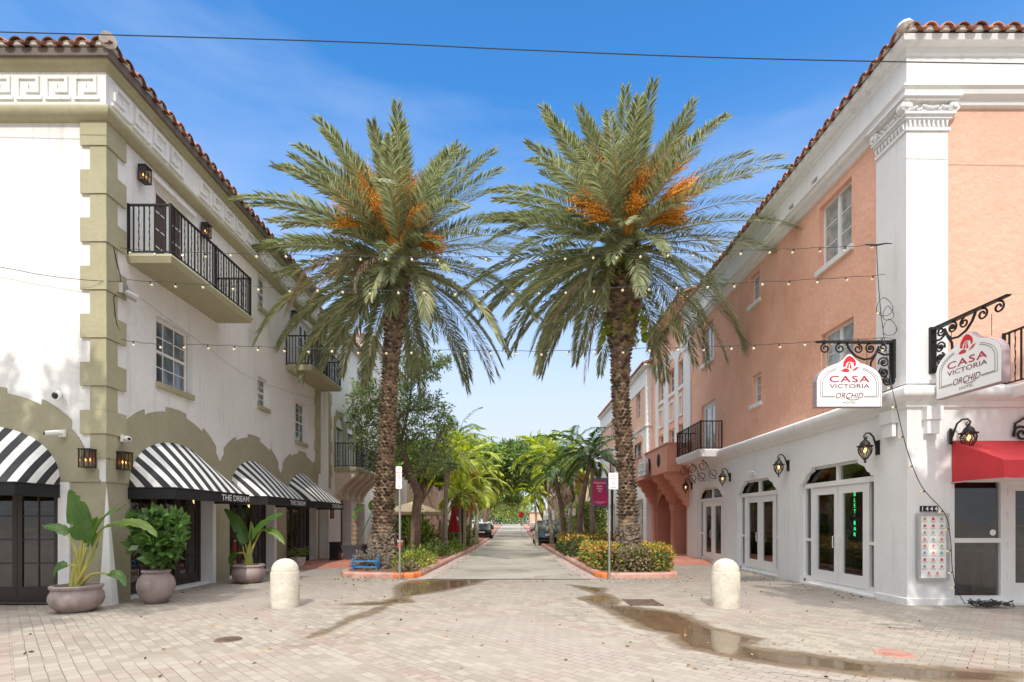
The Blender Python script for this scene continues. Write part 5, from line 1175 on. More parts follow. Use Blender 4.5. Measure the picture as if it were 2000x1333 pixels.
# avenue trees farther along
GA = 'broad avenue trees arching over the street'
av = [('dense dark tree arching over the roadway with lit yellow top', -4.6, 48, 9.0, 3.4, 'leafgreen', 'leaflime', 51), ('bright green broad tree behind the cafe palms', -5.6, 40, 7.6, 2.9, 'leafgreen', 'leaflime', 52),
      ('dark spreading tree beyond the parked black car', -5.2, 60, 10.4, 4.2, 'leafgreen', 'leafdark', 53), ('black-trunked leaning tree shading the road beside the white booth', 4.3, 47, 8.6, 3.6, 'leafgreen', 'leafdark', 54),
      ('golden green tree above the white lamp post', 5.2, 56, 10.6, 3.9, 'leaflime', 'leafgreen', 55), ('dark tree behind the stop sign far along the road', 4.6, 70, 11.5, 4.4, 'leafgreen', 'leafdark', 56),
      ('far rounded tree beyond the silver parked cars', -5.8, 84, 12.5, 5.0, 'leafgreen', None, 57), ('far tree beside the small red roofed building', 6.8, 100, 12.5, 5.2, 'leafgreen', 'leaflime', 58), ('farthest green tree closing the view along the street', -6, 118, 12, 6.0, 'leaflime', 'leafgreen', 59),
      ('hazy tree standing past the red roof at the street end', 3.5, 185, 11, 7.0, 'leaflime', 'leafgreen', 60), ('tall tree arching over the middle of the road beyond the black car', -3.9, 72, 9.6, 3.9, 'leafgreen', 'leaflime', 62), ('lime-topped tree arching over the road beyond the white booth', 3.9, 60, 9.3, 3.6, 'leaflime', 'leafgreen', 63), ('low broad tree by the farthest silver car', -5.5, 104, 9.5, 5.0, 'leafgreen', 'leaflime', 64), ('round far tree at the closed end of the street, on the silver car side', -6.5, 170, 11, 7.5, 'leafgreen', 'leaflime', 65), ('pale far tree centred on the end of the street', 0, 235, 11, 8.0, 'leaflime', 'leafgreen', 66), ('broad tree crowding the cafe roof behind the grey-leaved tree', -7.0, 33, 6.6, 2.3, 'leafgreen', 'leaflime', 61)]
for lb, x, y, hh, rr_, m1, m2, sd_ in av:
    rg = random.Random(sd_); s = -1 if x < 0 else 1; bl = []
    for k in range(11):
        a = rg.uniform(0, 2*PI); d = rg.uniform(.25, .95)*rr_*.8; bl.append((x+d*math.cos(a)-s*.62*rr_, y+d*math.sin(a), hh-rr_*.42+rg.uniform(-.55, .35)*rr_*.62, rr_*rg.uniform(.34, .52)))
    tk = .22+.02*rr_
    tree(lb, 'avenue_tree', 'tree', (x, y, 0), [([(x, y, 0), (x-s*.1, y, 1.8), (x-s*.5, y, hh*.42)], [tk, tk*.75, tk*.6]), ([(x-s*.1, y, 1.6), (x-s*1.2, y+.4, hh*.45)], [tk*.6, tk*.35]), ([(x-s*.1, y, 1.5), (x+s*.9, y-.5, hh*.48)], [tk*.55, tk*.35])], bl, 7500 if y < 90 else 4500, .34 if y < 90 else .5, m1, 'leafdark' if False else 'bark', GA, sd_, sub=14, aspect=.5, lm2=m2)

# ---------------------------------------------------------------- hedges and shrubs
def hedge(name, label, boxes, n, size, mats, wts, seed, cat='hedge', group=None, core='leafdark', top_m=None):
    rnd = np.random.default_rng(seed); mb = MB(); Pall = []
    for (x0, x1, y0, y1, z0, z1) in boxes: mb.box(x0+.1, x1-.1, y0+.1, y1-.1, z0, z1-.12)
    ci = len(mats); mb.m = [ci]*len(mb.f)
    tot = sum((x1-x0)*(y1-y0)+2*(z1-z0)*(x1-x0+y1-y0) for x0, x1, y0, y1, z0, z1 in boxes)
    for (x0, x1, y0, y1, z0, z1) in boxes:
        A = [(x1-x0)*(y1-y0), (z1-z0)*(x1-x0), (z1-z0)*(x1-x0), (z1-z0)*(y1-y0), (z1-z0)*(y1-y0)]
        for fi, ar in enumerate(A):
            k = int(n*ar/tot); u, v = rnd.uniform(0, 1, k), rnd.uniform(0, 1, k); jt = rnd.normal(0, .045, k)+.04*np.sin(u*9+fi)*np.sin(v*7)
            if fi == 0: P = np.stack([x0+(x1-x0)*u, y0+(y1-y0)*v, z1+jt], 1); N = (0, 0, 1)
            elif fi == 1: P = np.stack([x0+(x1-x0)*u, y0+jt, z0+(z1-z0)*v], 1); N = (0, -1, .3)
            elif fi == 2: P = np.stack([x0+(x1-x0)*u, y1+jt, z0+(z1-z0)*v], 1); N = (0, 1, .3)
            elif fi == 3: P = np.stack([x0+jt, y0+(y1-y0)*u, z0+(z1-z0)*v], 1); N = (-1, 0, .3)
            else: P = np.stack([x1+jt, y0+(y1-y0)*u, z0+(z1-z0)*v], 1); N = (1, 0, .3)
            D = np.array(N)*.7+rnd.normal(size=P.shape)*.7; pick = rnd.choice(len(mats), k, p=wts)
            if top_m is not None:
                hi = (P[:, 2]-z0)/(z1-z0) > .72+rnd.uniform(-.15, .15, k); pick = np.where(hi & (rnd.uniform(0, 1, k) < .6), top_m, pick)
            for mi_ in range(len(mats)):
                s_ = pick == mi_
                if s_.any(): mb.mi(mi_); mb.leaves(P[s_], D[s_], size, .55, .35, rnd)
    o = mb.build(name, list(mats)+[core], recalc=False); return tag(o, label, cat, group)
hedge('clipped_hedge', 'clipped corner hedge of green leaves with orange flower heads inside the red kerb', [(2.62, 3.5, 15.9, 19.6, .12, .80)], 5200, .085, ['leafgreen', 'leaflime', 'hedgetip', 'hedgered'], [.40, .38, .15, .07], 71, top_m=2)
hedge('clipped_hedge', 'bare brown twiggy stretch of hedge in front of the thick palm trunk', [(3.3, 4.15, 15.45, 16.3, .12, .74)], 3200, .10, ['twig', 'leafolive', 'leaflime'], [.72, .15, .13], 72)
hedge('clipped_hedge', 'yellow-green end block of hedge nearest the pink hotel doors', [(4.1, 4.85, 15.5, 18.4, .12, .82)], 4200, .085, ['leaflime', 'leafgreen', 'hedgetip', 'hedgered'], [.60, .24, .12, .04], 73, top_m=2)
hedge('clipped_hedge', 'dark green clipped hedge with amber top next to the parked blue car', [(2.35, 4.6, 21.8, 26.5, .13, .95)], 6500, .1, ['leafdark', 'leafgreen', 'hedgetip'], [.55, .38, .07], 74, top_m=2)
hedge('clipped_hedge', 'tall leafy hedge filling the gap below the tan building', [(4.6, 6.6, 36, 37.5, .0, 2.9)], 4000, .16, ['leaflime', 'leafgreen'], [.5, .5], 75)
def shrub(name, label, c, r, n, size, mats, wts, seed, h=.8, cat='shrub', group=None, asp=.5):
    rnd = np.random.default_rng(seed); v = rnd.normal(size=(n, 3)); v /= np.linalg.norm(v, axis=1)[:, None]; v[:, 2] = abs(v[:, 2])
    rad = rnd.uniform(.35, 1.05, n)[:, None]*(1+.18*np.sin(v[:, :1]*7+v[:, 1:2]*5)); P = np.array(c)+v*rad*np.array([r[0], r[1], h]); D = v+rnd.normal(size=(n, 3))*.5+np.array([0, 0, .4]); mb = MB(); pick = rnd.choice(len(mats), n, p=wts)
    for mi_ in range(len(mats)):
        s_ = pick == mi_
        if s_.any(): mb.mi(mi_); mb.leaves(P[s_], D[s_], size, asp, .4, rnd)
    return tag(mb.build(name, mats, recalc=False), label, cat, group)
shrub('low_shrub', 'low lime shrub spilling at the foot of the galvanised sign post', (-3.3, 16.3, .12), (.55, .6), 1300, .09, ['leaflime', 'leafgreen', 'hedgetip'], [.62, .28, .1], 81, h=.5)
shrub('low_shrub', 'brown dry shrub in the mulch behind the post', (-3.15, 15.5, .12), (.4, .3), 600, .08, ['twig', 'leafolive'], [.7, .3], 82, h=.32)
shrub('low_shrub', 'yellow flowering shrub beside the forked tree trunk', (-3.3, 17.9, .12), (.6, .9), 1700, .09, ['leaflime', 'leafgreen', 'hedgetip'], [.55, .3, .15], 83, h=.55)
shrub('low_shrub', 'green shrub around the foot of the forked tree', (-4.0, 19.3, .1), (.6, .7), 1100, .1, ['leafgreen', 'leaflime'], [.7, .3], 84, h=.6)
shrub('silver_shrub', 'silvery spiky plant mounded at the foot of the palm', (-4.55, 16.5, .12), (.62, .42), 1500, .15, [mat('silver leaf', (.24, .23, .20), .7, island=.45), 'root'], [.6, .4], 85, h=.5, asp=.2)
shrub('low_shrub', 'dark green mounded shrub past the brick-red crossing', (-3.55, 22.6, .13), (.95, 1.3), 2200, .1, ['leafgreen', 'leafdark', 'leaflime'], [.6, .25, .15], 86, h=.6)
shrub('low_shrub', 'shrub under the closed red parasol', (-3.0, 25.6, .13), (.6, 1.2), 1500, .1, ['leafgreen', 'leaflime'], [.6, .4], 87, h=.6)
shrub('leafy_bush', 'lush green bush by the thin sign post in front of the black car', (-3.3, 31.5, .13), (1.0, 1.5), 2600, .16, ['leaflime', 'leafgreen'], [.45, .55], 88, h=1.7, cat='bush')
shrub('leafy_bush', 'leafy bush growing among the cafe tables', (-5.0, 27.5, .13), (.9, 1.2), 2200, .2, ['leafgreen', 'leaflime'], [.6, .4], 89, h=1.7, cat='bush')
shrub('leafy_bush', 'lime bush spilling beside the kerb behind the parked blue car', (2.2, 40, .1), (.5, 1.0), 900, .15, ['leaflime', 'leafgreen'], [.6, .4], 90, h=1.1, cat='bush')
shrub('leafy_bush', 'dark ficus bush against the tan building wall', (4.6, 42, .1), (1.1, 2.0), 2200, .2, ['leafgreen', 'leafdark'], [.5, .5], 91, h=3.2, cat='bush')
shrub('leafy_bush', 'green bush at the foot of the cafe wall behind the orange cooler', (-6.2, 31, .1), (1.0, 1.8), 2200, .2, ['leafgreen', 'leaflime'], [.6, .4], 92, h=2.4, cat='bush')

# trees standing at the near street corners (their shade falls on the shop fronts)
def shade(label, x, y, z, seed, n):
    rg = random.Random(seed); bl = [(x+rg.uniform(-2.4, 2.4), y+rg.uniform(-1.6, 1.6), z+rg.uniform(-3.0, 3.2), rg.uniform(.7, 1.15)) for k in range(17)]
    tree(label, 'street_tree', 'tree', (x, y-1, 0), [([(x, y-1, 0), (x+.1, y-1, 2.4), (x, y-.5, z-2)], [.3, .22, .18])], bl, n, .3, 'leafgreen', sub=15, seed=seed, aspect=.5)
shade('leafy street tree at the near end of the white building, seen only by its shade', -9.1, 1.5, 10.2, 101, 8500)
shade('leafy street tree at the near end of the pink hotel, seen only by its shade', 8.6, 1.4, 9.0, 102, 8500)

rnd = np.random.default_rng(77); mb = MB(); bl = []
rg = random.Random(12)
for k in range(46): bl.append((rg.uniform(-60, 60), 262+rg.uniform(0, 30), rg.uniform(1.5, 8.5), rg.uniform(3.2, 5.5)))
blob_leaves(mb, bl, 9000, 1.5, 9, .6, .3)
tag(mb.build('distant_trees', 'leafgreen', recalc=False), 'far green mass of trees where the street ends', 'trees', kind='stuff')

# ================================================================= AWNINGS
def awning(label, F, u0, u1, zs, rise, P, lett=None, tx=None, n_str=27, nv=8, zb=2.34, flip=False, parentgroup='striped awnings over the arched doors'):
    t = thing('striped_awning', label, 'awning', F((u0+u1)/2, zb, 0), parentgroup)
    uc, r = (u0+u1)/2, (u1-u0)/2
    def top(a): return F(uc-r*math.cos(a), zs+rise*math.sin(a)**.85 if math.sin(a) > 0 else zs, .03)
    def bot(s):      # along side, front, side
        Ltot = 2*P+2*r; q = s*Ltot
        if q < P: return F(u0, zb, q)
        if q < P+2*r: return F(u0+(q-P), zb, P)
        return F(u1, zb, P-(q-P-2*r))
    mb = MB()
    for i in range(n_str):
        mb.mi(i % 2)
        for j in range(2):
            s0, s1 = (i+j/2)/n_str, (i+(j+1)/2)/n_str; A0, A1 = Vector(top(PI*s0)), Vector(top(PI*s1)); B0, B1 = Vector(bot(s0)), Vector(bot(s1))
            for k in range(nv):
                a, b = k/nv, (k+1)/nv
                f = lambda A, B, t_: A.lerp(B, t_)+Vector((F.n[0], F.n[1], 0))*(.02*math.sin(PI*t_)*min(1, 4*min(s0+.02, 1.02-s0)))+Vector((0, 0, .015*math.sin(PI*t_)*math.sin(PI*min(1, max(0, s0)))))
                mb.quad(f(A0, B0, a), f(A1, B1, a), f(A1, B1, b), f(A0, B0, b))
    mb.build('canopy', ['fabdark', 'fabwhite'], t, recalc=False)
    mb = MB(); h = .235
    for (a, b) in (((u0, 0), (u0, P)), ((u0, P), (u1, P)), ((u1, P), (u1, 0))):
        n = 10
        for i in range(n):
            p = [a[0]+(b[0]-a[0])*k/n for k in (i, i+1)]; d = [a[1]+(b[1]-a[1])*k/n for k in (i, i+1)]; w0, w1 = .008*math.sin(i*2.2), .008*math.sin((i+1)*2.2)
            mb.quad(F(p[0], zb, d[0]), F(p[1], zb, d[1]), F(p[1], zb-h, d[1]+w1), F(p[0], zb-h, d[0]+w0))
    o = mb.build('valance', 'black', t, recalc=False)
    if lett:
        mb = MB(); mb.text(lett, F, tx[0], zb-h/2, P+.014, .145, width=tx[1], flip=flip, bold=.012); mb.build('lettering', 'fabwhite', o)
    mb = MB(); 
    for a, b in ((F(u0, zb, .02), F(u0, zb, P)), (F(u0, zb, P), F(u1, zb, P)), (F(u1, zb, P), F(u1, zb, .02))): mb.tube([a, b], .014, 6)
    mb.build('frame', 'iron', t); return t
awning('black and white striped awning nearest the corner lantern on the street side', FL, 10.62, 13.62, 2.34, 1.14, .98, 'THE DREAM', (12.95, 1.28))
awning('middle striped awning of the row, partly hidden by its bigger neighbour', FL, 14.42, 17.14, 2.34, 1.14, 1.1, 'THE DREAM', (16.42, 1.15))
awning('smallest striped awning farthest along the olive-trimmed wall', FL, 18.08, 20.78, 2.34, 1.1, 1.12, 'THE DREAM', (20.05, 1.15))
awning('striped awning over the front door, cut by the picture edge', FLf, -11.9, -8.84, 2.34, 1.18, .95)
# red awning
t = thing('red_awning', 'plain red canvas awning above the shop window of the pink hotel', 'awning', (10, YR, 2.4))
mb = MB(); u0, u1, P = 8.60, 13.4, 1.08
A = [FRf(u0, 3.22, .02), FRf(u1, 3.22, .02), FRf(u0, 2.72, P), FRf(u1, 2.72, P), FRf(u0, 2.40, P), FRf(u1, 2.40, P), FRf(u0, 2.40, .02), FRf(u0, 3.22, .02)]
def sl(u, v):
    uu = u0+(u1-u0)*u; sag = .025*math.sin(PI*v)*(1+.4*math.sin(uu*5)); return FRf(uu, 3.22-.5*v-sag, .02+(P-.02)*v)
mb.grid(sl, 16, 6)
mb.grid(lambda u, v: FRf(u0+(u1-u0)*u, 2.72-.32*v, P+.012*math.sin(u*30)*v), 24, 3)
mb.add([FRf(u0, 3.22, .02), FRf(u0, 2.72, P), FRf(u0, 2.40, P), FRf(u0, 2.38, .02)], [(0, 1, 2, 3)])
mb.build('canopy', 'red', t, recalc=False); mb = MB(); mb.tube([FRf(u0, 2.40, P), FRf(u1, 2.40, P)], .012, 5); mb.tube([FRf(u0, 2.40, 0), FRf(u0, 2.40, P)], .012, 5); mb.build('frame', 'steel', t)

# ================================================================= LANTERNS, CAMERAS
def sq_lantern():
    t = zero(thing('box_lantern', '', 'wall lantern', (0, 0, 0), 'black box lanterns'))
    mb = MB(); x0, x1, yy, z0, z1 = .0, .21, .13, -.19, .2
    mb.box(x0, x1+.01, -yy-.01, yy+.01, z1, z1+.025); mb.box(x0, x1, -yy, yy, z0-.02, z0); mb.box(0, .012, -yy, yy, z0, z1)
    for x in (x0+.012, x1-.02):
        for y in (-yy, yy-.02): mb.box(x, x+.02, y, y+.02, z0, z1)
    mb.box(x1-.015, x1-.005, -.009, .009, z0, z1); mb.box(x1-.015, x1-.005, -yy+.02, yy-.02, -.005, .012)
    for y in (-yy+.004, yy-.014): mb.box(.10, .118, y, y+.01, z0, z1)
    mb.tube([(x1-.01, .055*math.cos(a), .055*math.sin(a)) for a in [2*PI*k/14 for k in range(15)]], .006, 4)
    mb.build('frame', 'bronze', t)
    mb = MB(); mb.box(.02, x1-.02, -yy+.008, -yy+.011, z0, z1); mb.box(.02, x1-.02, yy-.011, yy-.008, z0, z1); mb.box(x1-.021, x1-.018, -yy+.02, yy-.02, z0, z1); mb.build('glass_panel', 'lampglass', t)
    mb = MB()
    for y in (-.05, .05): mb.tube([(.09, y, z0), (.09, y, z0+.13)], .013, 8)
    c = mb.build('candle', 'fabwhite', t)
    mb = MB()
    for y in (-.05, .05): mb.lathe([(.004, 0), (.016, .025), (.012, .05), (.001, .08)], (.09, y, z0+.13), 8)
    mb.build('flame_bulb', 'flame', c)
    mb = MB(); mb.box(.012, .016, -yy+.03, yy-.03, z0+.03, z1-.03); mb.build('backplate', 'copper', t)
    return t
sql = sq_lantern(); sql.location = (XL+.04, 10.95, 9.05); sql.scale = (.76,)*3; sql['label'] = 'black box lantern at the near side of the nearest upper balcony door'
for (x, y, z, rz, lb) in ((XL+.04, 13.15, 9.1, 0, 'black box lantern at the far side of the big balcony door'), (XL+.04, 18.5, 9.05, 0, 'black box lantern on the near side of the smaller upper balcony door'), (XL+.04, 20.7, 9.05, 0, 'black box lantern above the rail at the far end of the smaller upper balcony'),
                          (-8.24, YL-.03, 2.86, -PI/2, 'black box lantern with lit candles on the front face of the corner pier'), (XL+.03, 10.38, 2.86, 0, 'black box lantern with lit candles on the street side of the corner pier')): dup(sql, (x, y, z), lb, rz, scale=.76 if z > 4 else .84)
def carriage():
    t = zero(thing('carriage_lantern', '', 'wall lantern', (0, 0, 0), 'ornate black carriage lanterns'))
    mb = MB(); mb.box(0, .03, -.06, .06, -.17, .17); mb.box(.03, .045, -.04, .04, -.13, .13)
    mb.tube([(.04, 0, -.02), (.07, 0, .10), (.12, 0, .26), (.2, 0, .34), (.29, 0, .34), (.34, 0, .27), (.32, 0, .20), (.27, 0, .20), (.26, 0, .25), (.30, 0, .27)], [.02, .02, .02, .02, .019, .018, .016, .013, .012, .011], 8)
    mb.build('arm', 'iron', t)
    c = (.31, 0, 0)
    mb = MB(); mb.lathe([(.012, .24), (.03, .23), (.02, .20), (.05, .17), (.09, .13), (.115, .06), (.175, .04), (.17, .02), (.10, .02)], c, 12); mb.lathe([(.02, -.36), (.03, -.33), (.015, -.30), (.04, -.28), (.05, -.25)], c, 10)
    for k in range(8):
        a = 2*PI*k/8; mb.tube([(c[0]+r_*math.cos(a+tw), c[1]+r_*math.sin(a+tw), z) for r_, z, tw in ((.125, .02, -.39), (.145, -.04, 0.), (.125, -.14, .39), (.05, -.26, .39))], .008, 4)
        mb.tube([(c[0]+r_*math.cos(a+tw), c[1]+r_*math.sin(a+tw), z) for r_, z, tw in ((.125, .02, .39), (.145, -.04, 0.), (.125, -.14, -.39), (.05, -.26, -.39))], .008, 4)
    h = mb.build('lamp_head', 'iron', t, smooth=True)
    mb = MB(); mb.lathe([(.118, .02), (.135, -.04), (.118, -.14), (.042, -.26)], c, 12, close=False); mb.build('glass_shade', 'lampglass', h, smooth=True)
    mb = MB(); mb.lathe([(.01, -.12), (.028, -.08), (.03, -.04), (.012, 0)], c, 8); mb.build('bulb', 'flame', h)
    return t
cl = carriage(); cl.location = (XR, 10.82, 3.2); cl.rotation_euler = (0, 0, PI); cl.scale = (.9,)*3; cl['label'] = 'ornate black carriage lantern, the largest beside the double door with the green neon'
for (x, y, z, rz, lb) in ((XR, 14.33, 3.2, PI, 'ornate black carriage lantern between the first and second white double doors'), (XR, 18.15, 3.2, PI, 'ornate black carriage lantern between the second and third white double doors'), (XR, 22.0, 3.15, PI, 'farthest ornate black carriage lantern, against the salmon loggia'),
                          (8.56, YR-.02, 3.3, R(-52), 'ornate black carriage lantern on the front, touching the red awning')): dup(cl, (x, y, z), lb, rz, scale=.9)
def bullet(name, label, loc, rz, dark=False, group='wall security cameras'):
    t = zero(thing(name, label, 'security camera', (0, 0, 0), group)); mb = MB(); mb.box(0, .04, -.06, .06, -.07, .07); mb.tube([(.03, 0, 0), (.1, 0, 0)], .025, 8); mb.build('mount', 'plastic', t)
    mb = MB(); mb.tube([(.08, .02, 0), (.11, -.02, .0), (.2, -.16, -.03), (.21, -.17, -.03)], [.045, .055, .052, .04], 10); mb.build('camera_body', 'darkplastic' if dark else 'plastic', t)
    if not dark: mb = MB(); mb.tube([(.205, -.165, -.03), (.225, -.19, -.035)], .03, 10); mb.build('lens', 'darkplastic', t)
    t.location = loc; t.rotation_euler = (0, 0, rz); return t
bullet('bullet_camera', 'white bullet camera on the olive arch left of the front box lantern', (-8.78, YL-.03, 3.36), -PI/2-.0)
bullet('bullet_camera', 'white bullet camera on the street side above the box lantern of the corner pier', (XL+.03, 10.42, 3.33), .2)
t = zero(thing('dome_camera', 'black dome camera on a white bracket high on the white front wall', 'security camera', (0, 0, 0))); mb = MB(); mb.lathe([(.1, 0), (.1, .05), (.02, .06)], (0, 0, 0), 14); m_ = mb.build('mount', 'plastic', t); mb = MB(); mb.ball((0, 0, .0), .085, 14); mb.build('dome', 'darkplastic', t, smooth=True)
t.location = (-8.82, YL-.12, 4.08); t.rotation_euler = (R(100), 0, 0)
# floodlight and conduit box on the near wall, where the strings start
t = thing('junction_box', 'small grey floodlight and wiring box where the light strings leave the quoins', 'wiring box', (XL+.05, 10.38, 6.3)); mb = MB(); mb.box(XL, XL+.14, 10.3, 10.44, 6.25, 6.45); mb.tube([(XL+.1, 10.42, 6.3), (XL+.2, 10.6, 6.25)], [.07, .09], 8); mb.build('housing', 'steel', t)
mb = MB(); mb.tube([(XL+.03, 10.2, 7.1), (XL+.05, 10.35, 6.6), (XL+.06, 10.36, 6.35), (XL+.03, 10.2, 6.1), (XL+.05, 10.25, 5.6), (XL+.03, 10.45, 5.35), (XL+.04, 10.3, 5.25)], .012, 4); mb.build('cable', 'wire', t)
def twin_light(label, u, z):
    t = thing('emergency_light', label, 'emergency light', FRs(u, z, 0), 'white emergency lights'); mb = MB(); mb.fb(FRs, u-.12, u+.12, z-.05, z+.05, 0, .07); mb.build('housing', 'plastic', t); mb = MB()
    for s in (-.13, .13): mb.tube([FRs(u+s, z+.05, .05), FRs(u+s, z+.06, .14)], [.04, .055], 10)
    mb.build('lamp_head', 'plastic', t)
twin_light('white twin-head emergency light above the second white double door', 16.4, 3.16); twin_light('white emergency light above the third white double door', 20.2, 3.1)

# ================================================================= HANGING SIGNS
def hsign():
    t = zero(thing('hanging_sign', '', 'sign', (0, 0, 0), 'arched hotel signs')); F = Fr((0, 0), (1, 0), (0, -1)); W = .655
    out = [(-W, 0), (W, 0), (W, .52)]
    for k in range(1, 9): a = R(8+62*k/8); out.append((W*math.cos(a), .50+.40*math.sin(a)))
    out += [(.115, .965), (.05, 1.04), (0, 1.06)]; out += [(-x, z) for x, z in out[::-1][1:] if z > .01]
    mb = MB(); mb.prism(F, out, -.07, .07); o = mb.build('board', 'mauve', t)
    mb = MB(); inn = [(x*.985, .008+z*.985) for x, z in out]; mb.prism(F, inn, .07, .074); mb.prism(F, inn, -.074, -.07); mb.build('face', 'signwhite', o)
    mb = MB()
    for k, (sx, th) in enumerate(((.885, .005), (.82, .006))):      # double border
        p = [(-.29, .195+.02*k), (-W*sx, .195+.02*k), (-W*sx, .48)]+[(W*sx*math.cos(R(180-100*j/8)), .47+.40*sx*.98*math.sin(R(180-100*j/8))) for j in range(1, 6)]
        for q in (p, [(-x, z) for x, z in p]):
            for a, b in zip(q, q[1:]): mb.tube([F(a[0], a[1], .075), F(b[0], b[1], .075)], th, 4)
    mb.build('border_line', 'signgrey', o)
    mb = MB(); mb.text('CASA', F, 0, .555, .078, .13, width=.80, bold=.012, spacing=1.15); mb.build('lettering', 'signwine', o)
    mb = MB(); mb.text('VICTORIA', F, 0, .415, .078, .085, width=.80, bold=.004); mb.text('ORCHID', F, 0, .225, .078, .115, width=.55, shear=.28, bold=.004); mb.tube([F(-.06, .17, .078), F(.02, .14, .078), F(.12, .14, .078), F(.18, .155, .078)], .006, 4)
    mb.build('lettering', mat('sign plum', (0.16, 0.03, 0.06), .5), o)
    mb = MB(); mb.text('HOTEL', F, 0, .085, .078, .045, width=.28); mb.build('lettering', 'signgrey', o)
    mb = MB()      # orchid bloom
    def bez(pts): mb.add([F(x, z, .079) for x, z in pts], [tuple(range(len(pts)))])
    bez([(-.13, .80), (-.12, .90), (-.06, .99), (0, 1.02), (.06, .99), (.12, .92), (.13, .84), (.09, .80), (.08, .88), (.03, .90), (-.03, .90), (-.07, .86), (-.08, .80)])
    bez([(-.17, .72), (-.10, .765), (-.05, .765), (0, .73), (-.02, .69), (-.08, .70), (-.12, .695)]); bez([(.19, .80), (.12, .785), (.08, .745), (.04, .71), (.08, .72), (.13, .735)])
    bez([(-.06, .78), (-.03, .86), (-.015, .85), (-.02, .77)]); bez([(.0, .77), (.01, .85), (.03, .84), (.04, .76)]); bez([(-.04, .865), (0, .885), (.04, .87), (.02, .86), (-.02, .855)])
    mb.build('orchid_emblem', 'signred', o, recalc=False)
    mb = MB()
    for x in (-.4, .4): mb.tube([(x, 0, .85), (x, 0, 1.22)], .006, 4)
    mb.build('hanger', 'iron', t); return t
hs1 = hsign(); hs1.location = (6.74, 10.30, 3.93); hs1['label'] = 'arched white hotel sign facing the viewer, left of the white corner pilaster'
dup(hs1, (8.17, 9.12, 3.96), 'arched white hotel sign turned edgeways, right of the white corner pilaster', -PI/2)
dup(hs1, (6.45, 25.2, 3.85), 'small far hotel sign seen obliquely before the salmon loggia', -PI/2+.05)
def bracket():
    t = zero(thing('sign_bracket', '', 'sign bracket', (0, 0, 0), 'scrolled iron sign brackets')); mb = MB()
    mb.box(-.05, 0, -.06, .06, -.86, .03); mb.hexa([(-1.52, -.05, -.02), (-.05, -.05, -.045), (-.05, .05, -.045), (-1.52, .05, -.02), (-1.56, -.05, .0), (-.05, -.05, 0.01), (-.05, .05, 0.01), (-1.56, .05, 0.0)]); mb.build('beam', 'iron', t)
    mb = MB()
    def T(p, r=.017): mb.tube([(x, 0, z) for x, z in p], r, 6)
    T(spiral((-1.38, -.14), .10, .03, R(90), 1.3)); T(spiral((-1.08, -.14), .10, .03, R(90), 1.3)); T(spiral((-.72, -.15), .09, .03, R(90), -1.3)); T(spiral((-.47, -.14), .10, .03, R(90), 1.4)); T(spiral((-.22, -.12), .09, .02, R(200), 1.3))
    T([(-.95, -.04), (-.88, -.18), (-.76, -.30), (-.60, -.36), (-.46, -.34), (-.36, -.24), (-.3, -.1)], .022); T([(-.36, -.26), (-.46, -.42), (-.47, -.55), (-.40, -.66), (-.26, -.76), (-.1, -.8)], .022)
    T(spiral((-.2, -.42), .11, .03, R(200), -1.5)); T(spiral((-.2, -.62), .10, .03, R(120), 1.5), .02); T(spiral((-.13, -.80), .09, .02, R(100), 1.4), .02); T([(-.05, -.25), (-.2, -.27), (-.34, -.2)], .02)
    for x, z in ((-.2, -.42), (-.2, -.62), (-.13, -.80), (-.47, -.14)): mb.ball((x, 0, z), .035, 8)
    mb.build('scrollwork', 'iron', t); return t
k1 = bracket(); k1.location = (XR-.06, 10.30, 5.26); k1['label'] = 'black scrolled iron bracket above the sign facing the viewer'
dup(k1, (8.17, YR-.06, 5.38), 'black scrolled iron bracket reaching forward above the edgeways sign', PI/2)
# address number and menu board
t = thing('menu_board', 'grey framed board of small coloured drink pictures on the white wall', 'menu board', FRf(8.12, .50, 0)); F = FRf; u0, u1, z0, z1 = 7.90, 8.50, .50, 1.80
mb = MB(); ring(mb, F, u0, u1, z0, z1, .045, .03, .085); mb.build('frame', 'steel', t); mb = MB(); mb.fb(F, u0+.04, u1-.04, z0+.04, z1-.04, .03, .06); sh = mb.build('menu_sheet', 'signwhite', t)
cols = {'r': 'signred', 'o': mat('print orange', (.75, .22, .15), .5), 'g': mat('print green', (.25, .55, .2), .5), 't': mat('print teal', (.1, .4, .45), .5), 'k': mat('print grey', (.35, .3, .3), .5), 'b': mat('print brown', (.45, .3, .15), .5)}
rows = ['brk', 'rrk', 'bgo', 'oko', 'oog', 'tot', 'ror', 'kok', 'oo']; byc = {}
for j, rw in enumerate(rows):
    for i, ch in enumerate(rw):
        u = (u0+u1)/2+(i-(len(rw)-1)/2)*.165; z = z1-.115-j*.132; byc.setdefault(ch, []).append((u, z))
for ch, L_ in byc.items():
    for u, z in L_:
        mb = MB(); mb.prism(F, [(u+.03*math.cos(2*PI*k/9)*(1+.2*math.sin(k*2.3+u*40)), z+.024*math.sin(2*PI*k/9)) for k in range(9)], .06, .063); mb.prism(F, [(u-.008, z+.02), (u+.014, z+.02), (u+.008, z+.042), (u-.004, z+.042)], .06, .0625)
        mb.mi(1); mb.fb(F, u-.055, u+.055, z-.045, z-.037, .06, .0615); mb.fb(F, u-.045, u+.045, z-.06, z-.054, .06, .0615); mb.build('drink_picture', [cols[ch], cols['k']], sh)
t = thing('house_number', 'house number 1444 on small black tiles above the menu board', 'house number', FRf(8.1, 1.84, 0)); mb = MB()
for i in range(4): mb.fb(FRf, 7.985+i*.088, 7.985+i*.088+.082, 1.835, 1.945, .001, .02)
mb.build('tile', 'black', t); mb = MB()
for i, c in enumerate('1444'): mb.text(c, FRf, 7.985+i*.088+.041, 1.89, .022, .085, bold=.012)
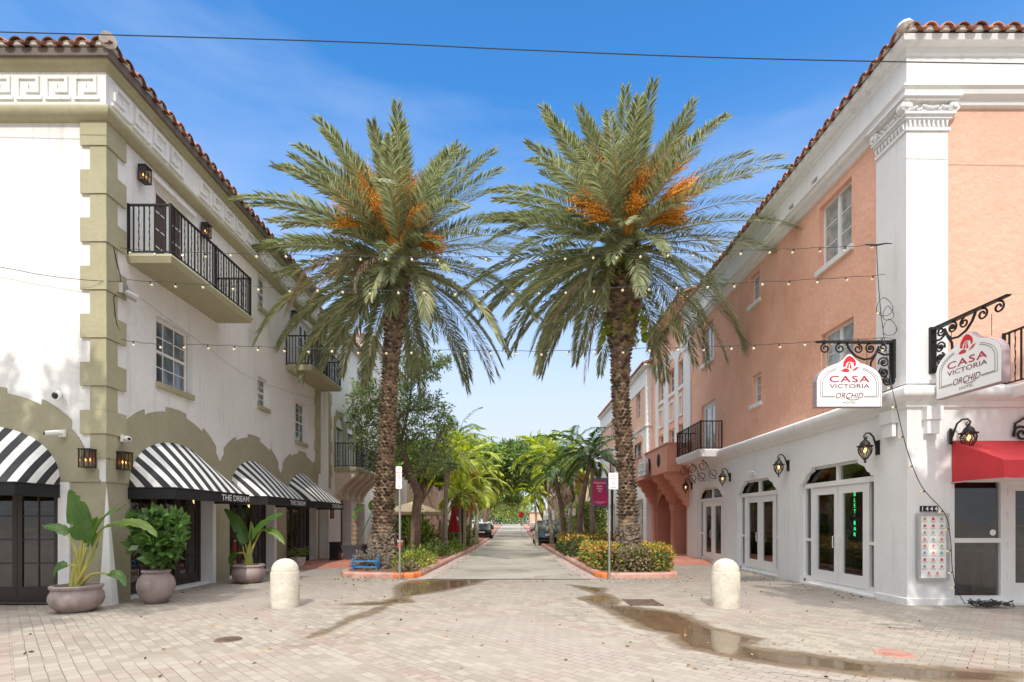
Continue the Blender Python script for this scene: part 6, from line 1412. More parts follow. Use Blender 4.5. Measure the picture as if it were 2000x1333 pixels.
mb.build('digit', 'signwhite', t)
# neon behind the door glass
t = thing('neon_sign', 'green vertical neon lettering glowing behind the glass of the nearest double door', 'neon sign', (XR+.3, 11.75, 1.2)); mb = MB()
for i, c in enumerate('BLET BAR'):
    if c != ' ': mb.text(c, Fr((XR+.28, 0), (0, 1), (-1, 0)), 11.98, 2.28-i*.135, 0, .085, flip=True, bold=-.018)
mb.build('lettering', 'neon', t, recalc=False); mb = MB(); mb.box(XR+.285, XR+.3, 11.92, 12.04, 1.25, 2.36); mb.build('backing', 'darkplastic', t)

# ================================================================= STRINGS OF BULBS AND CABLES
bulb_me = None
def smooth_path(P, n=12):
    P = [Vector(p) for p in P]; out_ = []
    for i in range(len(P)-1):
        p0 = P[max(0, i-1)]; p1 = P[i]; p2 = P[i+1]; p3 = P[min(len(P)-1, i+2)]
        for k in range(n): t_ = k/n; out_.append(.5*((2*p1)+(p2-p0)*t_+(2*p0-5*p1+4*p2-p3)*t_*t_+(3*p1-p0-3*p2+p3)*t_**3))
    return out_+[P[-1]]
def bulb_string(label, pix, Ys, sp, seed):
    global bulb_me
    P = smooth_path([px(x, y, Ys) for x, y in pix]); t = thing('light_string', label, 'string lights', P[0], 'bulb strings across the street'); rr = random.Random(seed)
    mb = MB(); mb.tube([p+Vector((0, 0, .008*math.sin(i*1.3))) for i, p in enumerate(P)], .0055, 4); mb.build('wire', 'wire', t)
    d = 0; nxt = sp*rr.uniform(.3, .9)
    for a, b in zip(P, P[1:]):
        L = (b-a).length
        while d+L > nxt:
            p = a.lerp(b, (nxt-d)/L)
            if bulb_me is None:
                mb = MB(); mb.lathe([(.012, 0), (.016, -.03), (.014, -.05)], (0, 0, 0), 6); mb.mi(1); mb.ball((0, 0, -.072), .027, 8); z = zero(thing('tmp', 'x y z w', 'x')); o = mb.build('bulb', ['wire', 'bulb'], z, smooth=True); bulb_me = o.data; bpy.data.objects.remove(o); bpy.data.objects.remove(z)
            o = bpy.data.objects.new('bulb', bulb_me); COL.objects.link(o); o.parent = t; o.location = p-Vector(t.location); o.rotation_euler = (rr.uniform(-.5, .5), rr.uniform(-.4, .4), 0); nxt += sp*rr.uniform(.92, 1.08)
        d += L
bulb_string('topmost string of warm bulbs, from the big balcony to the tall hotel window', [(235, 485), (330, 492), (560, 498), (800, 502), (1000, 501), (1300, 494), (1500, 488), (1655, 482), (1722, 477)], 10.35, .52, 1)
bulb_string('middle string of warm bulbs crossing in front of both palm necks', [(245, 547), (420, 557), (640, 564), (800, 568), (1000, 568), (1300, 558), (1550, 548), (1728, 537)], 10.35, .56, 2)
bulb_string('lowest string of warm bulbs, ending at the iron sign bracket', [(238, 664), (300, 672), (380, 673), (520, 678), (690, 683), (900, 684), (1060, 686), (1280, 680), (1500, 673), (1610, 666), (1745, 660)], 10.35, .52, 3)
def cable(label, pts, r, m='wire', cat='cable', name='overhead_cable', n=14):
    mb = MB(); mb.tube(smooth_path(pts, n), r, 5); return tag(mb.build(name, m, loc=pts[0]), label, cat)
cable('thick dark overhead cable crossing the whole sky from eave to eave', [(-16, 9.0, H+8.5+.25), (-9, 9.0, H+.955*9.0), (-3, 9.0, H+.936*9.0), (0, 9, H+.921*9), (4, 9, H+.904*9), (9, 9, H+.893*9), (16, 9, H+.885*9)], .009)
cable('thin sagging cable across the white front wall to the quoins', [px(-300, 470, 9.95), px(0, 522, 9.9), px(80, 537, 9.9), px(165, 547, 9.9), px(240, 551, 10.15)], .006)
cable('faint drooping cable along the white street wall', [px(245, 560, 10.4), (XL+.3, 12.5, 6.05), (XL+.2, 15, 5.9), (XL+.12, 18, 6.2), (XL+.05, 21, 6.6)], .005, 'wiregrey')
t = thing('drop_cord', 'black light cord dangling from the highest string past the sign down to the floor', 'light cord', px(1712, 480, 10.2)); P = smooth_path([px(1712, 480, 10.25), px(1716, 560, 10.25), px(1724, 640, 10.2), px(1740, 745, 9.93), px(1752, 800, 9.8), px(1772, 880, 9.86), px(1800, 950, 9.9), px(1845, 1003, 9.88), px(1856, 1050, 9.9), px(1860, 1110, 9.92), px(1868, 1150, 9.9), px(1885, 1180, 9.85)])
mb = MB(); mb.tube(P, .009, 4); rr = random.Random(4)
for k, c in enumerate((px(1735, 612, 10.18), px(1738, 640, 10.18), px(1728, 600, 10.2))): mb.tube([(c[0]+(.10+.03*k)*math.cos(a), c[1]+.03*math.sin(a*2), c[2]+(.14+.02*k)*math.sin(a)) for a in [2*PI*j/20 for j in range(21)]], .007, 4)
mb.tube([px(1690, 478, 10.3), px(1712, 479, 10.3), px(1730, 476, 10.3), px(1742, 476, 10.1)], [.012, .02, .014, .008], 5)
mb.build('cord', 'wire', t)
for i in range(20, len(P)-12, 9):
    o = bpy.data.objects.new('bulb', bulb_me); COL.objects.link(o); o.parent = t; o.location = P[i]-Vector(t.location); o.rotation_euler = (0, R(75), 0)
mb = MB(); rr = random.Random(9)
for k in range(9):
    c = (9.05+rr.uniform(-.15, .25), 9.75+rr.uniform(-.08, .08)); mb.tube([(c[0]+rr.uniform(.1, .4)*math.cos(a), c[1]+rr.uniform(.05, .13)*math.sin(a), (.02+rr.uniform(.05, .16)*abs(math.sin(a*1.5+k)))) for a in [2*PI*j/12 for j in range(12)]], .009, 4)
tag(mb.build('cable_heap', 'wire', loc=(9.05, 9.75, 0)), 'black tangle of cable lying on the pavers below the shop window', 'cable heap')

# ================================================================= PLANTERS AND PLANTS
def pot(name, prof, mb=None): pass
def blade(mb, pts, wd, fold=.25, ref=(0, -1, .3), rip=None, seed=1, nu=16):
    P = smooth_path(pts, 6); n = len(P)-1; rr = random.Random(seed); L = []
    for i, p in enumerate(P):
        s = i/n; tg = (P[min(i+1, n)]-P[max(i-1, 0)]).normalized(); sd = tg.cross(Vector(ref)).normalized(); nn = sd.cross(tg).normalized()
        w_ = wd*math.sin(PI*min(1, (s*.93+.05)**.75))**.8*(1-.15*s); row = []
        for q in (-1, -.5, 0, .5, 1):
            rp_ = 1-(rr.uniform(.3, .6) if rip and abs(q) == 1 and rr.random() < .10 else 0); row.append(p+sd*q*w_*rp_+nn*fold*w_*abs(q)**1.3+Vector((0, 0, .012*rr.uniform(-1, 1)*abs(q))))
        L.append(row)
    vs = [v for r_ in L for v in r_]; mb.add(vs, [(i*5+k, i*5+k+1, (i+1)*5+k+1, (i+1)*5+k) for i in range(n) for k in range(4)])
def planter(label, loc, prof, matn='pot', group='round mauve clay planters'):
    t = thing('clay_planter', label, 'planter', loc, group); mb = MB(); mb.lathe(prof, loc, 36, close=False); rim = [p for p in prof]; r_in = prof[-1][0]-.04; zt = prof[-1][1]
    mb.lathe([(prof[-1][0], zt), (r_in, zt), (r_in-.02, zt-.09)], loc, 36, close=False); mb.build('pot', matn, t, smooth=True); mb = MB(); mb.lathe([(.01, zt-.085), (r_in-.0, zt-.085)], loc, 24, close=False); mb.build('soil_fill', 'soil', t); return t
L1 = ((150-1000)/1000*9.36, 9.36, 0)
planter('wide low clay bowl holding the big bird-of-paradise plant at the corner pier', L1, [(0.016, 0.0), (0.24, 0.0), (0.272, 0.026), (0.376, 0.123), (0.412, 0.229), (0.4, 0.317), (0.372, 0.37), (0.364, 0.405), (0.392, 0.431), (0.396, 0.466), (0.38, 0.484)])
L2 = (-7.17, 10.32, 0)
planter('tall round clay urn holding the dark fiddle-leaf fig', L2, [(0.017, 0.0), (0.172, 0.0), (0.198, 0.017), (0.284, 0.146), (0.331, 0.292), (0.335, 0.387), (0.305, 0.499), (0.241, 0.585), (0.228, 0.602), (0.258, 0.628), (0.258, 0.654), (0.241, 0.671)])
L3 = ((486-1000)/1000*13.7, 13.7, 0)
planter('clay bowl with the smaller banana-like plant under the middle awning', L3, [(0.018, 0.0), (0.248, 0.0), (0.285, 0.028), (0.386, 0.129), (0.414, 0.239), (0.405, 0.331), (0.377, 0.386), (0.368, 0.414), (0.396, 0.442), (0.396, 0.469), (0.377, 0.488)])
def banana(label, loc, zt, spec, group='bird-of-paradise plants'):
    t = thing('paradise_plant', label, 'plant', (loc[0], loc[1], zt), group); st = MB(); lf = MB(); c = Vector((loc[0], loc[1], zt-.08))
    for k, (stalk, bl, wd, m, ref) in enumerate(spec):
        b = c+Vector((.05*math.cos(k*2.4), .05*math.sin(k*2.4), 0)); pts = [b]+[Vector(px(*p)) for p in stalk]+[Vector(px(*bl[0]))]; sp_ = smooth_path(pts, 6); n = len(sp_); st.tube(sp_, [.032*(1-.75*i/n)+.006 for i in range(n)], 6)
        lf.mi(m); P = [Vector(px(*p)) for p in bl]; blade(lf, P, wd, ref=ref, rip=wd > .12, seed=k)
        sp2 = smooth_path(P, 5); lf.mi(1); lf.tube(sp2, [.014*(1-.8*i/len(sp2)) for i in range(len(sp2))], 4)
    for k in range(7): a = k*.9; st.tube([c+Vector((.09*math.cos(a), .09*math.sin(a), -.0)), c+Vector((.05*math.cos(a), .05*math.sin(a), .35)), c+Vector((.03*math.cos(a)+.02, .03*math.sin(a), .62))], [.04, .03, .012], 6)
    st.build('stalk', 'stalk', t, smooth=True); lf.build('leaf_blade', ['banana', 'bananalight'], t, recalc=False); return t
d = 9.3
banana('tall bird-of-paradise plant with broad torn leaves in the wide clay bowl', L1, .49, [
    ([(158, 1080, d)], [(160, 1056, d), (158, 1020, d-.05), (150, 985, d-.1), (137, 957, d-.15)], .20, 0, (.35, -1, .0)),
    ([(164, 1090, d)], [(172, 1068, d-.05), (186, 1040, d-.1), (205, 1010, d-.2), (228, 998, d-.25), (247, 985, d-.3)], .13, 0, (-.5, -.6, .9)),
    ([(175, 1090, d), (195, 1040, d)], [(205, 1030, d), (240, 1022, d-.1), (268, 1024, d-.2), (292, 1034, d-.3), (307, 1048, d-.35)], .11, 1, (-.2, -.7, 1)),
    ([(152, 1090, d), (142, 1062, d)], [(133, 1044, d), (118, 1034, d), (100, 1030, d), (83, 1027, d)], .10, 0, (0, -.8, .8)),
    ([(148, 1110, d), (140, 1104, d)], [(132, 1104, d), (120, 1106, d-.05), (110, 1115, d-.05), (106, 1128, d-.05)], .10, 0, (-.4, -1, .4)),
    ([(175, 1125, d), (195, 1120, d)], [(212, 1122, d-.05), (226, 1122, d-.1), (238, 1130, d-.1), (245, 1146, d-.15)], .09, 0, (.2, -.8, .8)),
    ([(163, 1085, d)], [(165, 1060, d+.1), (178, 1030, d+.1), (190, 1010, d+.12)], .08, 1, (.6, -1, 0)),
    ([(168, 1110, d), (182, 1085, d+.05)], [(184, 1072, d+.08), (186, 1050, d+.1), (180, 1030, d+.12)], .06, 0, (.3, -1, 0))])
d = 13.7
banana('smaller banana-like plant in the clay bowl beside the middle arched door', L3, .49, [
    ([(483, 1080, d)], [(479, 1062, d), (470, 1035, d), (455, 1010, d), (438, 994, d)], .17, 0, (.3, -1, .1)), ([(488, 1078, d)], [(490, 1058, d), (505, 1035, d-.1), (528, 1015, d-.2), (553, 1003, d-.3)], .17, 0, (-.4, -.8, .6)),
    ([(492, 1075, d), (508, 1040, d)], [(518, 1034, d), (535, 1040, d-.1), (548, 1052, d-.15), (556, 1064, d-.2)], .10, 1, (0, -1, .6)), ([(480, 1085, d), (470, 1080, d)], [(463, 1082, d), (454, 1088, d), (452, 1100, d), (456, 1108, d)], .10, 0, (-.3, -1, .3)),
    ([(486, 1075, d)], [(488, 1055, d), (492, 1035, d), (490, 1018, d)], .07, 1, (0, -1, 0)), ([(478, 1085, d)], [(474, 1066, d), (466, 1048, d), (462, 1035, d)], .06, 0, (0, -1, 0))])
t = thing('fiddle_fig', 'dense dark green fiddle-leaf fig standing in the tall clay urn', 'plant', (L2[0], L2[1], .7)); mb = MB()
for (dx, dz) in ((-.35, 1.15), (-.1, 1.3), (.3, 1.25), (.05, .9), (.45, .95)): mb.tube([(L2[0], L2[1], .7), (L2[0]+dx*.5, L2[1], .7+dz*.35), (L2[0]+dx, L2[1], .6+dz)], [.022, .018, .01], 5)
mb.build('stem', 'bark', t); mb = MB(); c = L2
blob_leaves(mb, [(c[0]-0.255, c[1]-0.05, 1.58, 0.216), (c[0]+0.043, c[1]-0.10, 1.66, 0.234), (c[0]+0.357, c[1]+0.00, 1.62, 0.198), (c[0]-0.212, c[1]+0.00, 1.21, 0.234), (c[0]+0.085, c[1]-0.10, 1.21, 0.288), (c[0]+0.323, c[1]+0.00, 1.31, 0.216), (c[0]+0.043, c[1]+0.00, 0.94, 0.216), (c[0]+0.255, c[1]+0.00, 1.01, 0.162)], 900, .17, 5, aspect=.68, shell=.35, droop=.35)
mb.build('foliage', 'fig', t, recalc=False)
t = thing('fern_pot', 'small spiky fern in a pale pot before the third arched door', 'plant', bs(582, 18.3, 0)); c = bs(582, 18.3, 0); mb = MB(); mb.lathe([(.02, 0), (.2, 0), (.27, .34), (.24, .36)], c, 20); mb.build('pot', 'mortar', t); mb = MB(); rnd = np.random.default_rng(3)
for i in range(26): frond(mb, (c[0], c[1], .36), i*2.4, R(70-45*i/26), .62, R(70), 16, .10, .03, rnd, thick=.006, hang=.1)
mb.build('fern_leaves', ['leafgreen', 'stalk', 'leafgreen'], t, recalc=False)
# dark tapered planter with the pale stump
c = bs(692, 20.6, .1); t = thing('slate_planter', 'dark slate planter tapering to a narrow base beside the black doorway', 'planter', c); mb = MB(); mb.hexa([(c[0]-.25, c[1]-.25, c[2]), (c[0]+.25, c[1]-.25, c[2]), (c[0]+.25, c[1]+.25, c[2]), (c[0]-.25, c[1]+.25, c[2]), (c[0]-.42, c[1]-.42, c[2]+.58), (c[0]+.42, c[1]-.42, c[2]+.58), (c[0]+.42, c[1]+.42, c[2]+.58), (c[0]-.42, c[1]+.42, c[2]+.58)]); mb.build('box', 'potdark', t)
t = thing('stump_palm', 'stubby plant with pale knobbly stem and one dark round leaf in the slate planter', 'plant', (c[0], c[1], .68)); mb = MB(); P, RR = interp_path([(c[0], c[1], .65), (c[0]+.02, c[1], 1.4), (c[0]-.05, c[1], 2.05)], [.11, .10, .06], .09); mb.tube(P, [r_*(1+.18*(i % 2)) for i, r_ in enumerate(RR)], 8); mb.build('stem', 'twig', t)
mb = MB(); blade(mb, [(c[0], c[1], 2.0), (c[0]+.25, c[1]-.1, 2.15), (c[0]+.5, c[1]-.2, 2.2)], .12, ref=(0, -1, .5)); blade(mb, [(c[0]-.05, c[1], 2.0), (c[0]+.05, c[1]-.1, 1.85), (c[0]+.1, c[1]-.2, 1.65)], .10, ref=(.2, -1, .1)); mb.mi(0); blade(mb, [(c[0]+.6, c[1]+.4, 2.0), (c[0]+.95, c[1]+.4, 2.3), (c[0]+1.2, c[1]+.4, 2.75)], .42, ref=(.1, -1, .1)); mb.tube([(c[0]+.1, c[1]+.1, .7), (c[0]+.4, c[1]+.3, 1.5), (c[0]+.6, c[1]+.4, 2.0)], .02, 5); mb.build('leaf_blade', 'banana', t, recalc=False)
c = bs(655, 20.4, .1); mb = MB(); mb.box(c[0]-.17, c[0]+.17, c[1]-.2, c[1]+.2, .1, .78); mb.box(c[0]-.19, c[0]+.19, c[1]-.22, c[1]+.22, .78, .82); tag(mb.build('waste_bin', 'darkplastic'), 'narrow black bin against the olive wall by the dark doorway', 'bin')
c = bs(722, 21, .1); mb = MB(); mb.hexa([(c[0]-.05, c[1]-.3, .1), (c[0]+.26, c[1]-.3, .1), (c[0]+.26, c[1]+.3, .1), (c[0]-.05, c[1]+.3, .1), (c[0]-.2, c[1]-.3, .68), (c[0]+.1, c[1]-.3, .68), (c[0]+.1, c[1]+.3, .68), (c[0]-.2, c[1]+.3, .68)]); mb.box(c[0]-.22, c[0]+.12, c[1]-.32, c[1]+.32, .68, .71); tag(mb.build('slant_planter', 'darkplastic'), 'black slanted planter half hidden by the palm trunk foot', 'planter')
t = thing('wall_poster', 'small framed notice beside the black doorway', 'notice', FB(21.55, 1.7, 0)); mb = MB(); ring(mb, FB, 21.4, 21.75, 1.75, 2.25, .04, .002, .04); mb.build('frame', 'bronze', t); mb = MB(); mb.fb(FB, 21.43, 21.72, 1.78, 2.22, .005, .02); mb.build('sheet', 'copper', t)

# ================================================================= BOLLARDS, POSTS, COVERS
t = zero(thing('stone_bollard', 'pale round-topped stone bollard between the planters and the wet streak', 'bollard', (0, 0, 0), 'round-topped stone bollards')); mb = MB()
mb.lathe([(.01, 0), (.264, 0), (.266, .02), (.262, .66), (.258, .672), (.248, .675), (.245, .70), (.24, .76), (.205, .83), (.15, .885), (.08, .92), (.01, .93)], (0, 0, 0), 36, close=False); mb.build('body', 'bollard', t, smooth=True)
t.location = (-4.37, 9.86, 0); dup(t, (4.11, 9.86, 0), 'pale round-topped stone bollard with a chip, in front of the hotel doors')
def post(label, x, Y, top, pa, pb, ph):
    X = (x-1000)/1000*Y; t = thing('sign_post', label, 'sign post', (X, Y, 0), 'galvanised sign posts'); mb = MB(); mb.tube([(X, Y, 0), (X+.0, Y, top)], .032, 6); mb.box(X-.012, X+.012, Y-.045, Y-.03, 0, top); mb.build('post', 'steel', t)
    mb = MB(); F = Fr((0, Y-.05), (1, 0), (0, -1)); a, b, z0, z1 = X+pa, X+pb, top-.05, top+ph
    mb.prism(F, [(a+.02, z0), (b-.02, z0), (b, z0+.02), (b, z1-.02), (b-.02, z1), (a+.02, z1), (a, z1-.02), (a, z0+.02)], 0, .012); s_ = mb.build('sign_plate', 'signwhite', t)
    mb = MB(); uc = (a+b)/2; mb.text('NO', F, uc, z1-.09, .014, .05, width=.09); mb.text('PARKING', F, uc, z1-.17, .014, .045, width=.2); mb.text('ANY', F, uc, z1-.25, .014, .035, width=.08); mb.text('TIME', F, uc, z1-.31, .014, .035, width=.10); mb.fb(F, a+.05, b-.05, z0+.05, z0+.065, .012, .014); mb.build('lettering', 'signred', s_)
post('galvanised post with small parking sign in the wet patch by the olive building side', 781, 14.4, 2.6, -.10, .07, .58); post('galvanised post with parking sign in front of the flowering hedge', 1190, 14.6, 2.6, -.03, .24, .42)
def disc(name, label, c, r, m, cat, n=28, z=.012):
    mb = MB(); mb.lathe([(.001, z), (r*.86, z), (r*.88, z-.003), (r*.92, z), (r, z), (r+.01, 0)], (c[0], c[1], 0), n, close=False)
    for k in range(-4, 5): 
        w_ = math.sqrt(max(0, .8-(k*.2)**2))*r; mb.box(c[0]-w_*.9, c[0]+w_*.9, c[1]+k*r*.18-.006, c[1]+k*r*.18+.006, z-.002, z+.004)
    return tag(mb.build(name, m), label, cat)
disc('manhole_cover', 'small dark iron cover in the pavers between bollard and viewer', G(446, 1250), .17, 'rust', 'manhole cover')
disc('valve_cover', 'red painted round cover in the pavers near the wet streak', G(1747, 1277), .21, 'redlid', 'valve cover')
a, b = G(1212, 1172), G(1292, 1184); mb = MB(); x0, x1, y0, y1 = 2.30, 2.95, 9.95, 10.72
mb.box(x0, x1, y0, y0+.05, .0, .014); mb.box(x0, x1, y1-.05, y1, 0, .014); mb.box(x0, x0+.05, y0, y1, 0, .014); mb.box(x1-.05, x1, y0, y1, 0, .014); mb.box(x0+.05, x1-.05, y0+.05, y1-.05, .001, .005)
for k in range(1, 12): x = x0+(x1-x0)*k/12; mb.box(x-.011, x+.011, y0+.05, y1-.05, .005, .014)
for k in range(1, 4): y = y0+(y1-y0)*k/4; mb.box(x0+.05, x1-.05, y-.012, y+.012, .005, .0142)
tag(mb.build('drain_grate', 'rust'), 'rusty square storm drain grate at the edge of the wet pavers', 'drain grate')
# blue rack in the bed
x0, x1, Y = -4.92, -4.18, 15.9; t = thing('blue_rack', 'small bright blue metal rack standing in the mulch by the palm', 'rack', (-4.55, Y, .12)); mb = MB()
for y in (Y-.12, Y+.12):
    for x in (x0, x1): mb.tube([(x, y, .12), (x, y, .46)], .02, 6)
    for z in (.22, .40): mb.tube([(x0, y, z), (x1, y, z)], .012, 6)
for x in (x0, x1):
    for z in (.22, .40): mb.tube([(x, Y-.12, z), (x, Y+.12, z)], .012, 6)
    sp = spiral((0, .31), .09, .03, 0, 1.3); mb.tube([(x, Y-.12+u*.0-.0+u, z) for u, z in sp], .012, 5); mb.ball((x, Y-.12, .47), .03, 8); mb.ball((x, Y+.12, .47), .03, 8)
mb.build('frame', 'blue', t)
# banners
def banner(label, x0p, x1p, y0p, y1p, Y, flip=False, words=True):
    X0, X1 = (x0p-1000)/1000*Y, (x1p-1000)/1000*Y; Z1, Z0 = H+(1018-y0p)/1000*Y, H+(1018-y1p)/1000*Y; F = Fr((0, Y), (1, 0), (0, -1)); xs = X0-.1 if flip else X1+.1
    t = thing('pole_banner', label, 'banner', (xs, Y, 0), 'magenta street banners'); mb = MB(); mb.tube([(xs, Y, 0), (xs, Y, Z1+.3)], .055, 8); mb.build('pole', 'darkplastic', t)
    mb = MB(); mb.tube([(xs, Y, Z1+.02), (X0 if not flip else X1, Y, Z1+.02)], .016, 5); mb.tube([(xs, Y, Z0-.02), (X0 if not flip else X1, Y, Z0-.02)], .016, 5); mb.ball((X0+.45*(X1-X0), Y, Z0-.1), .05, 6); mb.build('banner_arm', 'darkplastic', t)
    mb = MB(); mb.fb(F, X0, X1, Z0, Z1, 0, .012); c = mb.build('banner_cloth', 'vinylblue', t); W = X1-X0; Hh = Z1-Z0
    mb = MB(); mb.prism(F, [(X0, Z0+.08*Hh), (X0+.93*W, Z0+.02*Hh), (X0+.78*W, Z1-.2*Hh), (X0+.80*W, Z1-.08*Hh), (X0, Z1-.06*Hh)], .012, .018); mb.build('print_panel', 'magenta', c)
    mb = MB(); mb.prism(F, [(X0+.95*W, Z0+.06*Hh), (X1, Z0+.2*Hh), (X1, Z0+.8*Hh), (X0+.85*W, Z1-.2*Hh)], .012, .0175); mb.build('print_panel', 'teal', c)
    mb = MB(); uc = X0+.42*W; mb.text('Professional', F, uc, Z1-.15*Hh, .02, .075*Hh, width=.68*W, shear=.2)
    for i, wd in enumerate(('Music', 'Dance', 'Art')): mb.text(wd, F, uc, Z1-(.27+.09*i)*Hh, .02, .06*Hh, width=(.3, .32, .18)[i]*W, bold=.02)
    mb.fb(F, X0+.1*W, X0+.78*W, Z0+.16*Hh, Z0+.17*Hh, .018, .02); mb.fb(F, X0+.25*W, X0+.62*W, Z0+.125*Hh, Z0+.135*Hh, .018, .02)
    mb.build('lettering', 'signwhite', c)
banner('magenta street banner beside the thick palm trunk, words in white', 1157, 1191, 935, 990, 21.5)
banner('smaller magenta banner above the closed red parasol', 881, 899, 978, 1008, 27.6, flip=False)

# ================================================================= STREET LIFE FARTHER ON
# closed red parasol
c = (-3.0, 26.3, 0); t = thing('closed_parasol', 'closed deep red parasol on a pole between the slim palms', 'parasol', c); mb = MB(); mb.tube([c, (c[0], c[1], 2.5)], .03, 6); mb.build('pole', 'steel', t)
mb = MB(); n = 20; prof = [(.05, 2.45), (.10, 2.2), (.17, 1.8), (.27, 1.35), (.33, 1.12), (.34, 1.08)]; vs = []
for r_, z in prof:
    for k in range(n): q_ = r_*(1 if k % 2 else .62); vs.append((c[0]+q_*math.cos(2*PI*k/n), c[1]+q_*math.sin(2*PI*k/n), z))
mb.add(vs, [(i*n+k, i*n+(k+1) % n, (i+1)*n+(k+1) % n, (i+1)*n+k) for i in range(len(prof)-1) for k in range(n)]); mb.build('canopy', mat('deep red canvas', (.40, .02, .02), .8, var=.3, vscale=5), t)
# cafe parasols and furniture
def parasol(label, x, y, s=1.6):
    t = thing('square_parasol', label, 'parasol', (x, y, .1), 'tan cafe parasols'); mb = MB(); mb.tube([(x, y, .1), (x, y, 2.75)], .03, 6); mb.build('pole', 'bark', t)
    mb = MB(); a = [(x-s, y-s, 2.15), (x+s, y-s, 2.15), (x+s, y+s, 2.15), (x-s, y+s, 2.15)]; mb.add(a+[(x, y, 2.75)], [(0, 1, 4), (1, 2, 4), (2, 3, 4), (3, 0, 4)])
    for p, q in zip(a, a[1:]+a[:1]): mb.quad(p, q, (q[0], q[1], 1.98), (p[0], p[1], 1.98))
    mb.build('canopy', 'tanumb', t, recalc=False)
    mb = MB()
    for p in a: mb.tube([(x, y, 2.2), p], .012, 4)
    mb.build('rib', 'bark', t)
parasol('open tan square parasol over the nearest cafe tables', -5.6, 29.0); parasol('second open tan parasol deeper along the cafe terrace', -5.9, 33.0)
def cafe_set():
    t = zero(thing('cafe_table', '', 'table', (0, 0, 0), 'cafe tables')); mb = MB(); mb.lathe([(.38, .72), (.38, .75)], (0, 0, 0), 16); mb.build('tabletop', 'intwood', t); mb = MB(); mb.tube([(0, 0, 0), (0, 0, .72)], .03, 6); mb.lathe([(.22, 0), (.22, .02)], (0, 0, 0), 12); mb.build('leg', 'iron', t)
    c = zero(thing('cafe_chair', '', 'chair', (0, 0, 0), 'dark cafe chairs')); mb = MB(); mb.box(-.2, .2, -.2, .2, .43, .46); mb.build('seat', 'brown', c); mb = MB(); mb.box(-.2, .2, .19, .22, .55, .88); mb.build('backrest', 'brown', c)
    for sx in (-.18, .18):
        for sy in (-.18, .2): mb = MB(); mb.tube([(sx, sy, 0), (sx, sy, .44 if sy < 0 else .88)], .014, 5); mb.build('leg', 'iron', c)
    return t, c
tb, chx = cafe_set(); spots = [(-5.2, 25.0, 'round cafe table nearest the brick-red crossing'), (-5.6, 28.6, 'round cafe table under the nearest tan parasol'), (-5.9, 32.6, 'round cafe table under the deeper tan parasol')]
for i, (x, y, lb) in enumerate(spots):
    if i == 0: tb.location = (x, y, .125); tb['label'] = lb
    else: dup(tb, (x, y, .125), lb)
    for k, a in enumerate((0, PI)):
        loc = (x-math.sin(a)*-.62+(.62 if k == 0 else -.62), y, .125); l2 = ('dark chair on the road side of the ' if k == 0 else 'dark chair on the wall side of the ')+lb
        if i == 0 and k == 0: chx.location = loc; chx.rotation_euler = (0, 0, -PI/2); chx['label'] = l2
        else: dup(chx, loc, l2, -PI/2 if k == 0 else PI/2)
c = bs(779, 21.8, .12); t = thing('drinks_barrel', 'orange red barrel with pale lid behind the sign post and palm trunk', 'barrel', c); mb = MB(); mb.lathe([(.01, 0), (.18, 0), (.2, .3), (.18, .62), (.16, .64)], c, 20); mb.build('body', mat('orange red plastic', (.70, .08, .03), .4), t, smooth=True); mb = MB(); mb.lathe([(.19, .64), (.19, .68), (.05, .72)], c, 20); mb.build('lid', 'plastic', t)
mb = MB(); c = bs(870, 24.6, .1); mb.tube([c, (c[0]+.02, c[1], 3.9)], [.10, .08], 8); 
for k in range(7): a = k*.9; mb.tube([(c[0], c[1], 3.8), (c[0]+.3*math.cos(a), c[1]+.2*math.sin(a), 4.1), (c[0]+.55*math.cos(a), c[1]+.3*math.sin(a), 3.9)], .02, 4)
tag(mb.build('dead_palm_stem', 'palmbark'), 'grey leafless palm stem with dry stubs beside the cafe', 'dead palm')
# lamp post
c = bs(1071, 41, .1); t = thing('street_lamp', 'dark lamp post with white acorn globe above the white booth', 'street lamp', c); mb = MB(); mb.lathe([(.2, 0), (.2, .2), (.1, .4), (.06, .8), (.055, 2.9), (.1, 2.95), (.1, 3.0)], c, 12); mb.build('post', 'steel', t); mb = MB(); mb.lathe([(.1, 3.0), (.2, 3.15), (.22, 3.35), (.15, 3.5), (.03, 3.65)], c, 12); mb.build('globe', 'fabwhite', t, smooth=True)
# white booth
x0, x1, y0 = 2.35, 3.15, 38.0; t = thing('white_booth', 'white upright cabinet with grey pictogram panel behind the parked blue car', 'booth', (2.75, y0, 0)); mb = MB(); mb.box(x0, x1, y0, y0+.6, .1, 2.45); mb.build('housing', 'plastic', t); mb = MB(); mb.box(x0+.15, x0+.5, y0-.012, y0-.002, 1.3, 1.75); mb.build('panel', 'signgrey', t)
def plate_sign(label, x, Y, z, w_, h, m='signwhite', oct=False, cat='sign'):
    X = (x-1000)/1000*Y; t = thing('street_sign', label, cat, (X, Y, 0)); mb = MB(); mb.tube([(X, Y, 0), (X, Y, z+h/2)], .03, 6); mb.build('post', 'steel', t); F = Fr((0, Y-.04), (1, 0), (0, -1)); mb = MB()
    if oct: mb.prism(F, [(X+w_/2*math.cos(PI/8+PI*k/4), z+h/2*math.sin(PI/8+PI*k/4)) for k in range(8)], 0, .01)
    else: mb.prism(F, [(X-w_/2, z-h/2), (X+w_/2, z-h/2), (X+w_/2, z+h/2), (X-w_/2, z+h/2)], 0, .01)
    mb.build('sign_plate', m, t)
plate_sign('blank square white sign plate on a post before the tan building', 1117, 33, 2.25, .48, .46); plate_sign('red octagonal sign small and far along the road', 1018, 60, 2.4, .7, .7, 'signred', True); plate_sign('thin post with small white plate by the lush bush', 929, 29, 2.5, .2, .32)
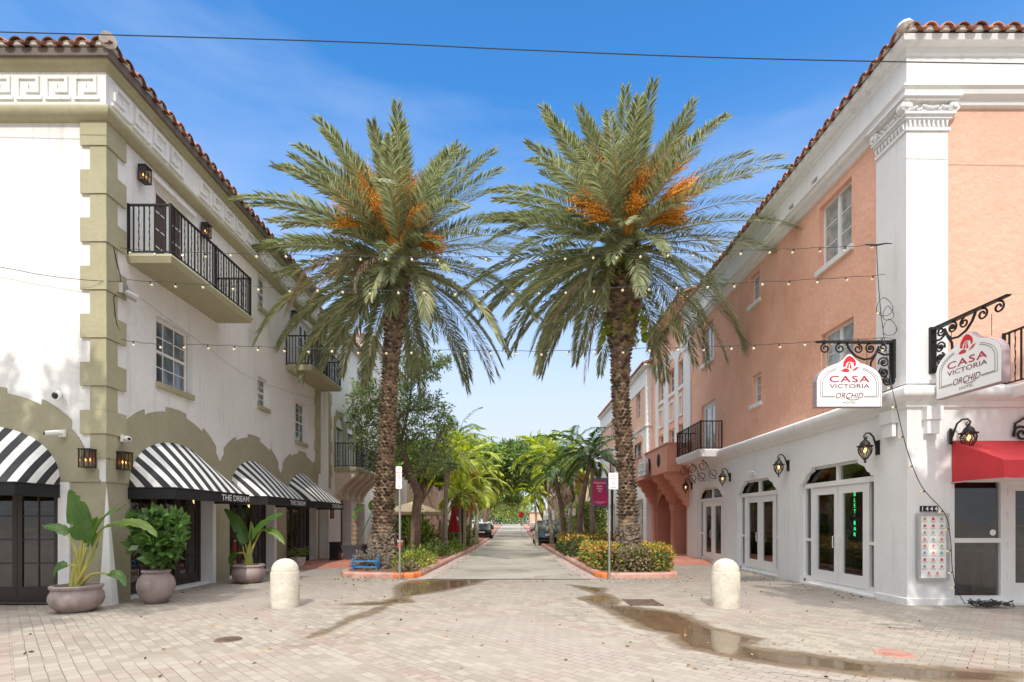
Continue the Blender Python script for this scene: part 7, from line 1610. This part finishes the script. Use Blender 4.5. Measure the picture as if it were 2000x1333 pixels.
# cars
def car(label, name, x, y, paint, suv=False, rz=0, group='cars parked along the street', L=4.5, W=1.8):
    t = zero(thing(name, label, 'car', (0, 0, 0), group)); h0 = .95 if suv else .82; ht = 1.68 if suv else 1.42; hw = W/2; mb = MB()
    # lower body: rounded box lofted along the length (rear at y = 0, nose at y = L)
    secs = [(0.0, .42, .62, .90, .78), (.06, .28, .98, .97, .9), (.5, .24, 1.0, 1., .96), (L*.5, .22, 1.0, 1., .97), (L*.72, .24, .98, .99, .95), (L-.35, .28, .86, .96, .88), (L, .42, .66, .82, .74)]
    ring_ = []
    for (yy, zb, zt, wb, wt) in secs:
        zt = h0*zt+.02
        ring_.append([(-hw*wb*.92, yy, zb), (-hw*wb, yy, zb+.12), (-hw*wb, yy, zt-.16), (-hw*wt, yy, zt), (hw*wt, yy, zt), (hw*wb, yy, zt-.16), (hw*wb, yy, zb+.12), (hw*wb*.92, yy, zb)])
    n = 8; vs = [v for r_ in ring_ for v in r_]; fs = [(i*n+k, i*n+(k+1) % n, (i+1)*n+(k+1) % n, (i+1)*n+k) for i in range(len(ring_)-1) for k in range(n)]+[tuple(range(n)), tuple((len(ring_)-1)*n+k for k in range(n))[::-1]]
    mb.add(vs, fs)
    yr0, yr1 = (.12, .42) if suv else (.55, 1.15); yf0, yf1 = L*.70, L*.54
    mb.hexa([(-hw*.84, yr1, ht-.06), (hw*.84, yr1, ht-.06), (hw*.84, yf1, ht-.06), (-hw*.84, yf1, ht-.06), (-hw*.74, yr1+.04, ht), (hw*.74, yr1+.04, ht), (hw*.74, yf1-.04, ht), (-hw*.74, yf1-.04, ht)])
    for sx in (-1, 1):
        for (a, b) in (((yr0, h0), (yr1, ht-.05)), ((yf0, h0), (yf1, ht-.05)), ((L*.42, h0), (L*.42, ht-.05))): mb.tube([(sx*hw*.95, a[0], a[1]), (sx*hw*.84, b[0], b[1])], .035, 5)
    body = mb.build('body', paint, t, smooth=True)
    mb = MB(); mb.hexa([(-hw*.93, yr0, h0-.02), (hw*.93, yr0, h0-.02), (hw*.93, yf0, h0-.02), (-hw*.93, yf0, h0-.02), (-hw*.82, yr1, ht-.06), (hw*.82, yr1, ht-.06), (hw*.82, yf1, ht-.06), (-hw*.82, yf1, ht-.06)]); mb.build('window_glass', 'pane', t)
    for sx in (-1, 1):
        mb = MB(); z0 = .62 if not suv else .72; mb.box(sx*hw*.95-.09 if sx > 0 else -hw*.95-.02, sx*hw*.95+.02 if sx > 0 else -hw*.95+.09, -.02 if not suv else -.01, .25, z0, z0+(.16 if not suv else .55)); mb.build('tail_light', 'taillight', t)
        for yy in (.85, L-.85):
            mb = MB(); xw = sx*(hw-.1); mb.tube([(xw-.11, yy, .33), (xw-.09, yy, .33), (xw+.09, yy, .33), (xw+.11, yy, .33)], [.28, .33, .33, .28], 18); wh = mb.build('wheel', 'tyre', t); mb = MB(); mb.tube([(xw+sx*.10, yy, .33), (xw+sx*.118, yy, .33)], .2, 14); mb.build('rim', 'steel', wh)
    mb = MB(); mb.box(-.26, .26, -.035, -.01, .66 if suv else .55, .80 if suv else .67); mb.build('number_plate', 'signwhite', t)
    mb = MB(); mb.box(-hw*.9, hw*.9, -.06, .05, .32, .46); mb.build('bumper', 'darkplastic', t)
    t.location = (x, y, .01); t.rotation_euler = (0, 0, rz); return t
car('blue grey sport utility car parked behind the clipped hedge, rear towards the viewer', 'parked_suv', 2.45, 34.0, 'carblue', True, L=4.6, W=1.78)
cb = car('black car parked in the tree shade near the lush green bush', 'parked_car', -2.75, 47.0, 'carblack')
cs = car('silver car beyond the black one, lit by the sun', 'parked_car', -3.9, 66.0, 'carsilver'); dup(cs, (-4.3, 80, .01), 'second silver car farther along the same kerb as the first silver one'); cw = car('white car small and far by the red octagonal sign', 'parked_car', 3.6, 74, 'carwhite'); dup(cw, (4.3, 92, .01), 'tiny white car at the far right end of the parked row'); dup(cb, (-4.4, 96, .01), 'tiny dark car last in the row under the trees')
